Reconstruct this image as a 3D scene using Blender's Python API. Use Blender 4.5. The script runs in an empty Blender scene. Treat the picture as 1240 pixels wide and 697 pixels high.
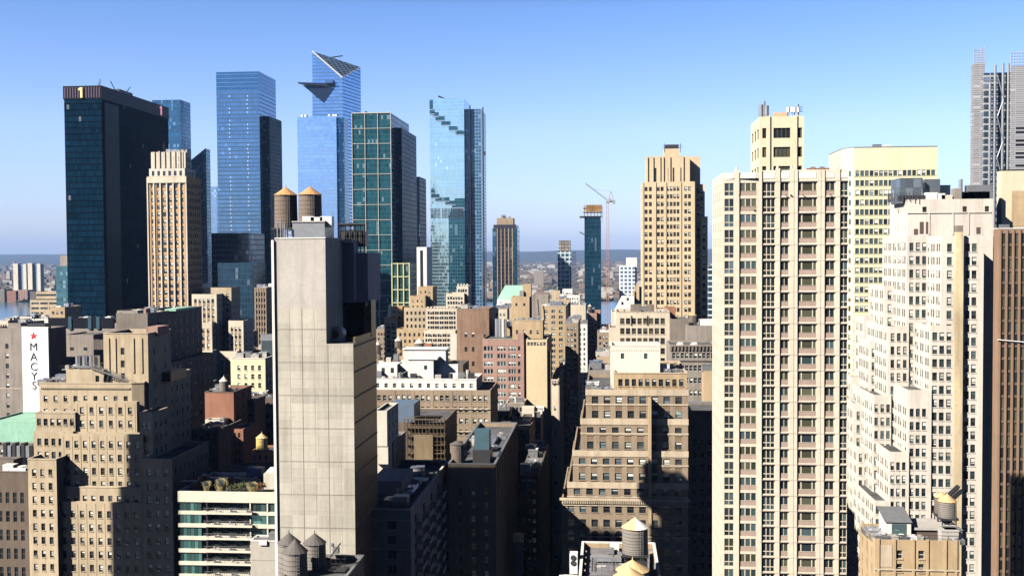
import bpy, bmesh, math, random
import numpy as np
from mathutils import Vector, Matrix
from mathutils.bvhtree import BVHTree
R = math.radians
random.seed(7)
S = bpy.context.scene
COL = S.collection

# ------------------------------------------------------------------ camera, sky, sun, exposure
F, CX, CY, H = 1300.0, 620.0, 348.5, 125.0
YAW, PITCH, ROLL = math.atan(115/F), math.atan(42.5/F), 0.006
fw = Vector((-math.sin(YAW)*math.cos(PITCH), math.cos(YAW)*math.cos(PITCH), -math.sin(PITCH)))
r0 = Vector((math.cos(YAW), math.sin(YAW), 0)); u0 = r0.cross(fw)
rt = r0*math.cos(ROLL) - u0*math.sin(ROLL); up = u0*math.cos(ROLL) + r0*math.sin(ROLL)
EYE = Vector((0, 0, H))
cd = bpy.data.cameras.new('camera'); cam = bpy.data.objects.new('camera', cd); COL.objects.link(cam)
cd.sensor_width = 36; cd.lens = 36*F/1240; cd.clip_start = 1; cd.clip_end = 90000
M3 = Matrix((rt, up, -fw)).transposed()
cam.matrix_world = Matrix.Translation(EYE) @ M3.to_4x4()
S.camera = cam

SUN_AZ, SUN_EL = R(52), R(35)                        # azimuth: from straight behind the camera towards the left
to_sun = Vector((-math.sin(SUN_AZ)*math.cos(SUN_EL), -math.cos(SUN_AZ)*math.cos(SUN_EL), math.sin(SUN_EL)))
w = bpy.data.worlds.new('World'); S.world = w; w.use_nodes = True
nt = w.node_tree; bg = nt.nodes['Background']
sky = nt.nodes.new('ShaderNodeTexSky'); sky.sky_type = 'NISHITA'; sky.sun_disc = False
sky.sun_elevation = SUN_EL; sky.sun_rotation = math.pi + SUN_AZ
sky.altitude = 0; sky.air_density = 1.0; sky.dust_density = 0.3; sky.ozone_density = 3.0
# the clear autumn sky is bright low down and deep blue overhead
def wn_(k, **kw):
    n = nt.nodes.new(k)
    for a_, b_ in kw.items(): setattr(n, a_, b_)
    return n
wtc = wn_('ShaderNodeTexCoord'); wsx = wn_('ShaderNodeSeparateXYZ'); nt.links.new(wtc.outputs['Generated'], wsx.inputs[0])
wmr = wn_('ShaderNodeValToRGB'); nt.links.new(wsx.outputs[2], wmr.inputs[0]); wel = wmr.color_ramp.elements
wel[0].position = 0.0; wel[0].color = (.74, .82, 1.30, 1); wel[1].position = .75; wel[1].color = (.05, .08, .17, 1)
for p_, c_ in ((.05, (.98, 1.0, 1.40)), (.11, (1.10, 1.10, 1.44)), (.22, (.78, .93, 1.28)), (.29, (.10, .14, .28))): e_ = wel.new(p_); e_.color = (*c_, 1)
wmx = wn_('ShaderNodeMix', data_type='RGBA', blend_type='MULTIPLY'); wmx.inputs[0].default_value = 1
nt.links.new(sky.outputs[0], wmx.inputs[6]); nt.links.new(wmr.outputs[0], wmx.inputs[7]); nt.links.new(wmx.outputs[2], bg.inputs[0]); bg.inputs[1].default_value = 0.062
sd = bpy.data.lights.new('sun', 'SUN'); sun = bpy.data.objects.new('sun', sd); COL.objects.link(sun)
sd.energy = 5.0; sd.angle = R(0.5); sd.color = (1.0, 0.93, 0.82)
sun.rotation_euler = to_sun.to_track_quat('Z', 'Y').to_euler(); sun.location = (0, -50, 600)
vs = S.view_settings; vs.view_transform = 'Standard'; vs.look = 'None'; vs.gamma = 1; vs.use_curve_mapping = False
vs.exposure = 1.2
S.cycles.max_bounces = 5; S.cycles.diffuse_bounces = 0; S.cycles.glossy_bounces = 2; S.cycles.transmission_bounces = 2
S.cycles.volume_bounces = 0; S.cycles.caustics_reflective = False; S.cycles.caustics_refractive = False
S.cycles.sample_clamp_indirect = 4; S.cycles.use_denoising = True

# ------------------------------------------------------------------ where a sight line meets the plane at depth D
def ray(px, py):
    return fw*F + rt*(px-CX) - up*(py-CY)
def at(px, py, D):
    d = ray(px, py); return EYE + d*(D/d.y)
def X(px, D, py=350): return at(px, py, D).x
def Z(px, py, D): return at(px, py, D).z
def far_y(px, x): return x/(ray(px, 350).x/ray(px, 350).y)       # depth at which a wall running away at x meets the pixel column

# ------------------------------------------------------------------ materials
MATS = {}
def newmat(name):
    m = bpy.data.materials.new(name); m.use_nodes = True
    return m, m.node_tree, m.node_tree.nodes['Principled BSDF']
def nd(t, kind, **kw):
    n = t.nodes.new(kind)
    for k, v in kw.items(): setattr(n, k, v)
    return n
def mth(t, op, a, b=None, c=None):
    n = nd(t, 'ShaderNodeMath', operation=op)
    for i, v in enumerate((a, b, c)):
        if v is None: continue
        if isinstance(v, (int, float)): n.inputs[i].default_value = v
        else: t.links.new(v, n.inputs[i])
    return n.outputs[0]
def mixc(t, f, a, b, mode='MIX'):
    n = nd(t, 'ShaderNodeMix', data_type='RGBA', blend_type=mode)
    for s, v in ((n.inputs[0], f), (n.inputs[6], a), (n.inputs[7], b)):
        if isinstance(v, (int, float)): s.default_value = v
        elif isinstance(v, tuple): s.default_value = (*v[:3], 1)
        else: t.links.new(v, s)
    return n.outputs[2]
def noise(t, vec, scale, detail=3, rough=.55):
    n = nd(t, 'ShaderNodeTexNoise'); n.inputs['Scale'].default_value = scale; n.inputs['Detail'].default_value = detail
    n.inputs['Roughness'].default_value = rough; t.links.new(vec, n.inputs['Vector']); return n.outputs['Fac']
def ramp(t, f, p0, p1, v0=0., v1=1.):
    n = nd(t, 'ShaderNodeMapRange'); t.links.new(f, n.inputs[0])
    for i, v in enumerate((p0, p1, v0, v1)): n.inputs[i+1].default_value = v
    return n.outputs[0]
def mapping(t, vec, sc):
    n = nd(t, 'ShaderNodeMapping'); n.inputs['Scale'].default_value = sc; t.links.new(vec, n.inputs[0]); return n.outputs[0]

def stone(name, col, var=.18, streak=.22, brick=None, rough=.85, panel=None):
    """masonry: blotchy tone, rain streaks, soot specks; brick=(course height, joint tone)"""
    if name in MATS: return MATS[name]
    m, t, b = newmat(name); MATS[name] = m
    tc = nd(t, 'ShaderNodeTexCoord').outputs['Object']
    n1 = noise(t, tc, .07, 4); n2 = noise(t, tc, .9, 4, .7); st = noise(t, mapping(t, tc, (.6, .6, .035)), 1.0, 4, .65)
    dark = tuple(c*(1-var*1.6) for c in col); light = tuple(min(1, c*(1+var)) for c in col)
    c = mixc(t, ramp(t, n1, .3, .7), dark, light)
    c = mixc(t, ramp(t, n2, .35, .75, 0, .5), c, tuple(x*.72 for x in col))
    c = mixc(t, ramp(t, st, .48, .72, 0, streak*2.2), c, (col[0]*.42, col[1]*.4, col[2]*.38))
    if brick:
        s = nd(t, 'ShaderNodeSeparateXYZ'); t.links.new(tc, s.inputs[0])
        fr = mth(t, 'FRACT', mth(t, 'DIVIDE', s.outputs[2], brick))
        line = mth(t, 'LESS_THAN', fr, .12)
        c = mixc(t, mth(t, 'MULTIPLY', line, .3), c, tuple(x*.5 for x in col))
    n3 = noise(t, mapping(t, tc, (.35, .35, .12)), 1.0, 5, .7)          # patched and repointed areas
    c = mixc(t, ramp(t, n3, .52, .60, 0, min(.55, var*2.2)), c, tuple(min(1, x*1.12) for x in col)); c = mixc(t, ramp(t, n3, .46, .38, 0, min(.5, var*2)), c, tuple(x*.74 for x in col))
    if panel:
        s2 = nd(t, 'ShaderNodeSeparateXYZ'); t.links.new(tc, s2.inputs[0]); cx = nd(t, 'ShaderNodeCombineXYZ')
        for i_ in (0, 2): t.links.new(mth(t, 'FLOOR', mth(t, 'DIVIDE', mth(t, 'ADD', s2.outputs[i_], 100.), panel[i_ // 2])), cx.inputs[i_])
        wn = nd(t, 'ShaderNodeTexWhiteNoise', noise_dimensions='3D'); t.links.new(cx.outputs[0], wn.inputs['Vector'])
        c = mixc(t, 1.0, c, ramp(t, wn.outputs['Value'], 0, 1, .86, 1.1), 'MULTIPLY')
    t.links.new(c, b.inputs['Base Color']); b.inputs['Roughness'].default_value = rough
    b.inputs['Specular IOR Level'].default_value = .25
    bp = nd(t, 'ShaderNodeBump'); bp.inputs['Strength'].default_value = .25; bp.inputs['Distance'].default_value = .1
    t.links.new(n2, bp.inputs['Height']); t.links.new(bp.outputs[0], b.inputs['Normal'])
    return m
def plain(name, col, rough=.6, metal=0., spec=.4, var=.12):
    if name in MATS: return MATS[name]
    m, t, b = newmat(name); MATS[name] = m
    tc = nd(t, 'ShaderNodeTexCoord').outputs['Object']
    n = noise(t, tc, .8, 4, .65)
    t.links.new(mixc(t, ramp(t, n, .3, .7), tuple(c*(1-var) for c in col), tuple(min(1, c*(1+var)) for c in col)), b.inputs['Base Color'])
    b.inputs['Roughness'].default_value = rough; b.inputs['Metallic'].default_value = metal; b.inputs['Specular IOR Level'].default_value = spec
    return m
def roofing(name, col):
    """tar and gravel roof: patches, seams and ponding marks"""
    if name in MATS: return MATS[name]
    m, t, b = newmat(name); MATS[name] = m
    tc = nd(t, 'ShaderNodeTexCoord').outputs['Object']
    n1 = noise(t, tc, .18, 5, .6); n2 = noise(t, tc, 2.0, 3)
    c = mixc(t, ramp(t, n1, .35, .65), tuple(x*.6 for x in col), tuple(min(1, x*1.35) for x in col))
    c = mixc(t, ramp(t, n2, .4, .7, 0, .4), c, tuple(x*.6 for x in col))
    t.links.new(c, b.inputs['Base Color']); b.inputs['Roughness'].default_value = .9; b.inputs['Specular IOR Level'].default_value = .2
    return m
def wpane(name, col, metal, rough, tilt=.02, spec=.6):
    """window glass: tone and tilt change from window to window"""
    if name in MATS: return MATS[name]
    m, t, b = newmat(name); MATS[name] = m
    rnd = nd(t, 'ShaderNodeNewGeometry').outputs['Random Per Island']; oi = nd(t, 'ShaderNodeObjectInfo').outputs['Random']
    wn = nd(t, 'ShaderNodeTexWhiteNoise', noise_dimensions='2D')
    cx = nd(t, 'ShaderNodeCombineXYZ'); t.links.new(rnd, cx.inputs[0]); t.links.new(oi, cx.inputs[1]); t.links.new(cx.outputs[0], wn.inputs['Vector'])
    t.links.new(mixc(t, wn.outputs['Value'], tuple(c*.45 for c in col), tuple(min(1, c*1.6) for c in col)), b.inputs['Base Color'])
    b.inputs['Metallic'].default_value = metal; b.inputs['Roughness'].default_value = rough; b.inputs['Specular IOR Level'].default_value = spec
    g = nd(t, 'ShaderNodeNewGeometry')
    v = nd(t, 'ShaderNodeVectorMath', operation='SUBTRACT'); t.links.new(wn.outputs['Color'], v.inputs[0]); v.inputs[1].default_value = (.5, .5, .5)
    v2 = nd(t, 'ShaderNodeVectorMath', operation='SCALE'); t.links.new(v.outputs[0], v2.inputs[0]); v2.inputs['Scale'].default_value = tilt
    v3 = nd(t, 'ShaderNodeVectorMath', operation='ADD'); t.links.new(v2.outputs[0], v3.inputs[0]); t.links.new(g.outputs['Normal'], v3.inputs[1])
    v4 = nd(t, 'ShaderNodeVectorMath', operation='NORMALIZE'); t.links.new(v3.outputs[0], v4.inputs[0]); t.links.new(v4.outputs[0], b.inputs['Normal'])
    return m
def curtain(name, glass, line, fh=4., bay=1.5, sp=.18, mu=.08, metal=.8, rough=.08, var=.5, tilt=.03, spec=.6, blind=.06, linerough=.4, wave=.05):
    """curtain wall: storeys (sp = share of the spandrel band) and bays (mu = share of the mullion), every pane with its own tone and tilt"""
    if name in MATS: return MATS[name]
    m, t, b = newmat(name); MATS[name] = m
    tc = nd(t, 'ShaderNodeTexCoord').outputs['Object']; g = nd(t, 'ShaderNodeNewGeometry')
    s = nd(t, 'ShaderNodeSeparateXYZ'); t.links.new(tc, s.inputs[0]); n = nd(t, 'ShaderNodeSeparateXYZ'); t.links.new(g.outputs['True Normal'], n.inputs[0])
    u = mth(t, 'ADD', mth(t, 'MULTIPLY', s.outputs[0], mth(t, 'ABSOLUTE', n.outputs[1])), mth(t, 'MULTIPLY', s.outputs[1], mth(t, 'ABSOLUTE', n.outputs[0])))
    uu = mth(t, 'DIVIDE', u, bay); zz = mth(t, 'DIVIDE', s.outputs[2], fh)
    fu, fz = mth(t, 'FRACT', uu), mth(t, 'FRACT', zz)
    cx = nd(t, 'ShaderNodeCombineXYZ'); t.links.new(mth(t, 'FLOOR', uu), cx.inputs[0]); t.links.new(mth(t, 'FLOOR', zz), cx.inputs[1]); t.links.new(n.outputs[0], cx.inputs[2])
    wn = nd(t, 'ShaderNodeTexWhiteNoise', noise_dimensions='3D'); t.links.new(cx.outputs[0], wn.inputs['Vector'])
    wr = nd(t, 'ShaderNodeTexWhiteNoise', noise_dimensions='1D'); t.links.new(mth(t, 'FLOOR', zz), wr.inputs['W'])
    big = noise(t, tc, .02, 4, .6)
    k = mth(t, 'ADD', mth(t, 'ADD', mth(t, 'MULTIPLY', wn.outputs['Value'], .5), mth(t, 'MULTIPLY', wr.outputs['Value'], .3)), mth(t, 'MULTIPLY', ramp(t, big, .3, .7), .3))  # storey and broad tone drift in the colour stand in for uneven reflections
    c = mixc(t, k, tuple(x*(1-var) for x in glass), tuple(min(1, x*(1+var)) for x in glass))
    c = mixc(t, mth(t, 'GREATER_THAN', wn.outputs['Value'], 1-blind), c, tuple(min(1, x*1.5+.12) for x in glass))
    ln = mth(t, 'MAXIMUM', mth(t, 'LESS_THAN', fz, sp), mth(t, 'LESS_THAN', fu, mu))
    c = mixc(t, ln, c, line)
    t.links.new(c, b.inputs['Base Color'])
    t.links.new(mth(t, 'MULTIPLY', mth(t, 'SUBTRACT', 1., mth(t, 'MULTIPLY', ln, .6)), metal), b.inputs['Metallic'])
    t.links.new(ramp(t, ln, 0, 1, rough, linerough), b.inputs['Roughness']); b.inputs['Specular IOR Level'].default_value = spec
    if spec < .5: b.inputs['IOR'].default_value = 1.18 if spec > .3 else 1.07
    v = nd(t, 'ShaderNodeVectorMath', operation='SUBTRACT'); t.links.new(wn.outputs['Color'], v.inputs[0]); v.inputs[1].default_value = (.5, .5, .5)
    v2 = nd(t, 'ShaderNodeVectorMath', operation='SCALE'); t.links.new(v.outputs[0], v2.inputs[0]); v2.inputs['Scale'].default_value = tilt
    v3 = nd(t, 'ShaderNodeVectorMath', operation='ADD'); t.links.new(v2.outputs[0], v3.inputs[0]); t.links.new(g.outputs['Normal'], v3.inputs[1])
    nw = nd(t, 'ShaderNodeTexNoise'); nw.inputs['Scale'].default_value = 1.; nw.inputs['Detail'].default_value = 3; t.links.new(mapping(t, tc, (.05, .05, .018)), nw.inputs['Vector'])     # panes bow a little over several storeys
    w1 = nd(t, 'ShaderNodeVectorMath', operation='SUBTRACT'); t.links.new(nw.outputs['Color'], w1.inputs[0]); w1.inputs[1].default_value = (.5, .5, .5)
    w2 = nd(t, 'ShaderNodeVectorMath', operation='SCALE'); t.links.new(w1.outputs[0], w2.inputs[0]); w2.inputs['Scale'].default_value = wave
    w3 = nd(t, 'ShaderNodeVectorMath', operation='ADD'); t.links.new(v3.outputs[0], w3.inputs[0]); t.links.new(w2.outputs[0], w3.inputs[1]); v3 = w3
    v4 = nd(t, 'ShaderNodeVectorMath', operation='NORMALIZE'); t.links.new(v3.outputs[0], v4.inputs[0]); t.links.new(v4.outputs[0], b.inputs['Normal'])
    return m

# ------------------------------------------------------------------ mesh builder
class MB:
    def __init__(s): s.v = []; s.f = []
    def quad(s, a, b, c, d):
        i = len(s.v); s.v += [tuple(a), tuple(b), tuple(c), tuple(d)]; s.f.append((i, i+1, i+2, i+3))
    def poly(s, pts):
        i = len(s.v); s.v += [tuple(p) for p in pts]; s.f.append(tuple(range(i, i+len(pts))))
    def box(s, x0, x1, y0, y1, z0, z1):
        if x0 > x1: x0, x1 = x1, x0
        if y0 > y1: y0, y1 = y1, y0
        if z0 > z1: z0, z1 = z1, z0
        i = len(s.v)
        s.v += [(x0,y0,z0),(x1,y0,z0),(x1,y1,z0),(x0,y1,z0),(x0,y0,z1),(x1,y0,z1),(x1,y1,z1),(x0,y1,z1)]
        s.f += [tuple(i+k for k in q) for q in ((0,3,2,1),(4,5,6,7),(0,1,5,4),(1,2,6,5),(2,3,7,6),(3,0,4,7))]
        return s
    def obox(s, o, u, wd, d, z0, z1, n):            # box on a wall: from o along u by wd, out along n by d
        a = Vector((o[0], o[1])); U = Vector(u); N = Vector(n)
        p = [a, a+U*wd, a+U*wd+N*d, a+N*d]
        s.prism([p[3], p[2], p[1], p[0]], z0, z1)
    def prism(s, pts, z0, z1):
        n = len(pts); i = len(s.v)
        s.v += [(p[0], p[1], z0) for p in pts] + [(p[0], p[1], z1) for p in pts]
        for k in range(n): s.f.append((i+k, i+(k+1) % n, i+n+(k+1) % n, i+n+k))
        s.f.append(tuple(i+n+k for k in range(n))); s.f.append(tuple(i+n-1-k for k in range(n)))
        return s
    def cyl(s, x, y, z0, z1, r0_, r1_, n=20, cap=True):
        i = len(s.v)
        for z, r in ((z0, r0_), (z1, r1_)):
            for k in range(n):
                a = 2*math.pi*k/n; s.v.append((x+r*math.cos(a), y+r*math.sin(a), z))
        for k in range(n): s.f.append((i+k, i+(k+1) % n, i+n+(k+1) % n, i+n+k))
        if cap:
            s.f.append(tuple(i+n+k for k in range(n))); s.f.append(tuple(i+n-1-k for k in range(n)))
        return s
    def bar(s, p, q, r, n=4):
        p, q = Vector(p), Vector(q); d = (q-p)
        if d.length < 1e-6: return s
        d.normalize(); a = d.orthogonal().normalized(); b = d.cross(a); i = len(s.v)
        for c in (p, q):
            for k in range(n):
                t = 2*math.pi*(k+.5)/n; s.v.append(tuple(c + a*r*math.cos(t) + b*r*math.sin(t)))
        for k in range(n): s.f.append((i+k, i+(k+1) % n, i+n+(k+1) % n, i+n+k))
        s.f.append(tuple(i+n+k for k in range(n))); s.f.append(tuple(i+n-1-k for k in range(n)))
        return s
    def build(s, name, mat, parent=None, base=(0, 0, 0), origin=None, smooth=False):
        """origin: where the object stands (world); parent stands at base"""
        o3 = Vector(origin if origin is not None else base)
        me = bpy.data.meshes.new(name)
        v = (np.array(s.v, dtype=np.float64) - np.array(o3)) if s.v else []
        me.from_pydata([tuple(p) for p in v], [], s.f); me.update()
        for m in (mat if isinstance(mat, (list, tuple)) else [mat]): me.materials.append(m)
        if smooth: me.polygons.foreach_set('use_smooth', [True]*len(me.polygons))
        o = bpy.data.objects.new(name, me); COL.objects.link(o)
        if parent is not None: o.parent = parent; o.location = o3 - Vector(base)
        else: o.location = o3
        return o
def tag(o, label=None, cat=None, group=None, kind=None):
    for k, v in (('label', label), ('category', cat), ('group', group), ('kind', kind)):
        if v: o[k] = v
    return o
def empty(name, loc, label, cat, group=None):
    o = bpy.data.objects.new(name, None); COL.objects.link(o); o.location = loc; o.empty_display_size = 2
    return tag(o, label, cat, group)

# ------------------------------------------------------------------ windows
DARK = wpane('window_glass_dark', (.020, .028, .034), 0, .08, spec=.7)
TEAL = wpane('window_glass_teal', (.10, .155, .17), .55, .06)
SKYG = wpane('window_glass_bright', (.42, .55, .60), .8, .08)
OLIVE = wpane('window_glass_olive', (.10, .105, .07), .35, .12)
BLIND = wpane('window_blind', (.52, .52, .47), 0, .35, spec=.7, tilt=.01)
FRM = {'cream': plain('frame_cream_paint', (.56, .50, .40)), 'dark': plain('frame_dark', (.05, .048, .045)), 'white': plain('frame_white', (.62, .60, .55)), 'brown': plain('frame_brown', (.10, .06, .045)),
       'metal': plain('frame_metal', (.28, .28, .27), .35, .5), 'green': plain('frame_green', (.07, .10, .085))}
TPL = {}
def template(kind, frame, var):
    """unit window (x 0..1, z 0..1, into the wall +y). kind: sash, single, pair, triple, combo, grid. var: blind share or glass"""
    key = (kind, frame, var)
    if key in TPL: return TPL[key]
    v, f, mi = [], [], []
    def q(p, m):
        i = len(v); v.extend(p); f.append((i, i+1, i+2, i+3)); mi.append(m)
    def pane(x0, x1, z0, z1, m): q([(x0, .08, z0), (x1, .08, z0), (x1, .08, z1), (x0, .08, z1)], m)
    def rail(x0, x1, z0, z1):
        y0, y1 = 0., .1
        q([(x0, y0, z0), (x1, y0, z0), (x1, y0, z1), (x0, y0, z1)], 0)
        q([(x0, y1, z0), (x0, y0, z0), (x0, y0, z1), (x0, y1, z1)], 0); q([(x1, y0, z0), (x1, y1, z0), (x1, y1, z1), (x1, y0, z1)], 0)
        q([(x0, y0, z1), (x1, y0, z1), (x1, y1, z1), (x0, y1, z1)], 0); q([(x0, y1, z0), (x1, y1, z0), (x1, y0, z0), (x0, y0, z0)], 0)
    g, bl = var[:2]
    xs, zs = {'sash': ([0, 1], [0, .5, 1]), 'single': ([0, 1], [0, 1]), 'pair': ([0, .5, 1], [0, 1]), 'triple': ([0, .333, .667, 1], [0, 1]),
              'combo': ([0, .2, .8, 1], [0, 1]), 'grid3': ([0, .333, .667, 1], [0, .36, 1]), 'grid2': ([0, .5, 1], [0, .36, 1]), 'quad': ([0, .25, .5, .75, 1], [0, 1])}[kind]
    fx = .05 if len(xs) < 3 else .04; fz = .05
    for i in range(len(xs)-1):
        for j in range(len(zs)-1):
            a, b2, c, d = xs[i], xs[i+1], zs[j], zs[j+1]
            cut = 1-bl
            if cut <= c: pane(a, b2, c, d, 2)
            elif cut >= d: pane(a, b2, c, d, 1)
            else: pane(a, b2, c, cut, 1); pane(a, b2, cut, d, 2)
    for i, x in enumerate(xs):
        a = x-(0 if i == 0 else fx*.7); b2 = x+(0 if i == len(xs)-1 else fx*.7)
        rail(a, b2, 0, 1)
    for j, z in enumerate(zs):
        for i in range(len(xs)-1):
            rail(xs[i]+fx*.7, xs[i+1]-fx*.7, z-(0 if j == 0 else fz*.6), z+(0 if j == len(zs)-1 else fz*.6))
    if len(var) > 2:                                       # an air conditioner in the lower sash
        for (a, b2, c, d) in ((.12, .88, .05, .28),):
            y0 = -.3; q([(a, y0, c), (b2, y0, c), (b2, y0, d), (a, y0, d)], 3); q([(a, y0, d), (b2, y0, d), (b2, .08, d), (a, .08, d)], 3)
            q([(a, .08, c), (a, y0, c), (a, y0, d), (a, .08, d)], 3); q([(b2, y0, c), (b2, .08, c), (b2, .08, d), (b2, y0, d)], 3); q([(a, .08, c), (b2, .08, c), (b2, y0, c), (a, y0, c)], 3)
    me = bpy.data.meshes.new('window'); me.from_pydata(v, [], f)
    for m in (FRM[frame], {'d': DARK, 't': TEAL, 's': SKYG, 'o': OLIVE}[g], BLIND)+((FRM['metal'],) if len(var) > 2 else ()): me.materials.append(m)
    me.polygons.foreach_set('material_index', mi); me.update()
    TPL[key] = (me, np.array(v), f, mi)
    return TPL[key]
def W(n, w, h, fh, k=1, gap=.5, top=1.5, mL=.6, mR=.6, kind='sash', frame='dark', mix='dddtbBsFAh', rec=.28, span=None, pier=None, sill=False, zmin=None, cols=None, skip=None, rows=None, spanrec=.06, spanh=None):
    return dict(n=n, w=w, h=h, fh=fh, k=k, gap=gap, top=top, mL=mL, mR=mR, kind=kind, frame=frame, mix=mix, rec=rec, span=span, pier=pier, sill=sill, zmin=zmin, cols=cols, skip=skip, rows=rows, spanrec=spanrec, spanh=spanh)
VAR = {'A': ('d', 0, 1), 'a': ('d', .45, 1), 'd': ('d', 0), 't': ('t', 0), 's': ('s', 0), 'o': ('o', 0), 'b': ('d', .3), 'B': ('d', .5), 'F': ('t', .72), 'f': ('d', 1.0), 'S': ('s', .3), 'h': ('t', .5)}

# ------------------------------------------------------------------ buildings
ALL = []
class Building:
    def __init__(s, name, label, cat, base, group=None):
        s.base = Vector((base[0], base[1], 0)); s.root = empty(name, s.base, label, cat, group)
        s.parts = {}; s.wins = []; s.extra = []; s.rng = random.Random(label); ALL.append(s)
    def mb(s, part, mat):
        return s.parts.setdefault((part, mat.name), (MB(), mat))[0]
    def facade(s, p, q, z0, z1, spec, mat, part='wall'):
        p, q = Vector(p), Vector(q); L = (q-p).length; u = (q-p)/L; n = Vector((u.y, -u.x)); mb = s.mb(part, mat)
        P = lambda a, z, d=0.: (p.x+u.x*a-n.x*d, p.y+u.y*a-n.y*d, z)
        if spec is None: mb.quad(P(0, z0), P(L, z0), P(L, z1), P(0, z1)); return
        cols, bays = [], []
        if spec['cols']: cols = [(a, b) for a, b in spec['cols']]; bays = cols
        else:
            bw = (L-spec['mL']-spec['mR'])/spec['n']
            for i in range(spec['n']):
                c = spec['mL']+bw*(i+.5); tot = spec['k']*spec['w']+(spec['k']-1)*spec['gap']
                w_ = spec['w']; gp = spec['gap']
                if tot > bw-.1: f_ = (bw-.1)/tot; w_ *= f_; gp *= f_; tot *= f_
                bays.append((c-tot/2, c+tot/2))
                for k in range(spec['k']): a = c-tot/2+k*(w_+gp); cols.append((a, a+w_))
        cols = [c for c in cols if c[0] > .02 and c[1] < L-.02]
        zmin = max(z0+.4, spec['zmin'] if spec['zmin'] is not None else s.zmin(p.x, p.y))
        rows = []
        if spec['rows']: rows = [(z1-a-h_, z1-a) for a, h_ in spec['rows'] if z1-a-h_ > z0+.1]
        else:
            zt = z1-spec['top']
            while zt-spec['h'] > zmin: rows.append((zt-spec['h'], zt)); zt -= spec['fh']
        if not cols or not rows: mb.quad(P(0, z0), P(L, z0), P(L, z1), P(0, z1)); return
        sm = s.mb('spandrel', spec['span']) if spec['span'] else None
        zprev = z1
        def strip(za, zb, between):
            if zb-za < .01: return
            if sm and between:
                a = 0.; d = spec['spanrec']
                for (x0, x1) in bays:
                    if x0-a > .01: mb.quad(P(a, za), P(x0, za), P(x0, zb), P(a, zb))
                    sm.quad(P(x0, za, d), P(x1, za, d), P(x1, zb, d), P(x0, zb, d))
                    mb.quad(P(x0, za), P(x0, za, d), P(x0, zb, d), P(x0, zb)); mb.quad(P(x1, za, d), P(x1, za), P(x1, zb), P(x1, zb, d))
                    a = x1
                if L-a > .01: mb.quad(P(a, za), P(L, za), P(L, zb), P(a, zb))
            else: mb.quad(P(0, za), P(L, za), P(L, zb), P(0, zb))
        ang = math.atan2(u.y, u.x); rec = spec['rec']
        for ri, (zb, zt) in enumerate(rows):
            if ri > 0 and sm and spec['spanh'] and zprev-zt > spec['spanh']+.05:
                strip(zprev-spec['spanh'], zprev, True); strip(zt, zprev-spec['spanh'], False)
            else: strip(zt, zprev, ri > 0)
            a = 0.
            for ci, (x0, x1) in enumerate(cols):
                if spec['skip'] and spec['skip'](ri, ci): continue
                if x0-a > .01: mb.quad(P(a, zb), P(x0, zb), P(x0, zt), P(a, zt))
                mb.quad(P(x0, zb), P(x0, zb, rec), P(x0, zt, rec), P(x0, zt)); mb.quad(P(x1, zb, rec), P(x1, zb), P(x1, zt), P(x1, zt, rec))
                mb.quad(P(x0, zb), P(x1, zb), P(x1, zb, rec), P(x0, zb, rec)); mb.quad(P(x0, zt, rec), P(x1, zt, rec), P(x1, zt), P(x0, zt))
                if spec['sill']: mb.obox(P(x0-.08, 0)[:2], u, x1-x0+.16, .14, zb-.18, zb-.003, n)
                w3 = P(x0, zb, rec-.1)
                s.wins.append((w3, ang, x1-x0, zt-zb, (spec['kind'], spec['frame'], VAR[s.rng.choice(spec['mix'])]), n))
                a = x1
            if L-a > .01: mb.quad(P(a, zb), P(L, zb), P(L, zt), P(a, zt))
            zprev = zb
        strip(z0, zprev, bool(sm) and z0 < s.zmin(p.x, p.y))
        if spec['pier']:
            pw, pd = spec['pier'][:2]; bot = rows[-1][0]-1.5; top_ = z1-(spec['pier'][2] if len(spec['pier']) > 2 else .25)
            xs = [(bays[i][1]+bays[i+1][0])/2 for i in range(len(bays)-1)]
            xs = [bays[0][0]-(xs[0]-bays[0][1] if xs else pw)] + xs + [bays[-1][1]+(xs[-1] and (bays[-1][0]-xs[-1]) if xs else pw)]
            for xc in xs:
                if xc-pw/2 > .01 and xc+pw/2 < L-.01: mb.obox(P(xc-pw/2, 0, .02)[:2], u, pw, pd+.02, max(bot, z0), top_, n)
    def zmin(s, x, y):
        return max(1.5, 125-.305*max(y, 1)-8)
    def poly(s, pts, z0, z1, specs=(), mat=None, roof=None, para=1.0, cop=None, part='wall', thick=.4, roofpart='roof'):
        n = len(pts); pts = [Vector(p[:2]) for p in pts]; specs = list(specs)+[None]*(n-len(specs))
        for i in range(n): s.facade(pts[i], pts[(i+1) % n], z0, z1, specs[i], mat, part)
        ins = []
        for i in range(n):
            a, b, c = pts[i-1], pts[i], pts[(i+1) % n]
            d1, d2 = (b-a).normalized(), (c-b).normalized(); n1 = Vector((-d1.y, d1.x)); n2 = Vector((-d2.y, d2.x))
            k = 1+n1.dot(n2); ins.append(b+(n1+n2)*(thick/max(k, .3)))
        mb = s.mb(part, mat); s.nroof = getattr(s, 'nroof', 0)+1; rf = s.mb('%s#%d' % (roofpart, s.nroof), roof or ROOF)
        if para > 0:
            for i in range(n):
                j = (i+1) % n
                mb.quad((*pts[i], z1), (*pts[j], z1), (*ins[j], z1), (*ins[i], z1))
                mb.quad((*ins[j], z1-para), (*ins[i], z1-para), (*ins[i], z1), (*ins[j], z1))
            rf.poly([(*p, z1-para) for p in ins])
        else: rf.poly([(*p, z1) for p in pts])
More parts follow.
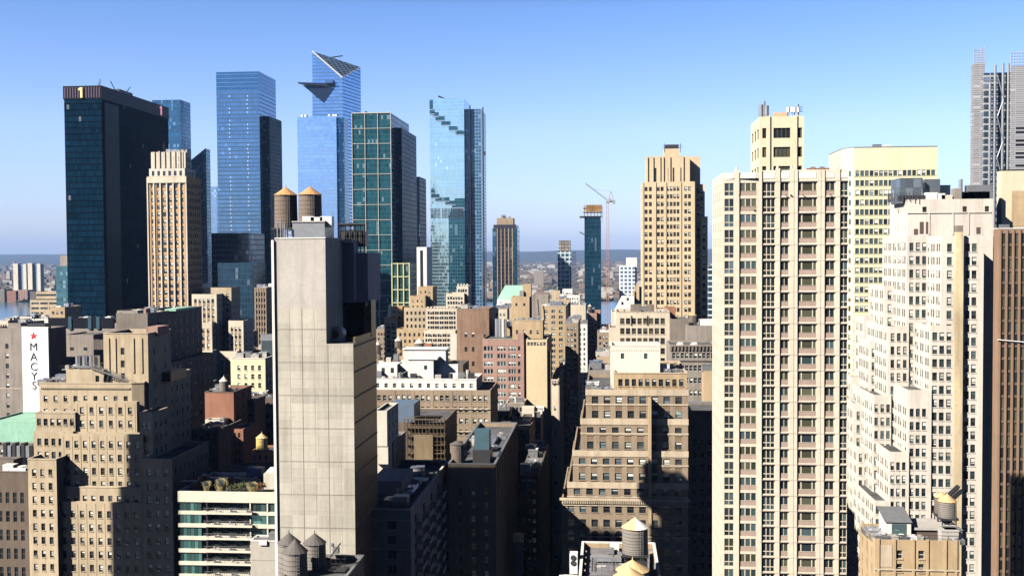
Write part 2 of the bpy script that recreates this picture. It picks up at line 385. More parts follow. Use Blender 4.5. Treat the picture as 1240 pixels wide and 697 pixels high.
        if cop:
            cm = s.mb('coping', cop)
            for i in range(n):
                j = (i+1) % n; d = (pts[j]-pts[i]).normalized(); o = Vector((d.y, -d.x))
                a, b = pts[i]+o*.12-d*.0, pts[j]+o*.12
                q = [a, b, ins[j], ins[i]]
                cm.prism([(v.x, v.y) for v in q], z1+.004, z1+.25)
    def box(s, xl, xr, yt, D, dep, F_=None, R_=None, L_=None, mat=None, z0=0., z1=None, **kw):
        """front wall between the columns xl and xr at depth D, top at row yt"""
        x0, x1 = X(xl, D), X(xr, D); zt = z1 if z1 is not None else Z((xl+xr)/2, yt, D)
        s.poly([(x0, D), (x1, D), (x1, D+dep), (x0, D+dep)], z0, zt, [F_, R_, None, L_], mat, **kw)
        return x0, x1, zt
    def finish(s, bvh):
        by = {}
        for (part, mn), (mb, mat) in s.parts.items():
            if mb.v: by.setdefault('wall' if part == 'spandrel' else part, []).append((mb, mat))
        for part, lst in by.items():
            al = MB(); mi = []
            for k_, (mb, mat) in enumerate(lst):
                o_ = len(al.v); al.v += mb.v; al.f += [tuple(o_+i for i in f_) for f_ in mb.f]; mi += [k_]*len(mb.f)
            ob_ = al.build(part.split('#')[0], [m_ for _, m_ in lst], s.root, s.base)
            if len(lst) > 1: ob_.data.polygons.foreach_set('material_index', mi); ob_.data.update()
        vis, rest = [], []
        for w_ in s.wins:
            (px, py, pz), ang, ww, hh, key, n = w_
            c = Vector((px+math.cos(ang)*ww/2, py+math.sin(ang)*ww/2, pz+hh/2)); c += Vector((n.x, n.y, 0))*.45
            d = c-EYE; dist = d.length; zc = d.dot(fw); ok = False
            if zc > 1:
                a, b = d.dot(rt)/zc*F+CX, CY-d.dot(up)/zc*F
                if -6 < a < 1246 and -6 < b < 703 and d.dot(Vector((n.x, n.y, 0))) < 0:
                    ok = bvh.ray_cast(EYE, d.normalized(), dist-.1)[0] is None
            if ok: vis.append((ww*hh/(dist*dist)*(-d.normalized().dot(Vector((n.x, n.y, 0)))), w_))
            else: rest.append(w_)
        vis.sort(key=lambda t: -t[0])
        for a, w_ in vis[:100]:
            (p, ang, ww, hh, key, n) = w_
            o = bpy.data.objects.new('window', template(*key)[0]); COL.objects.link(o)
            o.parent = s.root; o.location = Vector(p)-s.base; o.rotation_euler = (0, 0, ang); o.scale = (ww, 1, hh)
        rest += [w_ for a, w_ in vis[100:]]
        if rest:
            V, Fc, MI, mats, off = [], [], [], [], 0
            for (p, ang, ww, hh, key, n) in rest:
                me, tv, tf, tm = template(*key)
                v = tv*np.array((ww, 1, hh)); c_, s_ = math.cos(ang), math.sin(ang)
                v = np.column_stack((v[:, 0]*c_-v[:, 1]*s_, v[:, 0]*s_+v[:, 1]*c_, v[:, 2]))+np.array(p)-np.array(s.base)
                V.append(v); idx = []
                for m in me.materials:
                    if m not in mats: mats.append(m)
                    idx.append(mats.index(m))
                Fc += [tuple(off+i for i in q) for q in tf]; MI += [idx[i] for i in tm]; off += len(tv)
            me = bpy.data.meshes.new('windows'); me.from_pydata([tuple(x) for x in np.concatenate(V)], [], Fc)
            for m in mats: me.materials.append(m)
            me.polygons.foreach_set('material_index', MI); me.update()
            o = bpy.data.objects.new('window_rows', me); COL.objects.link(o); o.parent = s.root; o['kind'] = 'stuff'
ROOF = roofing('roof_tar', (.10, .10, .105))
ROOF_LT = roofing('roof_pale', (.42, .41, .40))

# ================================================================== the setting: ground, streets, river, far shore
def sheet(name, x0, x1, y0, y1, z, mat, kind='structure'):
    mb = MB(); mb.quad((x0, y0, z), (x1, y0, z), (x1, y1, z), (x0, y1, z))
    return tag(mb.build(name, mat), kind=kind)
g_mat = stone('ground_city', (.085, .08, .075), .3, 0)
sheet('ground', -25000, 25000, -2500, 25500, 0, g_mat)
asph = roofing('asphalt', (.05, .05, .052)); paint = plain('road_paint', (.7, .7, .66)); walk = stone('pavement_concrete', (.30, .29, .28), .15, 0)
STREETX = -24.
sheet('road', STREETX-5, STREETX+5, 30, 1350, .008, asph)
for a in (0, 255, 530, 800, 1070): sheet('avenue', -420, 420, 36+a+210, 36+a+228, .012, asph)
pv = MB(); pv.box(STREETX-9, STREETX-5, 30, 1350, 0, .14); tag(pv.build('pavement', walk), kind='structure')
pv = MB(); pv.box(STREETX+5, STREETX+9, 30, 1350, 0, .14); tag(pv.build('pavement', walk), kind='structure')
pm = MB()
for k in range(160): pm.quad((STREETX-.08, 40+k*8, .016), (STREETX+.08, 40+k*8, .016), (STREETX+.08, 43+k*8, .016), (STREETX-.08, 43+k*8, .016))
tag(pm.build('road_markings', paint), kind='structure')
# the river
m, t, b = newmat('river_water'); MATS['river'] = m
b.inputs['Base Color'].default_value = (.035, .10, .16, 1); b.inputs['Roughness'].default_value = .18
tc = nd(t, 'ShaderNodeTexCoord').outputs['Object']; bp = nd(t, 'ShaderNodeBump'); bp.inputs['Strength'].default_value = .5; bp.inputs['Distance'].default_value = 1.0
t.links.new(noise(t, tc, .05, 4), bp.inputs['Height']); t.links.new(bp.outputs[0], b.inputs['Normal'])
sheet('river', -9000, 9000, 1500, 2750, .6, m)
# far hills: ridged sheet
def hills():
    rg = random.Random(3); mb = MB(); ys = [15500, 17500, 19000, 20500, 22500]; hs = [0, 55, 120, 150, 60]
    xs = np.linspace(-15000, 14000, 180); ph = [rg.uniform(0, 6.28) for _ in range(8)]
    def hh(x, k): return hs[k]*(1+.12*math.sin(x/2600+ph[0])+.07*math.sin(x/1100+ph[1]+k)+.04*math.sin(x/420+ph[2]+k*2)+.02*math.sin(x/170+ph[3]+k))
    for i in range(len(xs)-1):
        for k in range(4):
            mb.quad((xs[i], ys[k], hh(xs[i], k)), (xs[i+1], ys[k], hh(xs[i+1], k)), (xs[i+1], ys[k+1], hh(xs[i+1], k+1)), (xs[i], ys[k+1], hh(xs[i], k+1)))
    tag(mb.build('hills', stone('hill_woods', (.05, .055, .045), .4, 0)), kind='structure')
hills()
def island_mat(name, cols, rough=.8):
    m, t, b = newmat(name); rnd = nd(t, 'ShaderNodeNewGeometry').outputs['Random Per Island']
    cr = nd(t, 'ShaderNodeValToRGB'); cr.color_ramp.interpolation = 'CONSTANT'; e = cr.color_ramp.elements
    e[0].color = (*cols[0], 1); e[0].position = 0; e[1].color = (*cols[1], 1); e[1].position = 1/len(cols)
    for i, c in enumerate(cols[2:]): k = e.new((i+2)/len(cols)); k.color = (*c, 1)
    t.links.new(rnd, cr.inputs[0])
    tc = nd(t, 'ShaderNodeTexCoord').outputs['Object']; s = nd(t, 'ShaderNodeSeparateXYZ'); t.links.new(tc, s.inputs[0])
    g = nd(t, 'ShaderNodeNewGeometry'); n = nd(t, 'ShaderNodeSeparateXYZ'); t.links.new(g.outputs['Normal'], n.inputs[0])
    u = mth(t, 'ADD', s.outputs[0], s.outputs[1])
    win = mth(t, 'MULTIPLY', mth(t, 'MULTIPLY', mth(t, 'GREATER_THAN', mth(t, 'FRACT', mth(t, 'DIVIDE', s.outputs[2], 3.4)), .5), mth(t, 'GREATER_THAN', mth(t, 'FRACT', mth(t, 'DIVIDE', u, 3.1)), .5)), mth(t, 'LESS_THAN', n.outputs[2], .5))
    t.links.new(mixc(t, win, cr.outputs[0], (.06, .065, .07)), b.inputs['Base Color']); b.inputs['Roughness'].default_value = rough
    return m
tint = [(.28, .235, .19), (.19, .13, .10), (.40, .37, .33), (.13, .11, .10), (.22, .15, .115), (.50, .47, .42), (.16, .14, .135), (.09, .085, .09)]
def far_town():
    rg = random.Random(11); mb = MB()
    for _ in range(5200):
        y = 2760+(rg.random()**1.7)*9500; x = rg.uniform(-.62, .58)*y
        w_ = rg.uniform(8, 30)*(1+y/9000); d = rg.uniform(8, 22)*(1+y/9000); h = rg.choice([6, 7, 8, 9, 10, 12, 12, 15, 22])*(1+.25*(rg.random() < .06)*6)
        mb.box(x-w_/2, x+w_/2, y, y+d, 0, h)
    tag(mb.build('far_town', island_mat('far_town_walls', tint)), 'low houses and blocks of the town across the river', 'town', kind='stuff')
    tb = MB()
    for _ in range(11000):
        y = 2765+(rg.random()**1.5)*12500; x = rg.uniform(-.62, .58)*y; r = rg.uniform(4, 10)*(1+y/6000); h = rg.uniform(6, 13)
        a = rg.random()*3
        i = len(tb.v); tb.v += [(x+r*math.cos(a+k*1.257)*rg.uniform(.7, 1.2), y+r*math.sin(a+k*1.257), h*rg.uniform(.3, .6)) for k in range(5)]+[(x, y, h), (x, y, 0)]
        for k in range(5): tb.f += [(i+k, i+(k+1) % 5, i+5), (i+(k+1) % 5, i+k, i+6)]
    tag(tb.build('far_trees', island_mat('far_tree_leaves', [(.07, .065, .04), (.10, .075, .045), (.05, .06, .035), (.09, .085, .06)])), 'bare and olive treetops among the far houses across the river', 'trees', kind='stuff')
    # low roofs of the blocks between the towers and the river
    rb = MB(); zones = []
    for _ in range(1700):
        y = rg.uniform(600, 1480); x = rg.uniform(-.6, .75)*y
        if abs(x-STREETX) < 18: continue
        w_ = rg.uniform(12, 40); d = rg.uniform(12, 30); h = rg.choice([10, 12, 14, 16, 18, 20, 25, 30])*1.1
        rb.box(x-w_/2, x+w_/2, y, y+d, 0, h)
    tag(rb.build('riverside_blocks', island_mat('riverside_walls', tint)), 'low roofs and brick blocks towards the river bank', 'blocks', kind='stuff')
far_town()
# even air: everything inside it fades to blue with distance
hz = MB(); hz.box(-24990, 24990, -2490, 25490, -1, 445)
hm, t, b = newmat('haze_air'); t.nodes.remove(b)
pvn = nd(t, 'ShaderNodeVolumePrincipled'); pvn.inputs['Color'].default_value = (.33, .55, 1.0, 1); pvn.inputs['Density'].default_value = 2.8e-5; pvn.inputs['Anisotropy'].default_value = .0
t.links.new(pvn.outputs[0], t.nodes['Material Output'].inputs['Volume'])
HAZE = True
if HAZE: tag(hz.build('haze', hm), kind='stuff')

# ================================================================== palette
CREAM = stone('stone_cream', (.60, .52, .41), .12, .16)
SANDST = stone('stone_sand', (.47, .38, .265), .14, .2)
LIMEST = stone('stone_lime', (.60, .55, .47), .10, .2)
WHITEST = stone('stone_white', (.66, .58, .50), .08, .18)
WHITEP = stone('paint_white', (.74, .71, .66), .07, .2)
GREYC = stone('concrete_grey', (.43, .40, .35), .08, .1)
GREYP = stone('concrete_rough', (.46, .43, .40), .10, .15)
BROWNB = stone('brick_brown', (.31, .24, .172), .16, .2, .35)
REDB = stone('brick_red', (.34, .165, .11), .16, .2, .35)
PINKB = stone('brick_pink', (.38, .235, .195), .14, .2, .35)
TANB = stone('brick_tan', (.46, .34, .21), .14, .2, .35)
ORANB = stone('brick_orange', (.50, .32, .17), .12, .14)
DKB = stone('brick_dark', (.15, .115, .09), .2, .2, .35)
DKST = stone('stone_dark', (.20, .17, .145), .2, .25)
GREYBR = stone('stone_greybrown', (.28, .245, .215), .18, .3)
YELST = stone('panel_yellow', (.66, .61, .42), .05, .06)
TRIM = stone('trim_stone', (.52, .43, .32), .12, .2)
BRKSP = stone('spandrel_brick', (.38, .285, .24), .08, .06)
COPP = stone('copper_green', (.28, .50, .38), .15, .12, rough=.6)
METAL = plain('metal_grey', (.32, .33, .34), .4, .6)
STEEL = plain('steel_dark', (.05, .05, .055), .5, .4)
WHITEM = plain('metal_white', (.70, .69, .66), .4)
DUCT = plain('duct_silver', (.55, .56, .60), .3, .8)
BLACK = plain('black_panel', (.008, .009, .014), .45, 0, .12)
REDM = plain('red_paint', (.55, .03, .04), .5)

def wp(D, n, wpx, hpx, fpx, gap=1.5, top=6, **kw):
    k = D/F
    for q in ('mL', 'mR'):
        if q in kw: kw[q] *= k
    if 'pier' in kw: kw['pier'] = tuple(v*k if i < 2 else v for i, v in enumerate(kw['pier']))
    return W(n, wpx*k, hpx*k, fpx*k, gap=gap*k, top=top*k, **kw)
def new(name, label, cat, px, D, group=None):
    return Building(name, label, cat, (X(px, D), D), group)
def simple(name, label, cat, xl, xr, yt, D, dep, mat, F_=None, R_=None, L_=None, group=None, **kw):
    b = new(name, label, cat, (xl+xr)/2, D, group); x0, x1, zt = b.box(xl, xr, yt, D, dep, F_, R_, L_, mat, **kw)
    if D < 700 and x1-x0 > 4: clutter(b, x0+1.2, x1-1.2, D+1.5, D+dep-1.5, zt-kw.get('para', 1.), 6, int(xl), 2.4)
    return b
def clutter(B, x0, x1, y0, y1, z, n, seed=0, tall=3., part='roof_unit'):
    """air handlers, vents and pipes fixed to a roof"""
    rg = random.Random(seed*31+n)
    for k in range(n):
        mb = MB(); x, y = rg.uniform(x0, x1), rg.uniform(y0, y1); t_ = rg.random()
        if t_ < .5:
            a, b_, h = rg.uniform(.8, 2.2), rg.uniform(.8, 2.), rg.uniform(.8, tall); mb.box(x-a, x+a, y-b_, y+b_, z, z+h)
            mb.cyl(x, y, z+h, z+h+.25, min(a, b_)*.7, min(a, b_)*.7, 12); nm = part
        elif t_ < .8:
            mb.cyl(x, y, z, z+rg.uniform(1, tall), .3, .3, 10); mb.cyl(x, y, z+tall, z+tall+.3, .5, .5, 10) if rg.random() < .3 else None; nm = 'vent_pipe'
        else:
            mb.box(x-1.5, x+1.5, y-1.2, y+1.2, z, z+2.2); mb.box(x-1.6, x+1.6, y-1.3, y+1.3, z+2.203, z+2.4); nm = 'stair_bulkhead'
        mb.build(nm, rg.choice([METAL, WHITEM, METAL, GREYP, DUCT]), B.root, B.base)
def roof_kit(B, x0, x1, y0, y1, z, seed):
    """ducts, pipe runs, cable trays, patches, dish and rail of a crowded roof"""
    rg = random.Random(seed); w_, d_ = x1-x0, y1-y0
    mb = MB(); yy = y0+d_*rg.uniform(.25, .6); xa = x0+w_*rg.uniform(.05, .25); xb = x0+w_*rg.uniform(.6, .95)
    mb.box(xa, xb, yy, yy+.7, z+.35, z+1.0); mb.box(xb-.7, xb-.003, yy+.703, min(y1-.2, yy+d_*.35), z+.35, z+1.0)
    for k in range(4): mb.box(xa+(xb-xa)*k/4, xa+(xb-xa)*k/4+.12, yy+.1, yy+.6, z, z+.347)
    mb.build('duct', DUCT, B.root, B.base)
    mb = MB()
    for k in range(4):
        if rg.random() < .5: y_ = rg.uniform(y0+.3, y1-.3); mb.bar((x0+.3, y_, z+.15+.06*k), (x0+w_*rg.uniform(.4, .95), y_, z+.15+.06*k), .06, 6)
        else: x_ = rg.uniform(x0+.3, x1-.3); mb.bar((x_, y0+.3, z+.15+.06*k), (x_, y0+d_*rg.uniform(.4, .95), z+.15+.06*k), .06, 6)
    mb.build('pipe_run', METAL, B.root, B.base)
    mb = MB()
    for k in range(5): a, c = rg.uniform(x0, x1-1.6), rg.uniform(y0, y1-1.6); mb.box(a, a+rg.uniform(.8, 1.6), c, c+rg.uniform(.8, 1.6), z+.004+.006*k, z+.03+.006*k)
    mb.build('roof_patch', rg.choice([ROOF_LT, GREYC, GREYBR]), B.root, B.base)
    for k in range(3):
        mb = MB(); a, c = rg.uniform(x0+.8, x1-.8), rg.uniform(y0+.8, y1-.8); mb.box(a-.6, a+.6, c-.5, c+.5, z+.2, z+1.2); mb.cyl(a, c, z+1.2, z+1.32, .42, .42, 14); mb.box(a-.5, a-.4, c-.4, c+.4, z, z+.2); mb.box(a+.4, a+.5, c-.4, c+.4, z, z+.2)
        mb.build('condenser', rg.choice([METAL, WHITEM, GREYC]), B.root, B.base)
    mb = MB(); a, c = rg.uniform(x0+.5, x1-.5), rg.uniform(y0+.5, y1-.5); mb.bar((a, c, z), (a, c, z+1.3), .05); mb.cyl(a, c-.1, z+1.2, z+1.45, .15, .5, 14); mb.build('dish', WHITEM, B.root, B.base)
    mb = MB()
    for k in range(9): mb.bar((x0+w_*k/8, y0, z), (x0+w_*k/8, y0, z+1.5), .03)
    for q in (.9, 1.5): mb.bar((x0, y0, z+q), (x1, y0, z+q), .03)
    mb.build('roof_rail', STEEL, B.root, B.base)
def antenna(B, x, y, z, h, n=3):
    mb = MB(); mb.bar((x, y, z), (x, y, z+h), .12, 6)
    for k in range(n): mb.bar((x-.8, y, z+h*(.5+.15*k)), (x+.8, y, z+h*(.5+.15*k)), .06)
    mb.build('antenna', STEEL, B.root, B.base)

# ================================================================== water tanks
WOOD = stone('tank_wood', (.20, .155, .125), .25, .35); WOODG = stone('tank_wood_grey', (.25, .225, .20), .25, .35)
CONE = {'tan': plain('tank_roof_tan', (.50, .33, .17), .7), 'orange': plain('tank_roof_orange', (.46, .25, .11), .7), 'yellow': plain('tank_roof_yellow', (.58, .40, .20), .7),
        'dark': plain('tank_roof_dark', (.10, .09, .085), .7), 'white': plain('tank_roof_white', (.72, .70, .66), .6), 'pale': plain('tank_roof_pale', (.62, .55, .43), .7)}
def tank(label, px, ytip, ybody, ybase, rpx, D, cone='tan', wood=None, stand=3.5, group='rooftop water tanks', finial=True):
    c = at(px, ybody, D); r = rpx*D/F; zt = c.z; zb = Z(px, ybase, D); zc = Z(px, ytip, D); x, y = c.x, D
    o = empty('water_tank', (x, y, zb-stand), label, 'water tank', group); base = (x, y, zb-stand)
    mb = MB(); n = 28
    mb.cyl(x, y, zb, zt, r*1.0, r*.96, n)
    mb.build('barrel', wood or WOOD, o, base)
    hb = MB(); k = 9
    for i in range(k):
        z = zb+(zt-zb)*(.05+.9*(i/(k-1))**1.25); rr = r*(1-.04*(z-zb)/(zt-zb))+.03
        hb.cyl(x, y, z, z+.06, rr, rr, n)
    hb.build('hoops', STEEL, o, base)
    cm = MB(); cm.cyl(x, y, zt, zc, r*1.06, .08, 14)
    if finial: cm.cyl(x, y, zc-.1, zc+.5, .12, .05, 8)
    if cone == 'split':
        n = 14; a = MB(); b = MB()
        for i in range(n):
            t0, t1 = 2*math.pi*i/n+.2, 2*math.pi*(i+1)/n+.2; tm = (t0+t1)/2
            (a if math.cos(tm) < .05 else b).poly([(x+r*1.06*math.cos(t0), y+r*1.06*math.sin(t0), zt), (x+r*1.06*math.cos(t1), y+r*1.06*math.sin(t1), zt), (x, y, zc)])
        a.build('roof', CONE['yellow'], o, base); b.build('roof', CONE['white'], o, base)
    else: cm.build('roof', CONE[cone], o, base)
    st = MB(); st.box(x-r, x+r, y-r, y+r, zb-.35, zb-.002); st.build('platform', STEEL, o, base)
    for sx in (-1, 1):
        for sy in (-1, 1):
            l = MB(); l.bar((x+sx*r*.75, y+sy*r*.75, zb-stand), (x+sx*r*.75, y+sy*r*.75, zb-.36), .13); l.build('leg', STEEL, o, base)
    br = MB(); br.bar((x-r*.75, y-r*.75, zb-stand), (x+r*.75, y-r*.75, zb-.4), .06); br.bar((x+r*.75, y-r*.75, zb-stand), (x-r*.75, y-r*.75, zb-.4), .06); br.build('brace', STEEL, o, base)
    ld = MB()
    for s in (-.2, .2): ld.bar((x+r*.5+s, y-r*.92, zb-1), (x+r*.5+s, y-r*.92, zt), .035)
    for i in range(12): ld.bar((x+r*.5-.2, y-r*.92, zb+(zt-zb)*i/12), (x+r*.5+.2, y-r*.92, zb+(zt-zb)*i/12), .03)
    ld.build('ladder', METAL, o, base)
    return o

# ================================================================== glass towers of the far skyline
def glass_tower(name, label, xl, xr, yt, D, xfar, mat, cat='tower', extra_top=None, para=3.):
    b = new(name, label, cat, (xl+xr)/2, D)
    x0, x1 = X(xl, D), X(xr, D); dep = max(8, far_y(xfar, x1)-D) if xfar else 35
    b.poly([(x0, D), (x1, D), (x1, D+dep), (x0, D+dep)], 0, Z((xl+xr)/2, yt, D), (), mat, para=para, part='curtain_wall')
    b.dep = dep; b.x0, b.x1 = x0, x1; b.zt = Z((xl+xr)/2, yt, D)
    return b
# dark slab tower with a figure 1
C_PEN = curtain('glass_black_teal', (.003, .016, .033), (.002, .007, .014), 3.9, 1.6, .22, .06, .0, .14, .6, .003, .10, .008)
b = new('office_tower', 'near black glass slab tower with a gold figure 1 on its top band', 'tower', 105, 669)
x0, x1, D = X(82, 669), X(127, 669), 669; y1 = far_y(207, x1); zt = Z(105, 104, 669); zb = Z(105, 120, 669)
b.poly([(x0, D), (x1, D), (x1, y1), (x0, y1)], 0, zb, (), C_PEN, para=0, part='curtain_wall')
b.poly([(x0-.4, D-.4), (x1+.4, D-.4), (x1+.4, y1+.4), (x0-.4, y1+.4)], zb, zt, (), BLACK, para=2.5, part='top_band')
mb = b.mb('column_strip', BLACK)                     # dark solid strip on the near end of the long side
mb.box(x1, x1+1.2, D+2, D+22, 0, zb-2)
PURP = plain('louver_purple', (.09, .06, .10), .4)
for k in range(14):
    xx = x0+1+(x1-x0-2)*k/13; b.mb('louvers', PURP).box(xx-.35, xx+.35, D-.7, D-.4, zb+.8, zt-1)
GOLD = plain('sign_gold', (.75, .55, .25), .4); PINKS = plain('sign_pink', (.75, .40, .48), .4)
for m_, c_, e_ in ((GOLD, (.9, .6, .25, 1), .12), (PINKS, (.9, .35, .45, 1), .3)):      # slight glow added to the numerals so they stay visible
    m_.node_tree.nodes['Principled BSDF'].inputs['Emission Color'].default_value = c_; m_.node_tree.nodes['Principled BSDF'].inputs['Emission Strength'].default_value = e_
def figure_one(B, px, D, zc, h, front, mat, x=None):
    mb = MB(); wd = h*.22
    if front:
        cx = X(px, D); mb.box(cx-wd/2, cx+wd/2, D-1.4, D-.75, zc-h/2, zc+h/2); mb.prism([(0, 0)]*3, 0, 0) if 0 else None
        i = len(mb.v); a = [(cx-wd*1.35, zc+h*.2), (cx-wd/2-.01, zc+h*.26), (cx-wd/2-.01, zc+h/2), (cx-wd*1.35, zc+h*.36)]
        mb.v += [(p, D-1.4, q) for p, q in a]+[(p, D-.8, q) for p, q in a]
    else:
        cy = px; mb.box(x+.75, x+1.4, cy-wd/2, cy+wd/2, zc-h/2, zc+h/2); i = len(mb.v)
        a = [(cy-wd*1.35, zc+h*.2), (cy-wd/2-.01, zc+h*.26), (cy-wd/2-.01, zc+h/2), (cy-wd*1.35, zc+h*.36)]
        mb.v += [(x+1.4, p, q) for p, q in a]+[(x+.8, p, q) for p, q in a]
    mb.f += [(i, i+1, i+2, i+3), (i+7, i+6, i+5, i+4)]+[(i+k, i+4+k, i+4+(k+1) % 4, i+(k+1) % 4) for k in range(4)]
    mb.build('numeral', mat, B.root, B.base)
figure_one(b, 104, D, (zt+zb)/2-.2, 6.6, True, GOLD); figure_one(b, far_y(197, x1), D, (zt+zb)/2, 6.4, False, PINKS, x1)
mb = MB(); mb.box(x1-8, x1+.2-1, D+28, D+48, zt, zt+2); mb.bar((x1-4, D+30, zt), (x1-6, D+26, zt+7), .3); mb.bar((x1-4, D+42, zt), (x1-1, D+45, zt+6), .3)
mb.build('roof_rig', STEEL, b.root, b.base)
for k in range(3): antenna(b, x1-2-k*5, D+3+k*9, zt, 5)
# the glass towers beyond it
C_BLUE1 = curtain('glass_blue_deep', (.035, .12, .20), (.02, .06, .11), 4.2, 1.5, .15, .08, .7, .10, .4, .02)
b = glass_tower('glass_tower', 'blue glass tower half hidden behind the black slab tower', 188, 222, 121, 1200, 234, C_BLUE1)
C_BLUE3 = curtain('glass_teal_tower', (.05, .13, .18), (.03, .07, .11), 4.2, 3, .2, .1, .7, .12, .4, .02)
b = new('pointed_tower', 'slender glass tower with a pointed slanting top beside the tan brick tower', 'tower', 246, 1250)
def slant(B, x0, x1, y0, y1, zl, zr, mat, part='curtain_wall', back=None):
    """glass prism whose roof slopes from zl (left) to zr (right)"""
    mb = B.mb(part, mat); bl, br = back or (zl, zr)
    mb.poly([(x0, y0, 0), (x1, y0, 0), (x1, y0, zr), (x0, y0, zl)]); mb.poly([(x1, y0, 0), (x1, y1, 0), (x1, y1, br), (x1, y0, zr)])
    mb.poly([(x1, y1, 0), (x0, y1, 0), (x0, y1, bl), (x1, y1, br)]); mb.poly([(x0, y1, 0), (x0, y0, 0), (x0, y0, zl), (x0, y1, bl)])
    B.mb('sloped_roof', C_ROOFG).poly([(x0, y0, zl), (x1, y0, zr), (x1, y1, br), (x0, y1, bl)])
C_ROOFG = curtain('glass_roof_dark', (.09, .17, .28), (.30, .40, .52), 3, 6, .2, .12, .6, .15, .3, .02)
slant(b, X(232, 1250), X(252, 1250), 1250, far_y(257, X(252, 1250)), Z(240, 196, 1250), Z(252, 180, 1250), C_BLUE3)
b.mb('edge_beam', WHITEM).bar((X(232, 1250), 1249.6, Z(240, 196, 1250)), (X(252, 1250), 1249.6, Z(252, 180, 1250)), .7)
for k in range(5):
    z_ = Z(240, 205+k*9, 1250); b.mb('edge_beam', WHITEM).bar((X(233, 1250)+k*2.5, 1249.6, z_-10), (X(251, 1250), 1249.6, z_+12-k*1), .25)
glass_tower('glass_tower', 'pale blue glass tower far off left of the tall blue glass slab', 253, 264, 226, 1600, 268, curtain('glass_pale', (.25, .38, .55), (.15, .26, .42), 4, 3, .2, .1, .8, .15, .2, .02))
# tall blue slab
C_50 = curtain('glass_blue_slab', (.115, .22, .36), (.03, .075, .13), 4.1, 1.55, .28, .07, .85, .10, .28, .03, .7, .004)
C_50T = curtain('glass_blue_slab_top', (.06, .15, .26), (.09, .19, .32), 4.1, 1.55, .12, .05, .85, .12, .15, .02, .6, 0)
D = 1068; b = new('glass_tower', 'tall blue glass slab tower with rows of white window lights', 'tower', 291, D)
x0, x1 = X(265.5, D), X(317, D); y1 = far_y(337, x1); zt = Z(291, 87, D); zs = Z(291, 111, D)
b.poly([(x0, D), (x1, D), (x1, y1), (x0, y1)], 0, zs, (), C_50, para=0, part='curtain_wall')
b.poly([(x0, D), (x1, D), (x1, y1), (x0, y1)], zs, zt, (), C_50T, para=2, part='crown')
b.mb('side_wing', curtain('glass_teal_dark', (.012, .05, .075), (.006, .02, .035), 4.1, 1.5, .2, .1, .1, .1, .4, .02, .2)).box(x1, x1+6, far_y(322, x1), y1, 0, Z(325, 142, 1090))
lt = b.mb('light_strips', WHITEM); rg = random.Random(5)
for fx in (.30, .72):
    for k in range(36):
        if rg.random() < .75: zz = zs-4-k*4.1; xx = x0+(x1-x0)*fx+rg.uniform(-.4, .4); lt.box(xx-.35, xx+.35, D-.12, D-.02, zz-1.2, zz)
b = glass_tower('glass_block', 'low black glass block in front of the tall blue slab tower', 257, 302, 282, 800, 321, curtain('glass_navy_black', (.012, .03, .055), (.03, .05, .08), 4, 3, .2, .1, .4, .12, .6, .02))
b = glass_tower('glass_block', 'dark blue glass block behind the cream building with sixteen windows', 264, 306, 318, 700, 322, curtain('glass_navy', (.02, .06, .10), (.012, .04, .07), 4, 2, .15, .1, .6, .12, .4, .02))

# observation tower: sliced top, triangular deck
C_30 = curtain('glass_sky_blue', (.22, .36, .55), (.05, .12, .24), 4.6, 3, .3, .04, .9, .07, .16, .03, .8, 0)
C_30L = curtain('glass_sky_blue_low', (.29, .43, .63), (.17, .29, .47), 4.6, 3, .16, .04, .9, .07, .16, .03, .8, 0)
D = 1400; b = new('observation_tower', 'sky blue glass tower with a sliced top and a triangular observation deck', 'tower', 402, D)
x0, x1, xm = X(379, D), X(428, D), X(417.5, D)
zl, zm, zr = Z(382, 62, D), Z(417, 94, D), Z(427, 84, D+70)
mb = b.mb('curtain_wall', C_30); y1 = D+75
xk = X(381.5, D)
mb.poly([(x0, D, 0), (xm, D, 0), (xm, D, zm), (xk, D, zl)]); mb.poly([(xm, D, 0), (x1, y1-20, 0), (x1, y1-20, zr), (xm, D, zm)])
mb.poly([(x1, y1-20, 0), (x0, y1, 0), (xk, y1-30, zl), (x1, y1-20, zr)]); mb.poly([(x0, y1, 0), (x0, D, 0), (xk, D, zl), (xk, y1-30, zl)])
b.mb('sloped_roof', C_ROOFG).poly([(xk, D, zl), (xm, D, zm), (x1, y1-20, zr)]); b.mb('sloped_roof', C_ROOFG).poly([(xk, D, zl), (x1, y1-20, zr), (xk, y1-30, zl)])
b.mb('edge_beam', WHITEM).bar((xk, D-.5, zl), (xm, D-.5, zm), .9); b.mb('edge_beam', WHITEM).bar((xm, D-.5, zm), (x1, y1-20, zr), .5)
dk = MB(); zd = Z(390, 104, D); zd2 = Z(390, 125, D); xa, xb, xt = X(368, D), X(409, D), X(395, D)
P = [(xa, D-16, zd+1), (xb, D-.3, zd-2.5), (xa+16, D-.3, zd-1.5), (xa, D-16, zd+2.8), (xb, D-.3, zd+2.8), (xb, D+1, zd+2.8), (xa+14, D+1, zd+2.8)]
dk.v += P; dk.f += [(0, 1, 4, 3), (0, 2, 1), (3, 4, 5, 6), (0, 3, 6, 2)]
dk.build('observation_deck', plain('deck_dark', (.05, .06, .09), .35, .4), b.root, b.base)
dk = MB(); P = [(xa+5, D-12, zd-.6), (xb-1, D-.4, zd-3.2), (xt, D-.3, zd2), (xa+16, D-.3, zd-2)]; dk.v += P; dk.f += [(0, 2, 1), (0, 3, 2), (0, 1, 3)]
dk.build('deck_soffit', plain('soffit_blue', (.06, .11, .22), .3, .5), b.root, b.base)
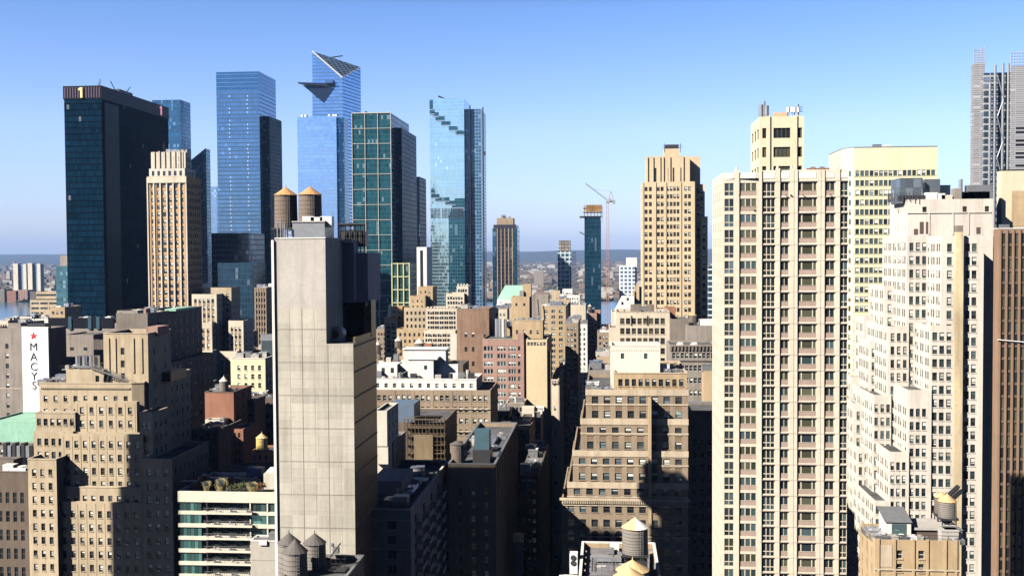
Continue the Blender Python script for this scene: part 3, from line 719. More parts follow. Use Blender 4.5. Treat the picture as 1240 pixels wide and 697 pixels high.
mb = MB(); mb.box(X(398, D), X(407, D), D-6, D, zd+2.6, zd+7); mb.build('deck_cabin', curtain('cabin_glass', (.1, .2, .35), (.03, .05, .1), 3, 2, .2, .1, .7, .1), b.root, b.base)
mb = MB(); rx, rz = X(400, D), Z(400, 66, D); mb.bar((rx-14, D+25, rz-1), (rx+14, D+25, rz+2.5), .8); mb.bar((rx-3, D+25, rz-14), (rx-5, D+25, rz), .9); mb.bar((rx-3, D+25, rz-14), (rx+3, D+25, rz), .6); mb.build('roof_crane', STEEL, b.root, b.base)
D = 1370; xl_, xr_ = X(362.5, D), X(409.5, D); zw = Z(385, 141, D)
b.poly([(xl_, D), (xr_, D), (xr_+4, D+45), (xl_, D+45)], 0, zw, (), C_30L, para=2, part='lower_wing')
b.mb('dark_corner', C_BLUE1).box(xr_+.2, xr_+9, D+6, D+26, 0, zw-1)
for xx in (366, 370, 399, 404, 407):
    mb = MB(); mb.cyl(X(xx, D), D+12, zw-2, zw+3.5, 3, 2.4, 12); mb.build('roof_vent', WHITEM, b.root, b.base)

# teal tower with cream frames
C_55 = curtain('glass_teal_deep', (.012, .062, .085), (.03, .085, .10), 4., 1.6, .16, .05, .12, .08, .6, .03, .4, .03)
CRF = plain('frame_cream', (.42, .41, .35), .4); D = 885
def framed(B, xl, xr, yt, D, xfar, ncol, nrow, rowh, bw=1.1, mat=None, frame=None):
    x0, x1 = X(xl, D), X(xr, D); y1 = far_y(xfar, x1); zt = Z((xl+xr)/2, yt, D)
    B.poly([(x0, D), (x1, D), (x1, y1), (x0, y1)], 0, zt, (), mat or C_55, para=2, part='curtain_wall')
    f = B.mb('frame', frame or CRF)
    for k in range(ncol+1):
        xx = x0+(x1-x0)*k/ncol; f.box(xx-bw*.5, xx+bw*.5, D-.8, D-.02, 0, zt+.5)
    for k in range(nrow):
        z = zt-k*rowh
        if z > 2: f.box(x0-bw*.5, x1+bw*.5, D-.6, D-.03, z-bw*.45, z+bw*.45)
    n2 = max(2, int((y1-D)/9))
    return x0, x1, y1, zt
b = new('framed_tower', 'dark teal glass tower with a cream grid frame left of the black tower', 'tower', 452, D)
x0, x1, y1, zt = framed(b, 428.5, 475, 137, D, 497, 3, 14, 18.6*D/F*1.0, .45)
b.poly([(x1-.4, D+24), (x1+4.5, D+24), (x1+4.5, y1+12), (x1-.4, y1+12)], 0, Z(487, 153, 900), (), curtain('glass_navy_grid', (.007, .022, .05), (.016, .04, .085), 4, 3, .16, .2, .05, .12, .5, .02, .2), para=2, part='side_wing')
mb = MB(); mb.bar((x0+14, D+15, zt), (x0+8, D+15, zt+3.5), .5); mb.bar((x0+14, D+15, zt), (x0+20, D+15, zt+2), .5); mb.build('roof_rig', STEEL, b.root, b.base)
b.mb('crown_wall', CRF).box(x0+.5, x1-.5, D+.6, D+1, zt-.2, zt+.7)
glass_tower('glass_tower', 'plain black slab tower between the framed teal tower and the pale stepped tower', 497, 509, 214, 1000, 517, curtain('glass_black_navy', (.006, .013, .032), (.004, .009, .02), 4, 2, .2, .1, .1, .14, .5, .02, .15))
b = new('framed_block', 'small green glass block with a yellow grid frame at the foot of the black tower', 'tower', 488, 620); D = 620
framed(b, 475, 496, 319, D, 505, 3, 8, 16*D/F, .6, curtain('glass_green', (.035, .12, .10), (.03, .06, .05), 3.8, 1.5, .2, .1, .5, .1, .6, .03, .8, .12), plain('frame_yellowgreen', (.50, .50, .28)))
b = new('white_tower', 'slim white concrete tower with one dark glass strip', 'tower', 512, 700); D = 700
x0, x1 = X(505, D), X(517, D); b.poly([(x0, D), (x1, D), (x1, D+22), (x0, D+22)], 0, Z(510, 299, D), (), WHITEP)
b.mb('glass_strip', DARK).box(x0+2.2, x0+4.2, D-.05, D+.3, 2, Z(510, 303, D))

# pale terraced tower
C_SP = curtain('glass_pale_cyan', (.46, .63, .66), (.30, .47, .52), 4.2, 1.55, .16, .05, .92, .07, .14, .02, .8, .004)
C_SPD = curtain('glass_cyan_dark', (.015, .07, .10), (.04, .13, .17), 4.2, 3.2, .16, .09, .5, .09, .5, .02)
D = 1307; b = new('terraced_tower', 'pale cyan glass tower with stepped terraces cut into its face', 'tower', 545, D)
x0, x1 = X(522, D), X(563.5, D); zt = Z(542, 119, D); y1 = far_y(571, x1)
stp = [(522, 138), (530, 145), (537, 152), (545, 160), (553, 160)]
b.poly([(x0, D), (x1, D), (x1, y1), (x0, y1)], 0, zt, (), C_SP, para=3, part='curtain_wall')
def steps(lst, h):
    for xa, xb, yy in lst:
        z = Z(xa, yy, D); tr = b.mb('terrace#%d_%d' % (xa, yy), C_SPD); tr.box(X(xa, D), X(xb, D), D-.35, D+3, z-h, z)
        b.mb('terrace_rail#%d_%d' % (xa, yy), DUCT).box(X(xa, D), X(xb, D), D-.6, D-.4, z-h-.6, z-h+.5)
steps([(522, 526, 121)], 12.); steps([(522, 528, 133), (526, 533, 136), (529, 540, 141), (536, 547, 147), (545, 556, 153), (553, 563.2, 158)], 5.2)
steps([(523, 527, 229), (523, 533, 235), (528, 545, 239), (540, 553, 243), (548, 563.2, 247)], 5.)
dz = MB(); dz.v += [(X(543, D), D-.2, 0), (X(563.4, D), D-.2, 0), (X(563.4, D), D-.2, Z(555, 240, D)), (X(552, D), D-.2, Z(555, 240, D)), (X(544, D), D-.2, Z(545, 262, D))]; dz.f += [(0, 1, 2, 3, 4)]
dz.build('reflection_patch', C_SPD, b.root, b.base)  # dark glass patch stands in for the reflection on the lower face
for k in range(24):
    if k % 8 == 7: continue
    xx = X(523, D)+k*1.75; b.mb('louvers', STEEL).box(xx-.35, xx+.35, D-.5, D-.25, Z(540, 264, D), Z(540, 252, D))
C_SPR = curtain('glass_steel_blue', (.03, .09, .17), (.14, .25, .36), 4.2, 3.2, .2, .14, .25, .1, .4, .02)
b.poly([(x1-.5, D+8), (X(584, D+8), D+8), (X(584, D+8), D+60), (x1-.5, D+60)], 0, Z(575, 131, D), (), C_SPR, para=3, part='side_wing')
ms = b.mb('mast', STEEL)
for px_, yt_, yb_ in ((570, 127, 330), (585.6, 129, 330)): ms.bar((X(px_, D), D+5, 10), (X(px_, D), D+5, Z(px_, yt_, D)), .8)
ms.box(X(585, D), X(588.5, D), D+3, D+7, Z(586, 187, D), Z(586, 183, D))
mb = MB(); mb.bar((X(531, D), D+10, Z(531, 115, D)), (X(543, D), D+10, Z(543, 120, D)), .9); mb.build('roof_rig', STEEL, b.root, b.base)

# dark tower with orange stripes
D = 900; b = new('striped_tower', 'dark slim tower with orange brick stripes and a brick top', 'tower', 612, D)
x0, x1 = X(598, D), X(625.5, D); zt = Z(612, 272, D)
b.poly([(x0, D), (x1, D), (x1, D+25), (x0, D+25)], 0, zt, (), curtain('glass_brown_dark', (.02, .03, .05), (.05, .035, .04), 3.4, 2, .3, .1, .4, .12), para=1)
for k in range(5):
    xx = x0+(x1-x0)*(.17+.165*k); b.mb('stripe', BROWNB).box(xx-.4, xx+.4, D-.5, D-.02, 0, zt-3)
b.box(602, 622, 264, D+6, 14, None, None, None, BROWNB, z0=zt-.9); b.mb('side_glass', C_BLUE1).box(x0-.8, x0+2.5, D-.6, D+24, 0, zt-3); b.mb('side_glass', C_BLUE1).box(x1-2.5, x1+.8, D-.6, D+24, 0, zt-3)
clutter(b, x0+6, x1-6, D+8, D+18, Z(612, 264, D), 5, 3, 4)
C_LT = curtain('glass_lattice', (.05, .12, .19), (.55, .60, .62), 4, 4, .28, .22, .5, .12, .5, .02, linerough=.6)
b = glass_tower('glass_tower', 'short blue glass tower still being topped out right of the striped tower', 675.5, 692, 304, 1000, 698, C_LT)
b.poly([(b.x0+1, 1001), (b.x1-1, 1001), (b.x1-1, 1015), (b.x0+1, 1015)], b.zt-2, Z(684, 291, 1000), (), curtain('scaffold_net', (.25, .22, .2), (.05, .05, .05), 3, 3, .25, .2, .0, .7, .6), para=0, part='unfinished_floors')
b = glass_tower('glass_tower', 'pale lattice clad tower beyond the white gabled roof', 750, 769, 322, 1150, 777, curtain('glass_lattice_pale', (.13, .22, .33), (.72, .74, .74), 4.2, 4.2, .35, .3, .4, .2, .4, .02, linerough=.6))
b.poly([(b.x0+8, 1152), (b.x1+2, 1152), (b.x1+2, 1190), (b.x0+8, 1190)], 0, Z(765, 312, 1150), (), WHITEP, para=1, part='rear_block')
# tower under construction and its crane
D = 905; b = new('unfinished_tower', 'dark blue glass tower with orange netted unfinished floors on top', 'tower', 716, D)
x0, x1 = X(708, D), X(728, D); zg = Z(716, 262, D); zt = Z(716, 249, D)
b.poly([(x0, D), (x1, D), (x1, D+16), (x0, D+16)], 0, zg, (), curtain('glass_navy_plain', (.012, .06, .10), (.012, .045, .08), 3.6, 1.5, .1, .05, .55, .1, .4, .015), para=0, part='curtain_wall')
NETO = stone('netting_orange', (.30, .17, .06), .4, .3); ob = b.mb('netting', NETO); sl = b.mb('open_floors', DKB)
for k in range(3): sl.box(x0-1, x1+1, D-1, D+17, zg+k*3.4, zg+k*3.4+.4)
for k in range(6): sl.box(x0+(x1-x0)*k/5-.3, x0+(x1-x0)*k/5+.3, D-.5, D+.1, zg+.4, zt)
ob.box(x0+1, x1+.8, D-.9, D-.6, zg+4, zt+.6); ob.box(x1+1.1, x1+1.3, D-.5, D+16, zg-5, zt); b.mb('hoist_deck', STEEL).box(x0-4, x0, D-1, D+4, zg-1.2, zg+.3)
b.mb('hoist_deck', STEEL).bar((x0-4, D, zg-13), (x0-.2, D, zg-15), .4)
ck = empty('tower_crane', (X(736, D), D, 0), 'lattice tower crane with a raised jib beside the unfinished tower', 'crane'); cb = (X(736, D), D, 0); cx_ = cb[0]
CRN = plain('crane_paint', (.42, .22, .16), .5); CRG = plain('crane_grey', (.25, .25, .27), .5)
mb = MB(); ztop = Z(736, 246, D); hw = .9
for sx in (-1, 1):
    for sy in (-1, 1): mb.bar((cx_+sx*hw, D+sy*hw, 0), (cx_+sx*hw, D+sy*hw, ztop), .16)
z_ = 0
while z_ < ztop-2: mb.bar((cx_-hw, D-hw, z_), (cx_+hw, D-hw, z_+2.2), .1); mb.bar((cx_+hw, D-hw, z_+2.2), (cx_-hw, D-hw, z_+4.4), .1); z_ += 4.4
mb.build('mast', CRN, ck, cb)
mb = MB(); mb.box(cx_-1.4, cx_+1.4, D-1.4, D+1.4, ztop, ztop+1.5); mb.box(cx_+1.5, cx_+3.2, D-1, D+1, ztop+1.5, ztop+4); mb.build('cab', CRG, ck, cb)
jt = at(709.5, 223, D); mb = MB(); a = Vector((cx_, D, ztop+2)); jv = jt-a
for oy, oz in ((-.7, 0), (.7, 0), (0, 1.3)): mb.bar(a+Vector((0, oy, oz)), jt+Vector((0, oy*.3, oz*.3)), .15)
for k in range(14): p = a+jv*(k/14); q_ = a+jv*((k+1)/14); mb.bar(p+Vector((0, -.7, 0)), q_+Vector((0, 0, 1.2)), .09); mb.bar(q_+Vector((0, 0, 1.2)), q_+Vector((0, -.6, 0)), .09)
mb.build('jib', CRG, ck, cb)
mb = MB(); mb.bar((cx_, D, ztop+1.5), (cx_+6, D, ztop+1.5), .7); mb.box(cx_+4, cx_+6.5, D-1.2, D+1.2, ztop-.5, ztop+2.4); mb.build('counterweight', CRG, ck, cb)
mb = MB(); pk = Vector((cx_+3, D, ztop+10)); mb.bar((cx_, D, ztop+1.5), pk, .25); mb.bar((cx_+5, D, ztop+2), pk, .2); mb.bar(pk, a+jv*.7, .08); mb.build('a_frame', CRN, ck, cb)
# right edge: tower wrapped in pale rod screens
D = 680; b = new('screened_tower', 'tall grey tower wrapped in pale rod screens at the right edge', 'tower', 1215, D)
SCR = curtain('rod_screen', (.185, .18, .19), (.33, .335, .35), 1.3, 6, .4, .04, .0, .6, .35, 0, linerough=.6); CF = curtain('glass_grey_lattice', (.06, .09, .12), (.40, .41, .43), 4.2, 7, .25, .06, .5, .15, .6, .02)
xa, xb, xc, xd = X(1183, D), X(1196, D), X(1222, D), X(1265, D)
b.poly([(xb-1, D+6), (xd, D+6), (xd, D+14), (xb-1, D+14)], 0, Z(1215, 86, D), (), CF, para=2)
sc = b.mb('screen', SCR); sc.box(xa, xb, D+8, D+9.2, 0, Z(1190, 74, D)); sc.box(xc, xd, D, D+1.2, 0, Z(1230, 80, D)); sc.box(xa-.4, xa+.4, D+9.4, D+13, 0, Z(1190, 74, D))
rr = b.mb('screen_rods#1', METAL)
for k in range(9): xx = xa+(xb-xa)*k/8; rr.bar((xx, D+8.5, Z(1190, 76, D)), (xx, D+8.5, Z(1190, 57+(k*7) % 5-k*.6, D)), .22)
for k in range(6): rr.bar((xa, D+8.5, Z(1190, 73-k*3, D)), (xb, D+8.5, Z(1190, 73-k*3, D)), .16)
rr = b.mb('screen_rods#2', METAL)
for k in range(14): xx = xc+(xd-xc)*k/13; rr.bar((xx, D+.5, Z(1230, 82, D)), (xx, D+.5, Z(1230, 61+(k*7) % 3, D)), .22)
for k in range(5): rr.bar((xc, D+.5, Z(1230, 79-k*3.6, D)), (xd, D+.5, Z(1230, 79-k*3.6, D)), .16)
cl = b.mb('steel_column', METAL)
for px_, yt_ in ((1199, 100), (1205, 78), (1214.5, 76), (1221, 76)): cl.bar((X(px_, D), D+3, 0), (X(px_, D), D+3, Z(px_, yt_, D)), .75, 8)
for k in range(30): z_ = Z(1205, 96+k*8.4, D); cl.box(X(1197, D), X(1208, D), D+2.6, D+3.4, z_-.35, z_+.35)
for k in range(3): z_ = Z(1205, 92+k*50, D); cl.bar((X(1208, D), D+2.5, z_), (X(1215, D), D+2.5, z_-14), .3); cl.bar((X(1208, D), D+2.5, z_-24), (X(1215, D), D+2.5, z_-14), .3)
for k in range(30):
    if k % 3: sc2 = b.mb('screen_gap', BLACK); z_ = Z(1230, 150+k*5, D); sc2.box(xc+3, xd, D-.1, D+.02, z_-.8, z_+.4) if 150+k*5 < 205 else None

# ================================================================== nearer buildings
# ---- cream apartment tower
D = 210; k = D/F
b = new('apartment_tower', 'tall cream apartment tower with brick panels under its windows', 'apartment tower', 945, D)
def strip(B, xl, xr, D, z0, z1, spec, mat):
    B.facade((X(xl, D), D), (X(xr, D), D), z0, z1, spec, mat)
ztop = Z(945, 207, D); FH = 18.72*k; y1 = D+22
x0, xm, x1 = X(876, D), X(921, D), X(1026.5, D)
bot = 125-.305*D-10
CRM2 = stone('stone_cream_tower', (.64, .57, .465), .05, .08)
def colspec(kind, wpx, h, span, top, frame='cream', mix='ddddtto'):
    return W(1, wpx*k, h*k, FH, top=top*k, mL=0, mR=0, kind=kind, frame=frame, mix=mix, span=span, rec=.18, zmin=bot, spanh=5.6*k)
# left wing (a little set back), main front
yl = D+2.2
segL = [(876, 878.5, None), (878.5, 890.5, colspec('grid2', 11, 15.2, None, 11)), (890.5, 897, None), (897, 918.5, colspec('triple', 20, 9.6, BRKSP, 11, mix='dttttoo')), (918.5, 921, None)]
segM = [(921, 923, None), (923, 938.5, colspec('grid3', 14.5, 15.8, None, 14, mix='dddddt')), (938.5, 944.5, None), (944.5, 955, colspec('pair', 10, 9.6, BRKSP, 14)),
        (955, 966, None), (966, 989, colspec('combo', 21.5, 9.6, BRKSP, 14, mix='ooootd')), (989, 998.5, None), (998.5, 1011, colspec('pair', 10.5, 9.6, BRKSP, 14)), (1011, 1017, None), (1017, 1026.5, colspec('grid2', 9, 15.8, None, 14))]
for a, c, sp in segL: b.facade((X(a, D), yl), (X(c, D), yl), 0, ztop-.3, sp, CRM2)
for a, c, sp in segM: strip(b, a, c, D, 0, ztop, sp, CRM2)
b.facade((xm-.003, yl), (xm-.003, D), 0, ztop, None, CRM2)
b.facade((x0, y1), (x0, yl), 0, ztop-.3, W(5, 1.7, 1.55, FH, top=11*k, kind='pair', mix='ddt', span=BRKSP, zmin=bot), CRM2)
b.facade((x1, D), (x1, y1), 0, ztop, W(6, 1.7, 1.55, FH, top=14*k, kind='pair', mix='ddt', span=BRKSP, zmin=bot), CRM2)
b.facade((x1, y1), (x0, y1), 0, ztop, None, CRM2)
b.mb('roof', ROOF_LT).poly([(x0, yl, ztop-1.2), (x1, D+.4, ztop-1.2), (x1, y1, ztop-1.2), (x0, y1, ztop-1.2)])
pr = b.mb('parapet', WHITEP)
pr.box(x0+.1, xm, yl+.02, yl+.4, ztop-1.2, ztop-.1); pr.box(xm+.1, x1-.1, D+.05, D+.45, ztop-1.2, ztop+.15); pr.box(x0+.02, x0+.4, yl+.5, y1, ztop-1.2, ztop-.1); pr.box(x1-.4, x1-.02, D+.5, y1, ztop-1.2, ztop+.1)
for a, c, yy in ((879, 890, yl), (898, 917, yl), (924, 938, D), (945, 955, D), (967, 988, D), (999, 1010, D), (1018, 1026, D)):
    b.mb('parapet_panel', WHITEP).box(X(a, D), X(c, D), yy-.06, yy+.02, ztop-8.8*k, ztop-2*k)
for a, c, yy in ((890.8, 896.6, yl), (918.8, 922.4, D), (938.8, 944.2, D), (956, 961, D), (961.5, 965.5, D), (989.4, 993.5, D), (994, 998.2, D), (1011.5, 1016.6, D)):
    b.mb('pilaster', CRM2).box(X(a, D), X(c, D), yy-.22, yy-.003, 0, ztop+.45 if c-a > 4.5 else ztop+.1); 
    if c-a > 4.5: xc = (X(a, D)+X(c, D))/2; b.mb('finial', CRM2).cyl(xc, yy+.1, ztop+.45, ztop+1.15, .34, .1, 8)
for i in range(28):                                    # the storey joints
    z = ztop-13*k-i*FH
    if z > bot: b.mb('joint', GREYBR).box(xm, x1, D-.235, D-.002, z+.02, z+.09)
for px_ in (951, 957, 972, 1005, 1018, 895):
    mb = MB(); z = Z(px_, 237, D); mb.box(X(px_, D)-.14, X(px_, D)+.14, D-.5, D-.23, z, z+.2); mb.build('flood_lamp', STEEL, b.root, b.base)
# its penthouse
Dp = 217; kp = Dp/F; xa, xb = X(919.5, Dp), X(973, Dp); ya, yb_ = Dp, Dp+13; zp = Z(945, 141, Dp)
PHS = stone('penthouse_cream', (.66, .58, .42), .05, .06)
psp = [(919.5, 922.5, 0), (922.5, 928, 1), (928, 936, 0), (936, 957, 4), (957, 965, 0), (965, 971, 1), (971, 973, 0)]
for a, c, n in psp:
    sp = None if not n else W(1, (c-a-.6)*kp, 12*kp, 22.5*kp, top=13.5*kp, mL=0, mR=0, kind={1: 'single', 4: 'quad'}[n], mix='doo', rec=.3)
    b.facade((X(a, Dp), ya), (X(c, Dp), ya), ztop-1.2, zp, sp, PHS, 'penthouse')
b.facade((xa, yb_), (xa, ya), ztop-1.2, zp, W(3, 2.6, 12*kp, 22.5*kp, top=13.5*kp, kind='pair', mix='do'), PHS, 'penthouse')
b.facade((xb, ya), (xb, yb_), ztop-1.2, zp, None, PHS, 'penthouse'); b.facade((xb, yb_), (xa, yb_), ztop-1.2, zp, None, PHS, 'penthouse')
b.mb('roof', ROOF_LT).poly([(xa, ya, zp-.3), (xb, ya, zp-.3), (xb, yb_, zp-.3), (xa, yb_, zp-.3)])
for a, c in ((928.6, 932), (961, 964.6)): b.mb('penthouse', PHS).box(X(a, Dp), X(c, Dp), ya-.25, ya-.004, ztop-1.2, zp+.1)
mb = MB(); mb.prism([(X(937, Dp), ya+1), (X(954, Dp), ya+1), (X(950, Dp), ya+4), (X(940, Dp), ya+4)], zp-.3, zp+.9); mb.build('tarpaulin', plain('tarp_orange', (.62, .36, .22), .7), b.root, b.base)
for px_, h, r in ((923, 2.6, .5), (926.5, 3.3, .34), (929.5, 2.4, .5)):
    mb = MB(); mb.cyl(X(px_, Dp), ya+2, zp-.3, zp+h, r, r, 12); mb.build('flue', METAL if r > .4 else DUCT, b.root, b.base)
for px_ in (955, 960, 963, 967.5):
    mb = MB(); mb.bar((X(px_, Dp), ya+1.5, zp-.3), (X(px_, Dp), ya+1.5, zp+1.4), .1); mb.cyl(X(px_, Dp), ya+1.3, zp+.9, zp+1.9, .35, .35, 10); mb.build('antenna_drum', WHITEM, b.root, b.base)
antenna(b, X(968.5, Dp), ya+2, zp-.3, 2.9)
for i, px_ in enumerate((979, 984, 990, 995, 1001)):
    mb = MB(); mb.box(X(px_, 214)-.4, X(px_, 214)+.4, 213.6, 214.6, ztop-1.2, ztop+.75+.25*(i % 2)); mb.build('roof_unit', plain('unit_rust', (.25, .14, .09)), b.root, b.base)

# ---- brown stepped office block, lower left
D = 283; k = D/F
b = new('office_block', 'sand stone stepped office block half in shade at lower left', 'office building', 130, D)
def bw(n, wpx=5.3, hpx=8.9, **kw): return wp(D, n, wpx, hpx, 16.9, sill=True, mix='dddbBBFFthAa', frame='brown', **kw)
PR = dict(pier=(1.1, .28, .6))
b.box(124, 178, 404, 291, 16, wp(D, 1, 5, 9, 16.5, top=18, cols=[(5.0, 6.1)], kind='sash', mix='d'), wp(D, 2, 3, 9, 22, top=20, mix='d'), None, SANDST, para=.9, cop=TRIM)
tw = Z(150, 404, 291)
for px_ in (130, 138, 160, 170): b.mb('pilaster', SANDST).box(X(px_, 291)-.3, X(px_, 291)+.3, 290.75, 290.996, tw-11, tw-1.2)
b.mb('roof_hut', PINKB).box(X(176, 296), X(190, 296), 296, 304, tw-1, tw+1.6)
b.box(78, 123.5, 447, 289.5, 14, wp(D, 1, 5, 8, 20, top=8, cols=[(8.6, 9.7)], mix='d'), None, None, SANDST, para=.6)
Dm = 286.5; xL, xR = X(45, Dm), X(170, Dm); zt3 = Z(110, 464, Dm)
xs = X(181, 293); yfar = far_y(229, xs)
b.poly([(xL, Dm), (xR-3, Dm), (xR, Dm+1.2), (xs-.8, 291), (xs, 293.5), (xs, yfar), (xL, yfar)], 0, zt3,
       [wp(D, 9, 5.2, 7.6, 16.9, top=16, mL=1.5, mR=1.5, sill=True, mix='dbBFFhs', frame='brown'), None, wp(D, 1, 4.5, 7.6, 16.9, top=16), None, wp(D, 7, 4, 7.6, 16.9, top=16, mix='ddB', pier=(1.0, .25, .8))], SANDST, cop=TRIM)
b.mb('frieze', TRIM).box(xL+.4, xR-3.4, Dm-.2, Dm-.003, zt3-1.5, zt3-1.1)
for i in range(46): xx = xL+.7+i*(xR-xL-4.5)/45; b.mb('dentils', TRIM).box(xx-.13, xx+.13, Dm-.34, Dm-.202, zt3-1.52, zt3-1.12)
# tiers in front
b.box(40, 88, 500, 283.6, 2.7, bw(6, mL=0, mR=0, top=7, gap=3), None, None, SANDST, para=.8, cop=TRIM)
b.box(88, 163, 486, 284.4, 1.9, bw(6, top=7, **PR), None, None, SANDST, para=.6)
b.box(37, 85, 522, 282.2, 1.2, bw(5, top=9), None, None, SANDST, para=.6)
b.box(70.5, 170.4, 525, 281, 3, bw(9, top=9, **PR), None, None, SANDST, para=.7)
b.box(69.5, 168, 590, 279.6, 1.2, bw(9, top=10), None, None, SANDST, para=.8, cop=TRIM)
b.box(64, 168.3, 607.5, 278.2, 1.2, bw(9, top=11, pier=(1.0, .3, .4)), None, None, SANDST, para=.6)
b.box(29, 64, 556, 276, 9, bw(3, gap=3, top=12, wpx=5), wp(D, 1, 4, 8, 16.9, top=11), None, SANDST, para=.9, cop=TRIM)
xr_ = X(205, 276); b.box(168.5, 205, 556, 276, far_y(250, xr_)-276, bw(3, top=12, wpx=5), wp(D, 8, 4, 8.2, 16.9, top=12, mix='dddB', pier=(1.1, .25, .5)), None, SANDST, para=.9, cop=TRIM)
b.box(166, 182, 500, 281.5, 11, wp(D, 2, 5, 8, 16.9, top=12), wp(D, 3, 4, 8, 16.9, top=12), None, SANDST, para=.8, cop=TRIM)
# roof kit: ladder walkway, white cylinders
zr = Z(100, 447, 289.5)
for i in range(6):
    mb = MB(); xx = X(91+i*4.2, 295); mb.cyl(xx, 296+(i % 2), zr-.6, zr+3.2, .75, .75, 14); mb.build('roof_cylinder', DUCT, b.root, b.base)
mb = MB(); p, q = Vector((X(103, 288.5), 288.4, zr+1.0)), Vector((X(153, 288.5), 288.2, zt3+.4))
for o_ in (0, 1.1):
    mb.bar(p+Vector((0, o_, 0)), q+Vector((0, o_, 0)), .12); mb.bar(p+Vector((0, o_, 1.0)), q+Vector((0, o_, 1.0)), .06)
for i in range(22): t_ = i/21; r_ = p.lerp(q, t_); mb.bar(r_, r_+Vector((0, 1.1, 0)), .07); mb.bar(r_, r_+Vector((0, 0, 1.0)), .04)
mb.build('roof_stair', METAL, b.root, b.base)
mb = MB()
for i in range(5): mb.bar((X(120+i*5, 288), 288.6, zt3-.8), (X(124+i*5, 288), 288.6, zt3+3-i*.5), .08)
mb.bar((X(84, 290), 289.9, zr+.9), (X(122, 290), 289.9, zr+1.0), .07); mb.bar((X(84, 290), 289.9, zr+.5), (X(122, 290), 289.9, zr+.5), .05); mb.build('roof_rail', METAL, b.root, b.base)
clutter(b, X(50, 290), X(75, 290), 289, 300, zt3-1, 6, 1, 2.); roof_kit(b, X(48, 290), X(76, 290), 288.5, 303, zt3-1, 3); roof_kit(b, X(80, 296), X(122, 296), 291, 302, zr-.6, 4)
b.mb('dark_shed', STEEL).box(X(180, 300), X(205, 300), 300, 312, zt3-1, zt3+1.6)

# ---- blank grey tower, centre left
D = 200
b = new('blank_tower', 'windowless pale grey slab tower with panel joints, tallest thing at centre left', 'tower', 380, D)
PANEL = stone('concrete_panel', (.47, .44, .375), .09, .2, panel=(5.02, 3.07)); SIDEM = None
x0, x1, xu = X(333.5, D), X(427, D), X(394.5, D); y1 = far_y(455, x1)
zs, zc_, zt = Z(410, 416, D), Z(365, 373, D), Z(363, 289, D)
m, t, bb = newmat('panel_bronze_sheen'); tc = nd(t, 'ShaderNodeTexCoord').outputs['Object']
nn = noise(t, mapping(t, tc, (1, 1.6, .25)), 1.2, 5, .7)  # streaks in the brown colour stand in for reflections on the cladding
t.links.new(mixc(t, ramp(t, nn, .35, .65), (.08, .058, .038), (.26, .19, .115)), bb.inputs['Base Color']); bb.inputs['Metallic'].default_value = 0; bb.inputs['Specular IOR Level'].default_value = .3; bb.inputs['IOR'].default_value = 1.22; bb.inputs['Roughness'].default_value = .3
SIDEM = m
w_ = b.mb('wall', PANEL); P_ = lambda x, y, z: (x, y, z)
w_.quad((x0, D, 0), (x1, D, 0), (x1, D, zs), (x0, D, zs)); w_.quad((x0, y1, 0), (x0, D, 0), (x0, D, zs), (x0, y1, zs)); w_.quad((x1, y1, 0), (x0, y1, 0), (x0, y1, zs), (x1, y1, zs))
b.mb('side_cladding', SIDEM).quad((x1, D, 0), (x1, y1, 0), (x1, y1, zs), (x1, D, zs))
for i in range(11): z = zs-.4-i*6.15/2*1.6; b.mb('side_ledge', BROWNB).box(x1+.003, x1+.1, D+.4, y1-.2, z-.3, z)
b.mb('roof', ROOF).quad((xu, D, zs), (x1, D, zs), (x1, y1, zs), (xu, y1, zs)); b.mb('roof', ROOF).quad((x0, D+16, zs), (xu, D+16, zs), (xu, y1, zs), (x0, y1, zs))
b.poly([(x0, D), (xu, D), (xu, D+13), (x0, D+13)], zs, zc_, (), PANEL, para=0)
b.poly([(x0, D), (xu, D), (xu, D+13), (x0, D+13)], zc_, zt, (), GREYP, para=.9, cop=WHITEP, part='upper_wall')
jn = b.mb('panel_joint', GREYBR); js = b.mb('panel_seam', GREYC)
for i in range(9):
    z = Z(380, 398.5+i*40, D)
    if z < 10: break
    xr_ = x1 if z < zs else xu
    jn.box(x0+.3, xr_-.05, D-.03, D-.002, z-.07, z+.07)
    z2 = Z(380, 418.5+i*40, D); js.box(x0+.3, (x1 if z2 < zs else xu)-.05, D-.02, D-.002, z2-.03, z2+.03)
for px_, zz in ((365, zc_-.1), (396, zs-.2)): jn.box(X(px_, D)-.05, X(px_, D)+.05, D-.035, D-.004, 0, zz)
for i in range(60):
    z = Z(380, 398.5, D)-i*1.53
    if i % 2 and z > 50: js.box(x0+.3, (x1 if z < zs else xu)-.05, D-.012, D-.002, z-.015, z+.015)
for px_ in (350, 380, 411): js.box(X(px_, D)-.02, X(px_, D)+.02, D-.022, D-.004, 0, zc_ if px_ < 400 else zs-.2)
b.mb('corner_strip', WHITEP).box(x0-.6, x0-.12, D-.35, D+.5, 0, zt-.2)
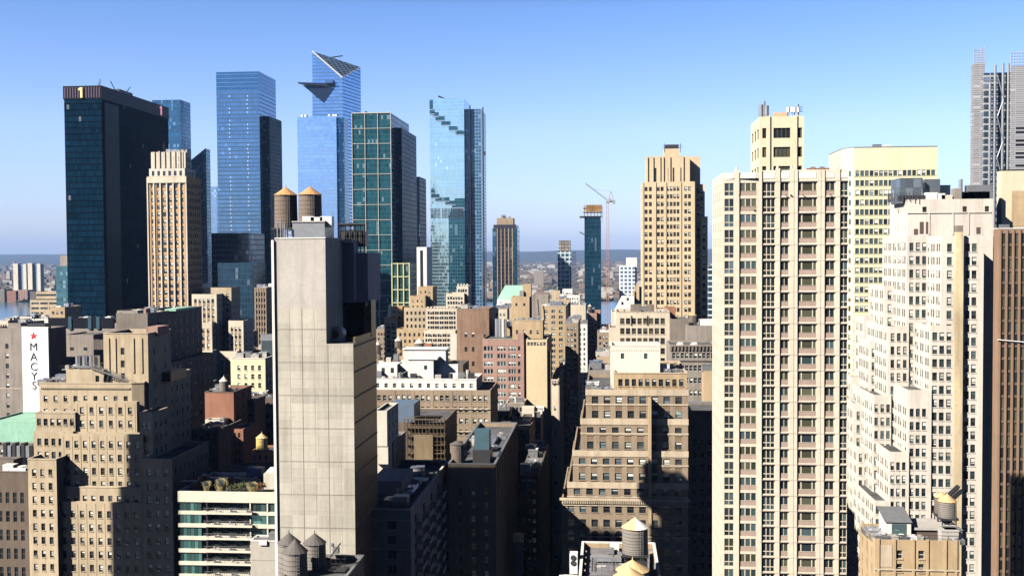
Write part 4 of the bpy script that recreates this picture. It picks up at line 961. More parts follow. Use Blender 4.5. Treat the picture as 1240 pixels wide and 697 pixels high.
# back core in the shade of the front block, open plant bay below
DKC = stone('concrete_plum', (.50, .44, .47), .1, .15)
yb1 = D+13.2; xb_ = X(443, yb1)
zl_ = Z(420, 366, yb1)
b.poly([(xu+.1-4, yb1), (X(429, yb1), yb1), (X(429, yb1), yb1+4), (xu-4, yb1+4)], zl_, Z(410, 291, yb1), (), DKC, para=.5, part='core_wall')
b.poly([(X(429, yb1+2), yb1+2), (xb_, yb1+2), (xb_, yb1+14), (X(429, yb1+2), yb1+14)], zl_, Z(436, 306, yb1), (), DKC, para=.5, part='core_wall')
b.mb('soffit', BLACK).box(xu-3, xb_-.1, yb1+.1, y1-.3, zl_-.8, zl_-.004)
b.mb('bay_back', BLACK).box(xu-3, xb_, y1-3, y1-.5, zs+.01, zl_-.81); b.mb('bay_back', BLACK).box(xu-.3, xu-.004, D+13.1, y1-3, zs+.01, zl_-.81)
b.mb('corner_pier', SIDEM).box(x1-1.6, x1-.02, y1-4.5, y1-.02, zs+.003, zl_+.4)
b.mb('bay_rail', SIDEM).box(x1-.5, x1-.05, D+2, y1-5, zs+.003, zs+1.1)
fx, fz = X(407.5, D+6), Z(407, 403, D+6); mb = MB()
def hcyl(mb, x, z, ya, yb, r, n=24):
    i = len(mb.v)
    for y in (ya, yb):
        for q in range(n): a = 2*math.pi*q/n; mb.v.append((x+r*math.cos(a), y, z+r*math.sin(a)))
    for q in range(n): mb.f.append((i+q, i+n+q, i+n+(q+1) % n, i+(q+1) % n))
    mb.f.append(tuple(i+q for q in range(n))); mb.f.append(tuple(i+2*n-1-q for q in range(n)))
hcyl(mb, fx+.4, fz, D+4.2, D+6.5, 1.35); mb.box(fx-1.1, fx+1, D+4.4, D+6.2, fz-.1, fz+1.3); mb.box(fx-1.2, fx+1.5, D+4.3, D+6.4, zs+.01, fz-1.0)
fan = mb.build('blower', plain('blower_cream', (.62, .62, .54), .45), b.root, b.base); fan_w = Vector(b.base)
m2 = MB(); hcyl(m2, fx, fz-.15, D+4.05, D+4.19, .78); o_ = m2.build('inlet', plain('rust_red', (.20, .05, .035), .7), fan, b.base); o_.location = (0, 0, 0)
# roof plant
pm_ = MB(); pm_.box(X(355, 202), X(394, 202), 202, 209, zt-.9, Z(375, 269, 202)); pm_.build('plant_enclosure', METAL, b.root, b.base)
pm_ = MB(); z_ = Z(375, 269, 202); pm_.box(X(354.5, 202), X(394.5, 202), 201.8, 209.2, z_+.003, z_+.25); pm_.build('plant_cap', GREYC, b.root, b.base)
for i, (px_, y_, h) in enumerate(((337, 201, 4.), (341, 201, 4.6), (346, 201, 3.8), (349, 202, 3.2), (344, 203, 3.5))):
    mb = MB(); mb.bar((X(px_, y_), y_, zt-.9), (X(px_, y_), y_, zt+h-.9), .14, 8); mb.build('vent_pipe', METAL, b.root, b.base)
for px_, a_, c_ in ((375, 262, 269), (396, 262, 275), (385, 263, 268)):
    mb = MB(); mb.box(X(px_, 204)-1, X(px_, 204)+1.3, 203, 205, Z(px_, c_, 204), Z(px_, a_, 204)); mb.build('roof_unit', WHITEM, b.root, b.base)
fr = MB(); zf = Z(420, 272, yb1+3)
for px_ in (413, 419, 425, 431, 437, 442): fr.bar((X(px_, yb1+3), yb1+3, Z(420, 306, yb1)), (X(px_, yb1+3), yb1+3, zf), .13)
fr.bar((X(411, yb1+3), yb1+3, zf), (X(443, yb1+3), yb1+3, zf), .3); fr.bar((X(411, yb1+3), yb1+3, zf-1.2), (X(443, yb1+3), yb1+3, zf-1.2), .15); fr.box(X(412, yb1+3), X(440, yb1+3), yb1+4, yb1+8, zf-4.5, zf-1.4)
fr.build('steel_frame', STEEL, b.root, b.base)
mb = MB(); mb.box(X(417, yb1), X(428, yb1), yb1-.6, yb1+.0, Z(422, 294, yb1), Z(422, 290, yb1)); mb.build('awning', WHITEM, b.root, b.base)
tank('left orange capped wooden tank on the blank grey tower', 346, 226.5, 236.5, 276, 14.2, 207, 'orange', stand=1.6, group='twin tanks on the blank tower')
tank('right orange capped wooden tank on the blank grey tower', 375.5, 226, 236, 276, 14.4, 207, 'orange', stand=1.6, group='twin tanks on the blank tower')

# ---- terraced glass hotel left of the blank tower
D = 262; k = D/F
b = new('hotel', 'white slab hotel with glazed bays and long balconies beside the blank grey tower', 'hotel', 272, D)
SLABW = stone('slab_white', (.70, .63, .52), .05, .1); GLT = curtain('glass_hotel_teal', (.22, .46, .44), (.05, .08, .08), 3.22, 1.25, .04, .09, .75, .08, .5, .03, .8, .25)
x0, xa, xb, x1 = X(211, D), X(246, D), X(299, D), X(335, D); zt = Z(270, 595, D); y1 = D+24; FH = 16*k
core = b.mb('core_wall', DKC); core.box(x0+1, x1-.2, D+3.0, y1, 0, zt-2.8)
pr = b.mb('parapet', SLABW); pr.box(x0, x1-.2, D, D+.5, zt-2.7, zt); pr.box(x0, x0+.5, D+.5, y1, zt-2.7, zt); pr.box(x1-.7, x1-.2, D+.5, y1, zt-2.7, zt); pr.box(x0+.5, x1-.7, y1-.5, y1, zt-2.7, zt)
b.mb('roof', ROOF).box(x0+.5, x1-.7, D+.5, y1-.5, zt-1.4, zt-1.0)
TGL = wpane('glass_teal_bright', (.24, .52, .50), .75, .07); BGL = wpane('glass_balcony_door', (.05, .09, .09), .3, .08)
RAILG = plain('rail_glass', (.20, .22, .25), .15, .3)
rg = random.Random(4)
for i in range(9):
    z = zt-2.7-i*FH
    if z < 20: break
    zf_ = z-FH+.95; 
    # floor edge slabs
    if i < 8:
        mb = MB(); mb.box(x0, x1-.2, D+(.0 if i else .2), D+3.0, zf_-.95, zf_-.02); mb.build('floor_slab', SLABW, b.root, b.base)
        mb = MB(); mb.box(xa-.6, X(303, D), D-1.2, D-.003, zf_-.5, zf_-.03); mb.build('balcony_slab', SLABW, b.root, b.base)
        mb = MB()
        for j in range(22): xx = xa-.3+(X(301, D)-xa+.3)*j/21; mb.bar((xx, D-1.12, zf_-.02), (xx, D-1.12, zf_+1.0), .035)
        mb.bar((xa-.4, D-1.12, zf_+.5), (X(301, D), D-1.12, zf_+.5), .03); mb.bar((xa-.4, D-1.12, zf_+1.03), (X(301, D), D-1.12, zf_+1.03), .05); mb.build('balcony_rail', RAILG, b.root, b.base)
    h = FH-.97
    for j in range(6):
        a = x0+.35+(xa-x0-1.8)*j/6; c = x0+.35+(xa-x0-1.8)*(j+1)/6-.09
        mb = MB(); mb.box(a, c, D+.35, D+.45, zf_, zf_+h); mb.build('window', TGL if (j > 0 and i > 0) or i == 0 and rg.random() < .2 else BGL, b.root, b.base)
    for j in range(9):
        a = xa+.1+(xb-xa)*j/9; mb = MB(); mb.box(a, a+(xb-xa)/9-.1, D+1.7, D+1.8, zf_, zf_+h); mb.build('balcony_door', BGL if rg.random() < .8 else DARK, b.root, b.base)
    for j in range(6):
        a = xb+.2+(X(334, D)-xb)*j/6; mb = MB(); mb.box(a, a+(X(334, D)-xb)/6-.08, D+.5, D+.6, zf_, zf_+h); mb.build('window', TGL if (i == 1 and j < 4) else BGL, b.root, b.base)
    for px_ in (246, 299, 320): b.mb('mullion#%d_%d' % (px_, i), SLABW if px_ != 246 else STEEL).box(X(px_, D)-.16, X(px_, D)+.16, D+.1, D+2.2, zf_, zf_+h)
    if i < 7:
        for j in range(3):                                # lounge chairs on the balconies
            a = xa+2+j*4.2+rg.uniform(-.5, .5); mb = MB(); mb.box(a, a+1.5, D-.9, D-.3, zf_+.02, zf_+.35); mb.box(a, a+.25, D-.9, D-.3, zf_+.36, zf_+.8)
            o = mb.build('lounge_chair', WHITEM if j == i % 3 else METAL, None, (a, D-.6, zf_)); tag(o, 'pale lounge chair on a balcony of the white slab hotel', 'chair', 'chairs on the hotel balconies')
# right bulkhead, roof garden
roof_kit(b, X(214, 277), X(315, 277), 275, 283, zt-1., 5)
mb = b.mb('bulkhead', LIMEST); mb.box(X(319, 272), X(334, 272), 270, 280, zt-1, Z(326, 573, 270)); b.mb('bulkhead_dome', WHITEM).cyl(X(327, 273), 273, Z(326, 573, 270), Z(326, 568, 270), 1.6, .5, 10)
b.mb('solar_frame', plain('frame_blue', (.03, .06, .16), .35)).box(X(300, 284), X(318, 284), 281, 284, zt, zt+2.2)
LEAF = [island_mat('leaf_green', [(.10, .12, .04), (.07, .085, .03), (.13, .13, .05)]), island_mat('leaf_rust', [(.20, .085, .03), (.15, .07, .03), (.24, .12, .04)]), island_mat('leaf_straw', [(.34, .27, .10), (.26, .20, .08), (.40, .33, .15)])]
BARK = stone('bark', (.10, .07, .05), .2, 0)
def shrub(label, x, y, z, r, h, leaf, seed, group, grass=False):
    rg = random.Random(seed); o = empty('shrub', (x, y, z), label, 'shrub', group); mb = MB()
    for _ in range(420):
        a, e, q = rg.uniform(0, 6.283), rg.uniform(-.3, 1), rg.random()**.4
        if grass: cx, cy, cz = x+r*.6*rg.gauss(0, .4), y+r*.6*rg.gauss(0, .4), z; tipx, tipy, tipz = cx+r*.7*math.cos(a)*q, cy+r*.7*math.sin(a)*q, z+h*rg.uniform(.6, 1.05); mb.poly([(cx-.05, cy, cz), (cx+.05, cy, cz), (tipx+.04, tipy, tipz), (tipx-.04, tipy, tipz)]); continue
        s = 1+.35*math.sin(a*3+seed); cx, cy, cz = x+r*q*s*math.cos(a)*math.cos(e), y+r*q*s*math.sin(a)*math.cos(e), z+h*.45+h*.5*q*math.sin(e)
        u_ = Vector((rg.gauss(0, 1), rg.gauss(0, 1), rg.gauss(0, 1))).normalized()*.2; v_ = u_.orthogonal().normalized()*.13; c = Vector((cx, cy, cz))
        mb.poly([c-u_, c-v_, c+u_, c+v_])
    mb.build('foliage', leaf, o, (x, y, z))
    st = MB()
    for k in range(4): st.bar((x, y, z), (x+.5*r*math.cos(k*1.6), y+.5*r*math.sin(k*1.6), z+h*.5), .05)
    st.build('stems', BARK, o, (x, y, z))
kinds = ['bushy green shrub', 'rust red shrub', 'straw coloured grass clump']
spots = [('small green shrub at the far left of the hotel roof garden', 228, 0, .7, 1.0, 270), ('rust red shrub nearest the left parapet of the hotel roof garden', 237, 1, 1.0, 1.8, 268), ('straw grass clump left of the middle of the hotel roof garden', 247, 2, 1.0, 2.0, 266),
         ('low green shrub between two grass clumps of the hotel roof garden', 255, 0, .9, 1.3, 268), ('tall straw grass clump at the middle of the hotel roof garden', 265, 2, 1.3, 2.5, 266), ('rust red shrub behind the tall grass of the hotel roof garden', 274, 1, 1.3, 2.2, 272),
         ('broad green shrub right of the tall grass on the hotel roof', 283, 0, 1.5, 1.9, 266), ('dull green shrub near the right end of the hotel roof garden', 294, 0, 1.4, 1.9, 268), ('straw grass clump by the right end of the hotel roof garden', 303, 2, 1.1, 1.9, 266),
         ('broad rust shrub by the pale bulkhead of the hotel roof', 311, 1, 1.3, 2.0, 267), ('rust red shrub at the back left of the hotel roof garden', 243, 1, 1.1, 2.1, 275)]
for i, (lb, px_, kd, r, h, yy) in enumerate(spots): shrub(lb, X(px_, yy), yy, zt-1, r*1.2, h*1.35, LEAF[kd], i+3, 'shrubs of the hotel roof garden', kd == 2)
# grey annex with a roof terrace in front of the hotel
D = 255; b = new('annex', 'low plain grey concrete annex at the foot of the white slab hotel', 'building', 318, D)
b.box(299, 338, 655, D, 5, None, None, None, GREYC, para=.8, cop=WHITEP)
zx = Z(318, 655, D); b.mb('panel_joint', GREYBR).box(X(299.5, D), X(337, D), D-.04, D-.003, zx-4.7, zx-4.6)
b.mb('terrace_rail', METAL).box(X(303, D), X(334, D), D+.1, D+.16, zx, zx+1); clutter(b, X(312, D), X(333, D), D+1.2, D+4, zx-.8, 5, 9, 1.2)

# ---- stepped brown brick block, centre
D = 273; k = D/F
b = new('brick_block', 'stepped brown brick block with light stone bands and a white penthouse right of the street', 'office building', 755, D)
def cw(n, top, hpx=9.2, wpx=8, **kw): return wp(D, n, wpx, hpx, 17.5, top=top, sill=True, frame='dark', mix=kw.pop('mix', 'ddbBBFs'), **kw)
b.box(739, 799, 419, 287, 12, wp(D, 1, 4.2, 7, 30, top=9, cols=[(2.75, 3.65), (8.9, 9.8)], kind='single', frame='green', mix='t'), None, None, stone('stucco_white', (.72, .67, .56), .04, .06), para=.8, cop=WHITEP)
zpp = Z(768, 419, 287); 
for i in range(22): xx = X(741, 287)+i*(X(797, 287)-X(741, 287))/21; b.mb('weep_holes', GREYBR).box(xx-.12, xx+.12, 286.97, 286.997, zpp-1.3, zpp-1.0)
b.box(743, 832, 452, 281, 30.5, cw(10, 7, 8.8, 5.4, mix='ddbd', mL=4, mR=3), None, None, TANB, para=.7, cop=TRIM)
DARKSP = stone('brick_dark_band', (.215, .155, .105), .2, .1, .35)
tiers = [(709, 833, 471.5, 277.2), (702.6, 833, 506.8, 275.6), (692.8, 833, 545.5, 274.3), (686, 833, 584, 273.4)]
for i, (xl, xr, yt, dd) in enumerate(tiers):
    n = (9, 9, 10, 10)[i]
    sp = cw(8 if i < 2 else 9, (8.5, 10.5, 9.5, 6)[i], mL=4, mR=4, mix='ddbBFs' if i < 1 else 'dbBBFFssA', gap=4, span=DARKSP, spanrec=.04, spanh=1.5)
    b.box(xl, xr, yt, dd, 312-dd, sp, None, cw(4, 10), BROWNB, para=.9)
    zt = Z(760, yt, dd); tm = b.mb('band', TRIM); x0, x1 = X(xl, dd), X(xr, dd)
    for off, hh in ((0, 1.5),) + (((7.3*k*2.4, .35),) if i < 2 else ((17.2*k, .25),)): tm.box(x0-.12, x1+.12, dd-.15, dd-.003, zt-off-hh, zt-off+.06)
    tm.box(x0-.12, x0-.003, dd+.003, dd+14, zt-1.5, zt+.06)
xl, xr, yt, dd = 679, 833, 603.5, 272.4; x0, x1 = X(xl, dd), X(xr, dd); zt = Z(760, yt, dd)
b.box(xl, xr, yt, dd, 312.5-dd, cw(10, 8, mL=4, mR=4, mix='ddddbh'), None, cw(3, 10), BROWNB, para=.8)
tm = b.mb('band', TRIM); tm.box(x0-.5, x1+.5, dd-.6, dd-.003, zt-.5, zt+.08); tm.box(x0-.2, x1+.2, dd-.2, dd-.004, zt-1.9, zt-1.65); tm.box(x0-.2, x1+.2, dd-.2, dd-.004, zt-9.9, zt-9.6)
for i in range(56): xx = x0+.3+i*(x1-x0-.6)/55; b.mb('brackets', TRIM).box(xx-.16, xx+.16, dd-.5, dd-.004, zt-1.3, zt-.51)
for i in range(10):                                   # arched heads of the lowest row in view
    xx = x0+4*k+(x1-x0-8*k)/10*(i+.5); za = zt-8*k-17.5*k*2-.0; r = 4*k; mb = MB()
    pts = [(xx+r*math.cos(math.pi*j/10), za+r*math.sin(math.pi*j/10)) for j in range(11)]
    n0 = len(mb.v); mb.v += [(p, dd-.06, q) for p, q in pts]+[(p, dd-.004, q) for p, q in pts]; mb.f.append(tuple(range(n0+10, n0-1, -1))[::-1]); mb.f += [(n0+j+1, n0+j, n0+11+j, n0+12+j) for j in range(10)]
    mb.build('window_head', DARK, b.root, b.base)
for i, px_ in enumerate((785.8, 748)): b.mb('pier', TANB).box(X(px_, 277)-.35, X(px_, 277)+.35, 272.1, 277.1, zt-9, Z(px_, 473, 277)-1.6) if i == 0 else None
clutter(b, X(712, 279), X(738, 279), 279, 284, Z(720, 471.5, 277)-.9, 8, 2, 2.2)
roof_kit(b, X(803, 288), X(829, 288), 286, 308, Z(800, 452, 281)-.7, 6); clutter(b, X(803, 284), X(828, 284), 283, 292, Z(800, 452, 281)-.7, 4, 6, 1.2)
mb = MB()
for i in range(12): xx = X(709.5, 277.3)+i*1.1; mb.bar((xx, 277.7, Z(720, 471.5, 277)), (xx, 277.7, Z(720, 471.5, 277)+1), .03)
mb.bar((X(709.5, 277.3), 277.7, Z(720, 471.5, 277)+1), (X(742, 277.3), 277.7, Z(720, 471.5, 277)+1), .04); mb.build('roof_rail', STEEL, b.root, b.base)

# ---- white stepped tower, right
D = 300; k = D/F
b = new('stepped_tower', 'white stone tower stepping down in many setbacks at right', 'office tower', 1120, D)
VST = stone('stone_pale_pink', (.62, .57, .505), .05, .2)
def vw(n, top=8, wpx=5.2, hpx=9.6, fpx=15.75, gap=2.3, kk=1, mix='ddhFtt', **kw): return wp(D, n, wpx, hpx, fpx, top=top, gap=gap, k=kk, mix=mix, frame='dark', sill=True, **kw)
VL = lambda n, top=8: wp(D, n, 5, 9, 15.75, top=top, gap=2, k=2, mix='Fhts', frame='metal', rec=.12)
def vbox(xl, xr, yt, dd, dep, F_, L_=None, **kw): return b.box(xl, xr, yt, dd, dep, F_, vw(3), L_, VST, para=kw.pop('para', .8), cop=None, **kw)
# crown
vbox(1099, 1202, 241, 316, 20, W(1, 1.25, 2.1, 8.9, top=2.1, cols=[(4.0, 5.2), (15.1, 16.3), (21.2, 22.4)], mix='dd', frame='brown', zmin=Z(1150, 283, 314)), wp(D, 5, 3, 30, 40, top=10, mix='F', frame='white', kind='single', rec=.1))
for px_, y0_, y1_ in ((1118, 268.5, 283), (1125.5, 268.5, 283), (1111, 277, 284), (1187, 275, 283)): mb = MB(); mb.box(X(px_, 314)-.55, X(px_, 314)+.55, 315.930, 315.990, Z(px_, y1_, 316), Z(px_, y0_, 316)); mb.build('louver_door', plain('louver_brown', (.10, .065, .06)), b.root, b.base)
for px_ in (1127, 1156, 1175): b.mb('rib', VST).box(X(px_, 314)-.18, X(px_, 314)+.18, 315.820, 315.997, Z(px_, 284, 314), Z(px_, 256, 314))
b.mb('band', VST).box(X(1099, 314), X(1202, 314), 315.750, 315.996, Z(1150, 257, 314)-.15, Z(1150, 257, 314)+.15)
SEG = [  # front xl, xr, top row, depth, windows in a row, first row below the top
 (1140, 1191, 285.5, 300, [(1146.5, 1152.5), (1168.5, 1174.5), (1176.5, 1182.5)], 9), (1127, 1157, 394, 299.6, [(1129.5, 1135.5), (1138, 1144), (1146.7, 1152.7)], 8), (1100, 1129, 472, 299.2, [(1102.5, 1107.5), (1110, 1115), (1117.5, 1122.5)], 22), (1078, 1102, 547, 298.8, [(1079.5, 1084), (1086.5, 1091), (1093.5, 1098)], 12), (1060, 1080, 606, 298.4, [(1062, 1066)], 6),
 (1098, 1124, 285.5, 314, [(1101, 1106), (1108.7, 1113.7), (1116.4, 1121.4)], 8), (1075, 1101, 395, 313.6, [(1079, 1083.5), (1086.5, 1091), (1094, 1098.5)], 8), (1058, 1080, 478, 313.2, [(1059.7, 1064), (1067, 1071.5), (1074, 1078.5)], 11),
 (1071, 1092, 346, 328.6, [(1075, 1079.5), (1082, 1086.5)], 6), (1053, 1075, 412, 328.2, [(1056, 1060.5), (1063, 1067.5)], 10), (1034, 1058, 488, 327.8, [(1038, 1042), (1045, 1049)], 10), (1039, 1062, 541, 322, [(1041, 1045), (1048, 1052), (1055, 1059)], 8),
 (1046, 1075, 384, 342, None, 8), (1030, 1056, 456, 341.6, None, 8), (1020, 1040, 560, 335, [(1030, 1034)], 8)]
for xl, xr, yt, dd, cols, top in SEG:
    x0_ = X(xl, dd); ks = 15.75*dd/F
    fs = None if not cols else W(1, 1, 9.6*dd/F, ks, top=top*dd/F, cols=[(X(a, dd)-x0_, X(c, dd)-x0_) for a, c in cols], mix='ddhFtth', frame='dark', sill=True)
    dep = {314: 27, 313.6: 25, 313.2: 26, 328.6: 19, 328.2: 14, 327.8: 11, 322: 16, 342: 12, 341.6: 9, 335: 10}.get(dd, 26)
    ls = W(max(2, round(dep/5.5)), 1.5, 9.2*dd/F, ks, k=2, gap=.45, top=top*dd/F, mix='hFttd', frame='metal', rec=.2)
    b.box(xl, xr, yt, dd, dep, fs, None, ls, VST, para=.8)
ba = X(1163, 300); b.mb('buttress', stone('stone_stained', (.56, .46, .30), .2, .4)).box(X(1156.5, 299), X(1166, 299), 298.6, 299.98, 0, Z(1160, 281, 301))
b.mb('buttress_cap', DKST).box(X(1158, 301), X(1165, 301), 300.5, 303, Z(1160, 281, 301), Z(1160, 273, 301))
b.box(1190, 1206, 286, 320, 24, vw(1, top=9), None, None, VST, para=.8)
b.box(1193, 1212, 300, 330, 20, vw(2, top=9), None, None, VST, para=.8)
# plant on its roof
zc2 = Z(1150, 241, 314)-.8
mb = MB(); mb.box(X(1087, 322), X(1114, 322), 320, 330, zc2, Z(1100, 216, 322)); mb.build('glass_plant_room', curtain('plant_glass', (.30, .38, .46), (.12, .13, .15), 2.6, 2.2, .08, .08, .8, .15, .2, .03), b.root, b.base)
mb = MB(); mb.box(X(1117, 324), X(1135, 324), 322, 332, zc2, Z(1120, 217, 322)); mb.build('glass_plant_room', curtain('plant_glass_grey', (.22, .26, .31), (.12, .13, .15), 2.6, 2.2, .08, .08, .6, .2, .2, .03), b.root, b.base)
mb = MB()
for i in range(15):
    a = math.pi*(i/14)*.6+math.pi*.85; mb.bar((X(1108, 320)+7*math.cos(a), 322+7*math.sin(a), zc2+.5), (X(1108, 320)+7*math.cos(a), 322+7*math.sin(a), zc2+3), .12)
mb.box(X(1087, 319), X(1130, 319), 318.6, 319, zc2+.6, zc2+2.2); mb.build('plant_screen', STEEL, b.root, b.base)
for px_, yt_, wd, mt in ((1128, 233, 1.6, WHITEM), (1139, 234, 1.1, WHITEM), (1146, 236, 1.5, LIMEST), (1160, 228, 1.2, GREYBR), (1163, 217, .55, METAL), (1171, 233, 2.0, DKST), (1186, 224, 3.4, METAL), (1180, 232, 4.0, STEEL)):
    mb = MB(); (mb.cyl(X(px_, 318), 318.5, zc2, Z(px_, yt_, 318), wd, wd, 12) if mt is METAL and wd < 1 else mb.box(X(px_, 318)-wd, X(px_, 318)+wd, 318, 321, zc2, Z(px_, yt_, 318))); mb.build('roof_unit', mt, b.root, b.base)

# ---- yellow office block behind the cream tower
D = 420; k = D/F
b = new('office_block', 'pale yellow office block with ribbon windows behind the cream apartment tower', 'office building', 1080, D)
x0, x1, xc = X(1026, D), X(1134, D), X(1033, D); zt = Z(1090, 178, D)
def uw(n): return wp(D, n, 4.4, 6.6, 11.4, gap=1.2, top=27, kind='single', frame='metal', mix='tttshdFS', rec=.25, zmin=Z(1030, 465, D))
b.poly([(x0-1, D+6), (xc, D), (x1, D), (x1, D+30), (x0-1, D+30)], 0, zt, [uw(2), uw(17), uw(5), None, uw(4)], YELST, para=1, cop=METAL)
for i in range(24): z_ = zt-25.6*k-i*11.4*k; b.mb('band_line', plain('band_olive', (.30, .28, .15), .7)).box(xc+.1, x1-.1, D-.05, D-.003, z_-8.8*k, z_-8.2*k)  # thin olive strip under each window row
clutter(b, xc+4, x1-4, D+3, D+12, zt-1, 5, 12, 1.6); b.box(1134.5, 1150, 224, 426, 20, None, None, None, YELST, para=.6)
# ---- right edge: brick and glass tower under a cream one
D = 299; k = D/F
b = new('brick_tower', 'tower of brown brick piers and dark glass at the right edge', 'tower', 1228, D)
x0 = X(1209, D); x1 = X(1275, D); zt = Z(1225, 277, D); PIERB = stone('pier_brick', (.27, .175, .12), .1, .15)
b.poly([(x0, D), (x1, D), (x1, D+4), (x0, D+4)], 0, zt, [W(8, 1.4, 2.7, 3.4, top=1.2, mL=.3, mR=.3, kind='single', mix='ooddo', frame='brown', pier=(.55, .3, .2), span=DKB), None, None, None], PIERB, para=.6, cop=WHITEP)
b.mb('ledge', WHITEM).bar((x0-.3, D-.6, Z(1212, 411, D)), (x1, D-.6, Z(1240, 417, D)), .16)
b.mb('terrace_glass', RAILG).box(x0, X(1222, D), D+.2, D+.26, zt+.25, zt+1.2)
D = 322; b = new('cream_tower', 'smooth cream tower with a tan panel above the brown brick tower', 'tower', 1230, D)
b.box(1212, 1290, 206, D, 4, None, None, None, stone('render_cream', (.62, .55, .40), .04, .06), para=.8, cop=STEEL)
b.mb('tan_panel', TANB).box(X(1224, D), X(1275, D), D-.12, D-.003, Z(1230, 274, D), Z(1235, 231, D))
for i in range(16): b.mb('dots', DKST).box(X(1226+i*1.5, D)-.08, X(1226+i*1.5, D)+.08, D-.15, D-.122, Z(1235, 238+(i % 2)*2, D)-.1, Z(1235, 238+(i % 2)*2, D)+.1)
# ---- tan block with roof sheds, lower right
D = 200; k = D/F
b = new('tan_block', 'tan brick block with sheds and a water tank on its roof, lower right', 'building', 1110, D)
b.box(1061, 1165, 654, D, 12, wp(D, 1, 7, 10, 16, cols=[(3.9, 4.9), (7.75, 8.8)], top=12, kind='sash', mix='dd', frame='white', sill=True), None, wp(D, 3, 6, 11, 20, top=12, mix='d', frame='brown', sill=True), TANB, para=.7, cop=None)
zt = Z(1110, 654, D)
for px_ in (1065, 1085, 1108, 1125, 1147, 1160): b.mb('pilaster', TANB).box(X(px_, D)-.22, X(px_, D)+.22, D-.2, D-.003, 0, zt+.3)
b.mb('band', TRIM).box(X(1061, D)-.1, X(1165, D), D-.22, D-.003, zt-5.5, zt-5.25)
for px_ in (1067, 1086.5): b.mb('blind_panel', TRIM).box(X(px_+1, D), X(px_+15, D), D-.07, D-.003, zt-4.9, zt-.9) if px_ < 1080 else None
x0, x1 = X(1074, 203), X(1105, 203); z0_, z1_ = zt-.7, Z(1090, 632, 203)
s = b.mb('shed', WHITEP); s.box(x0, x1, 203, 208, z0_, z1_); r = b.mb('shed_roof', METAL); r.v += [(x0-.2, 202.7, z1_+.05), (x1+.2, 202.7, z1_+.05), (x1+.2, 209, z1_+1.6), (x0-.2, 209, z1_+1.6)]; r.f.append(tuple(range(len(r.v)-4, len(r.v))))
s.poly([(x0, 203, z1_), (x0, 208, z1_+1.3), (x0, 208, z1_)]); s.poly([(x1, 203, z1_), (x1, 208, z1_), (x1, 208, z1_+1.3)])
mb = MB(); mb.box(x0+1.1, x0+3.7, 202.9, 202.99, z0_+.6, z1_-.3); mb.build('shed_window', TEAL, b.root, b.base)
s = b.mb('tank_house', DKB); s.box(X(1110, 204), X(1163, 204), 204, 210.5, z0_, Z(1130, 641, 204)); b.mb('shed_roof', GREYP).box(X(1108, 204), X(1165, 204), 203.6, 210.9, Z(1130, 641, 204)+.003, Z(1130, 638, 204))
roof_kit(b, X(1063, 202), X(1160, 202), 200.8, 202.6, z0_, 8); clutter(b, X(1064, 203), X(1073, 203), 202, 208, z0_, 4, 3, 1.2); clutter(b, X(1150, 202), X(1160, 202), 201, 203, z0_, 3, 5, 1.2)
tank('wooden tank with a tan cone on the tan block, propped by a steel frame', 1147, 597.5, 606, 625, 10.4, 207, 'tan', WOODG, stand=2.0)
tank('second tank half hidden behind the propped wooden tank on the tan block', 1140, 595, 601, 620, 8, 209.5, 'tan', stand=2.6)
mb = MB(); p, q = at(1146, 602, 210), at(1160, 589, 213); mb.bar(p, q, .55); mb.bar(at(1152, 605, 210), at(1164, 594, 213), .5); tag(mb.build('hoist_boom', STEEL, None, (p.x, p.y, p.z)), 'dark steel boom rising beside the propped wooden tank', 'boom')
# ---- grey roof with tanks, bottom centre
D = 172; b = new('low_block', 'low block with a grey tar roof and white parapet at the bottom centre', 'building', 745, D)
xa, xb = X(713, 214), X(792, 214); zr = Z(750, 657, 214)
b.poly([(xa-1.5, 165), (xb, 165), (xb, 214), (xa-1.5, 214)], 0, zr, (), TANB, para=.9, cop=WHITEP, roof=roofing('roof_grey_felt', (.20, .19, .20)))
roof_kit(b, xa+.2, xb-3.5, 197, 211, zr-.9, 9)
for i in range(3): b.mb('roof_seam', STEEL).box(xa-.9, xb-.5, 186+i*9, 186.1+i*9, zr-.896, zr-.87)
b.mb('north_wall', WHITEP).box(xa-5.5, xa-2, 186, 200, 0, zr-2.4); b.mb('north_wall', WHITEP).box(xa-4.4, xa-2.6, 190, 193, zr-2.4, zr-.2)
mb = MB(); mb.box(xa-3.6, xa-2.1, 201, 203.4, zr-2.5, zr+1.2); mb.build('roof_unit', WHITEM, b.root, b.base); hx = MB(); hcyl(hx, xa-2.9, zr-.4, 200.85, 200.99, .5); hcyl(hx, xa-2.9, zr+.6, 200.85, 200.99, .5); hx.build('fan_grille', STEEL, b.root, b.base)
mb = MB(); mb.box(X(743, 211)-.9, X(743, 211)+.9, 210, 212, zr-.9, zr+.7); mb.build('roof_unit', WHITEM, b.root, b.base)
for i in range(10): mb = b.mb('parapet_posts', TANB); mb.box(xa-1.1, xa-.5, 170+i*4.2, 170.8+i*4.2, zr-.88, zr-.1)
tank('wooden tank with a half tan half white cone on the grey tar roof', 769, 625.5, 637.5, 668, 15.8, 192, 'split', WOODG, stand=2.2, group='tanks at the bottom centre')
tank('squat yellow coned tank in front of the half white one', 766, 677, 689, 722, 19.5, 176, 'yellow', WOODG, stand=1., group='tanks at the bottom centre')
tank('yellow coned tank at the very bottom edge of the picture', 762, 686, 698, 725, 19.5, 168, 'yellow', WOODG, stand=1., group='tanks at the bottom centre')
b.mb('tank_pier', STEEL).box(X(757, 192), X(783, 192), 190, 195, zr-.9, Z(769, 675, 192)) ; b.mb('chute', TANB).box(X(786, 196), X(791, 196), 195, 199, zr-.9, Z(787, 672, 196))
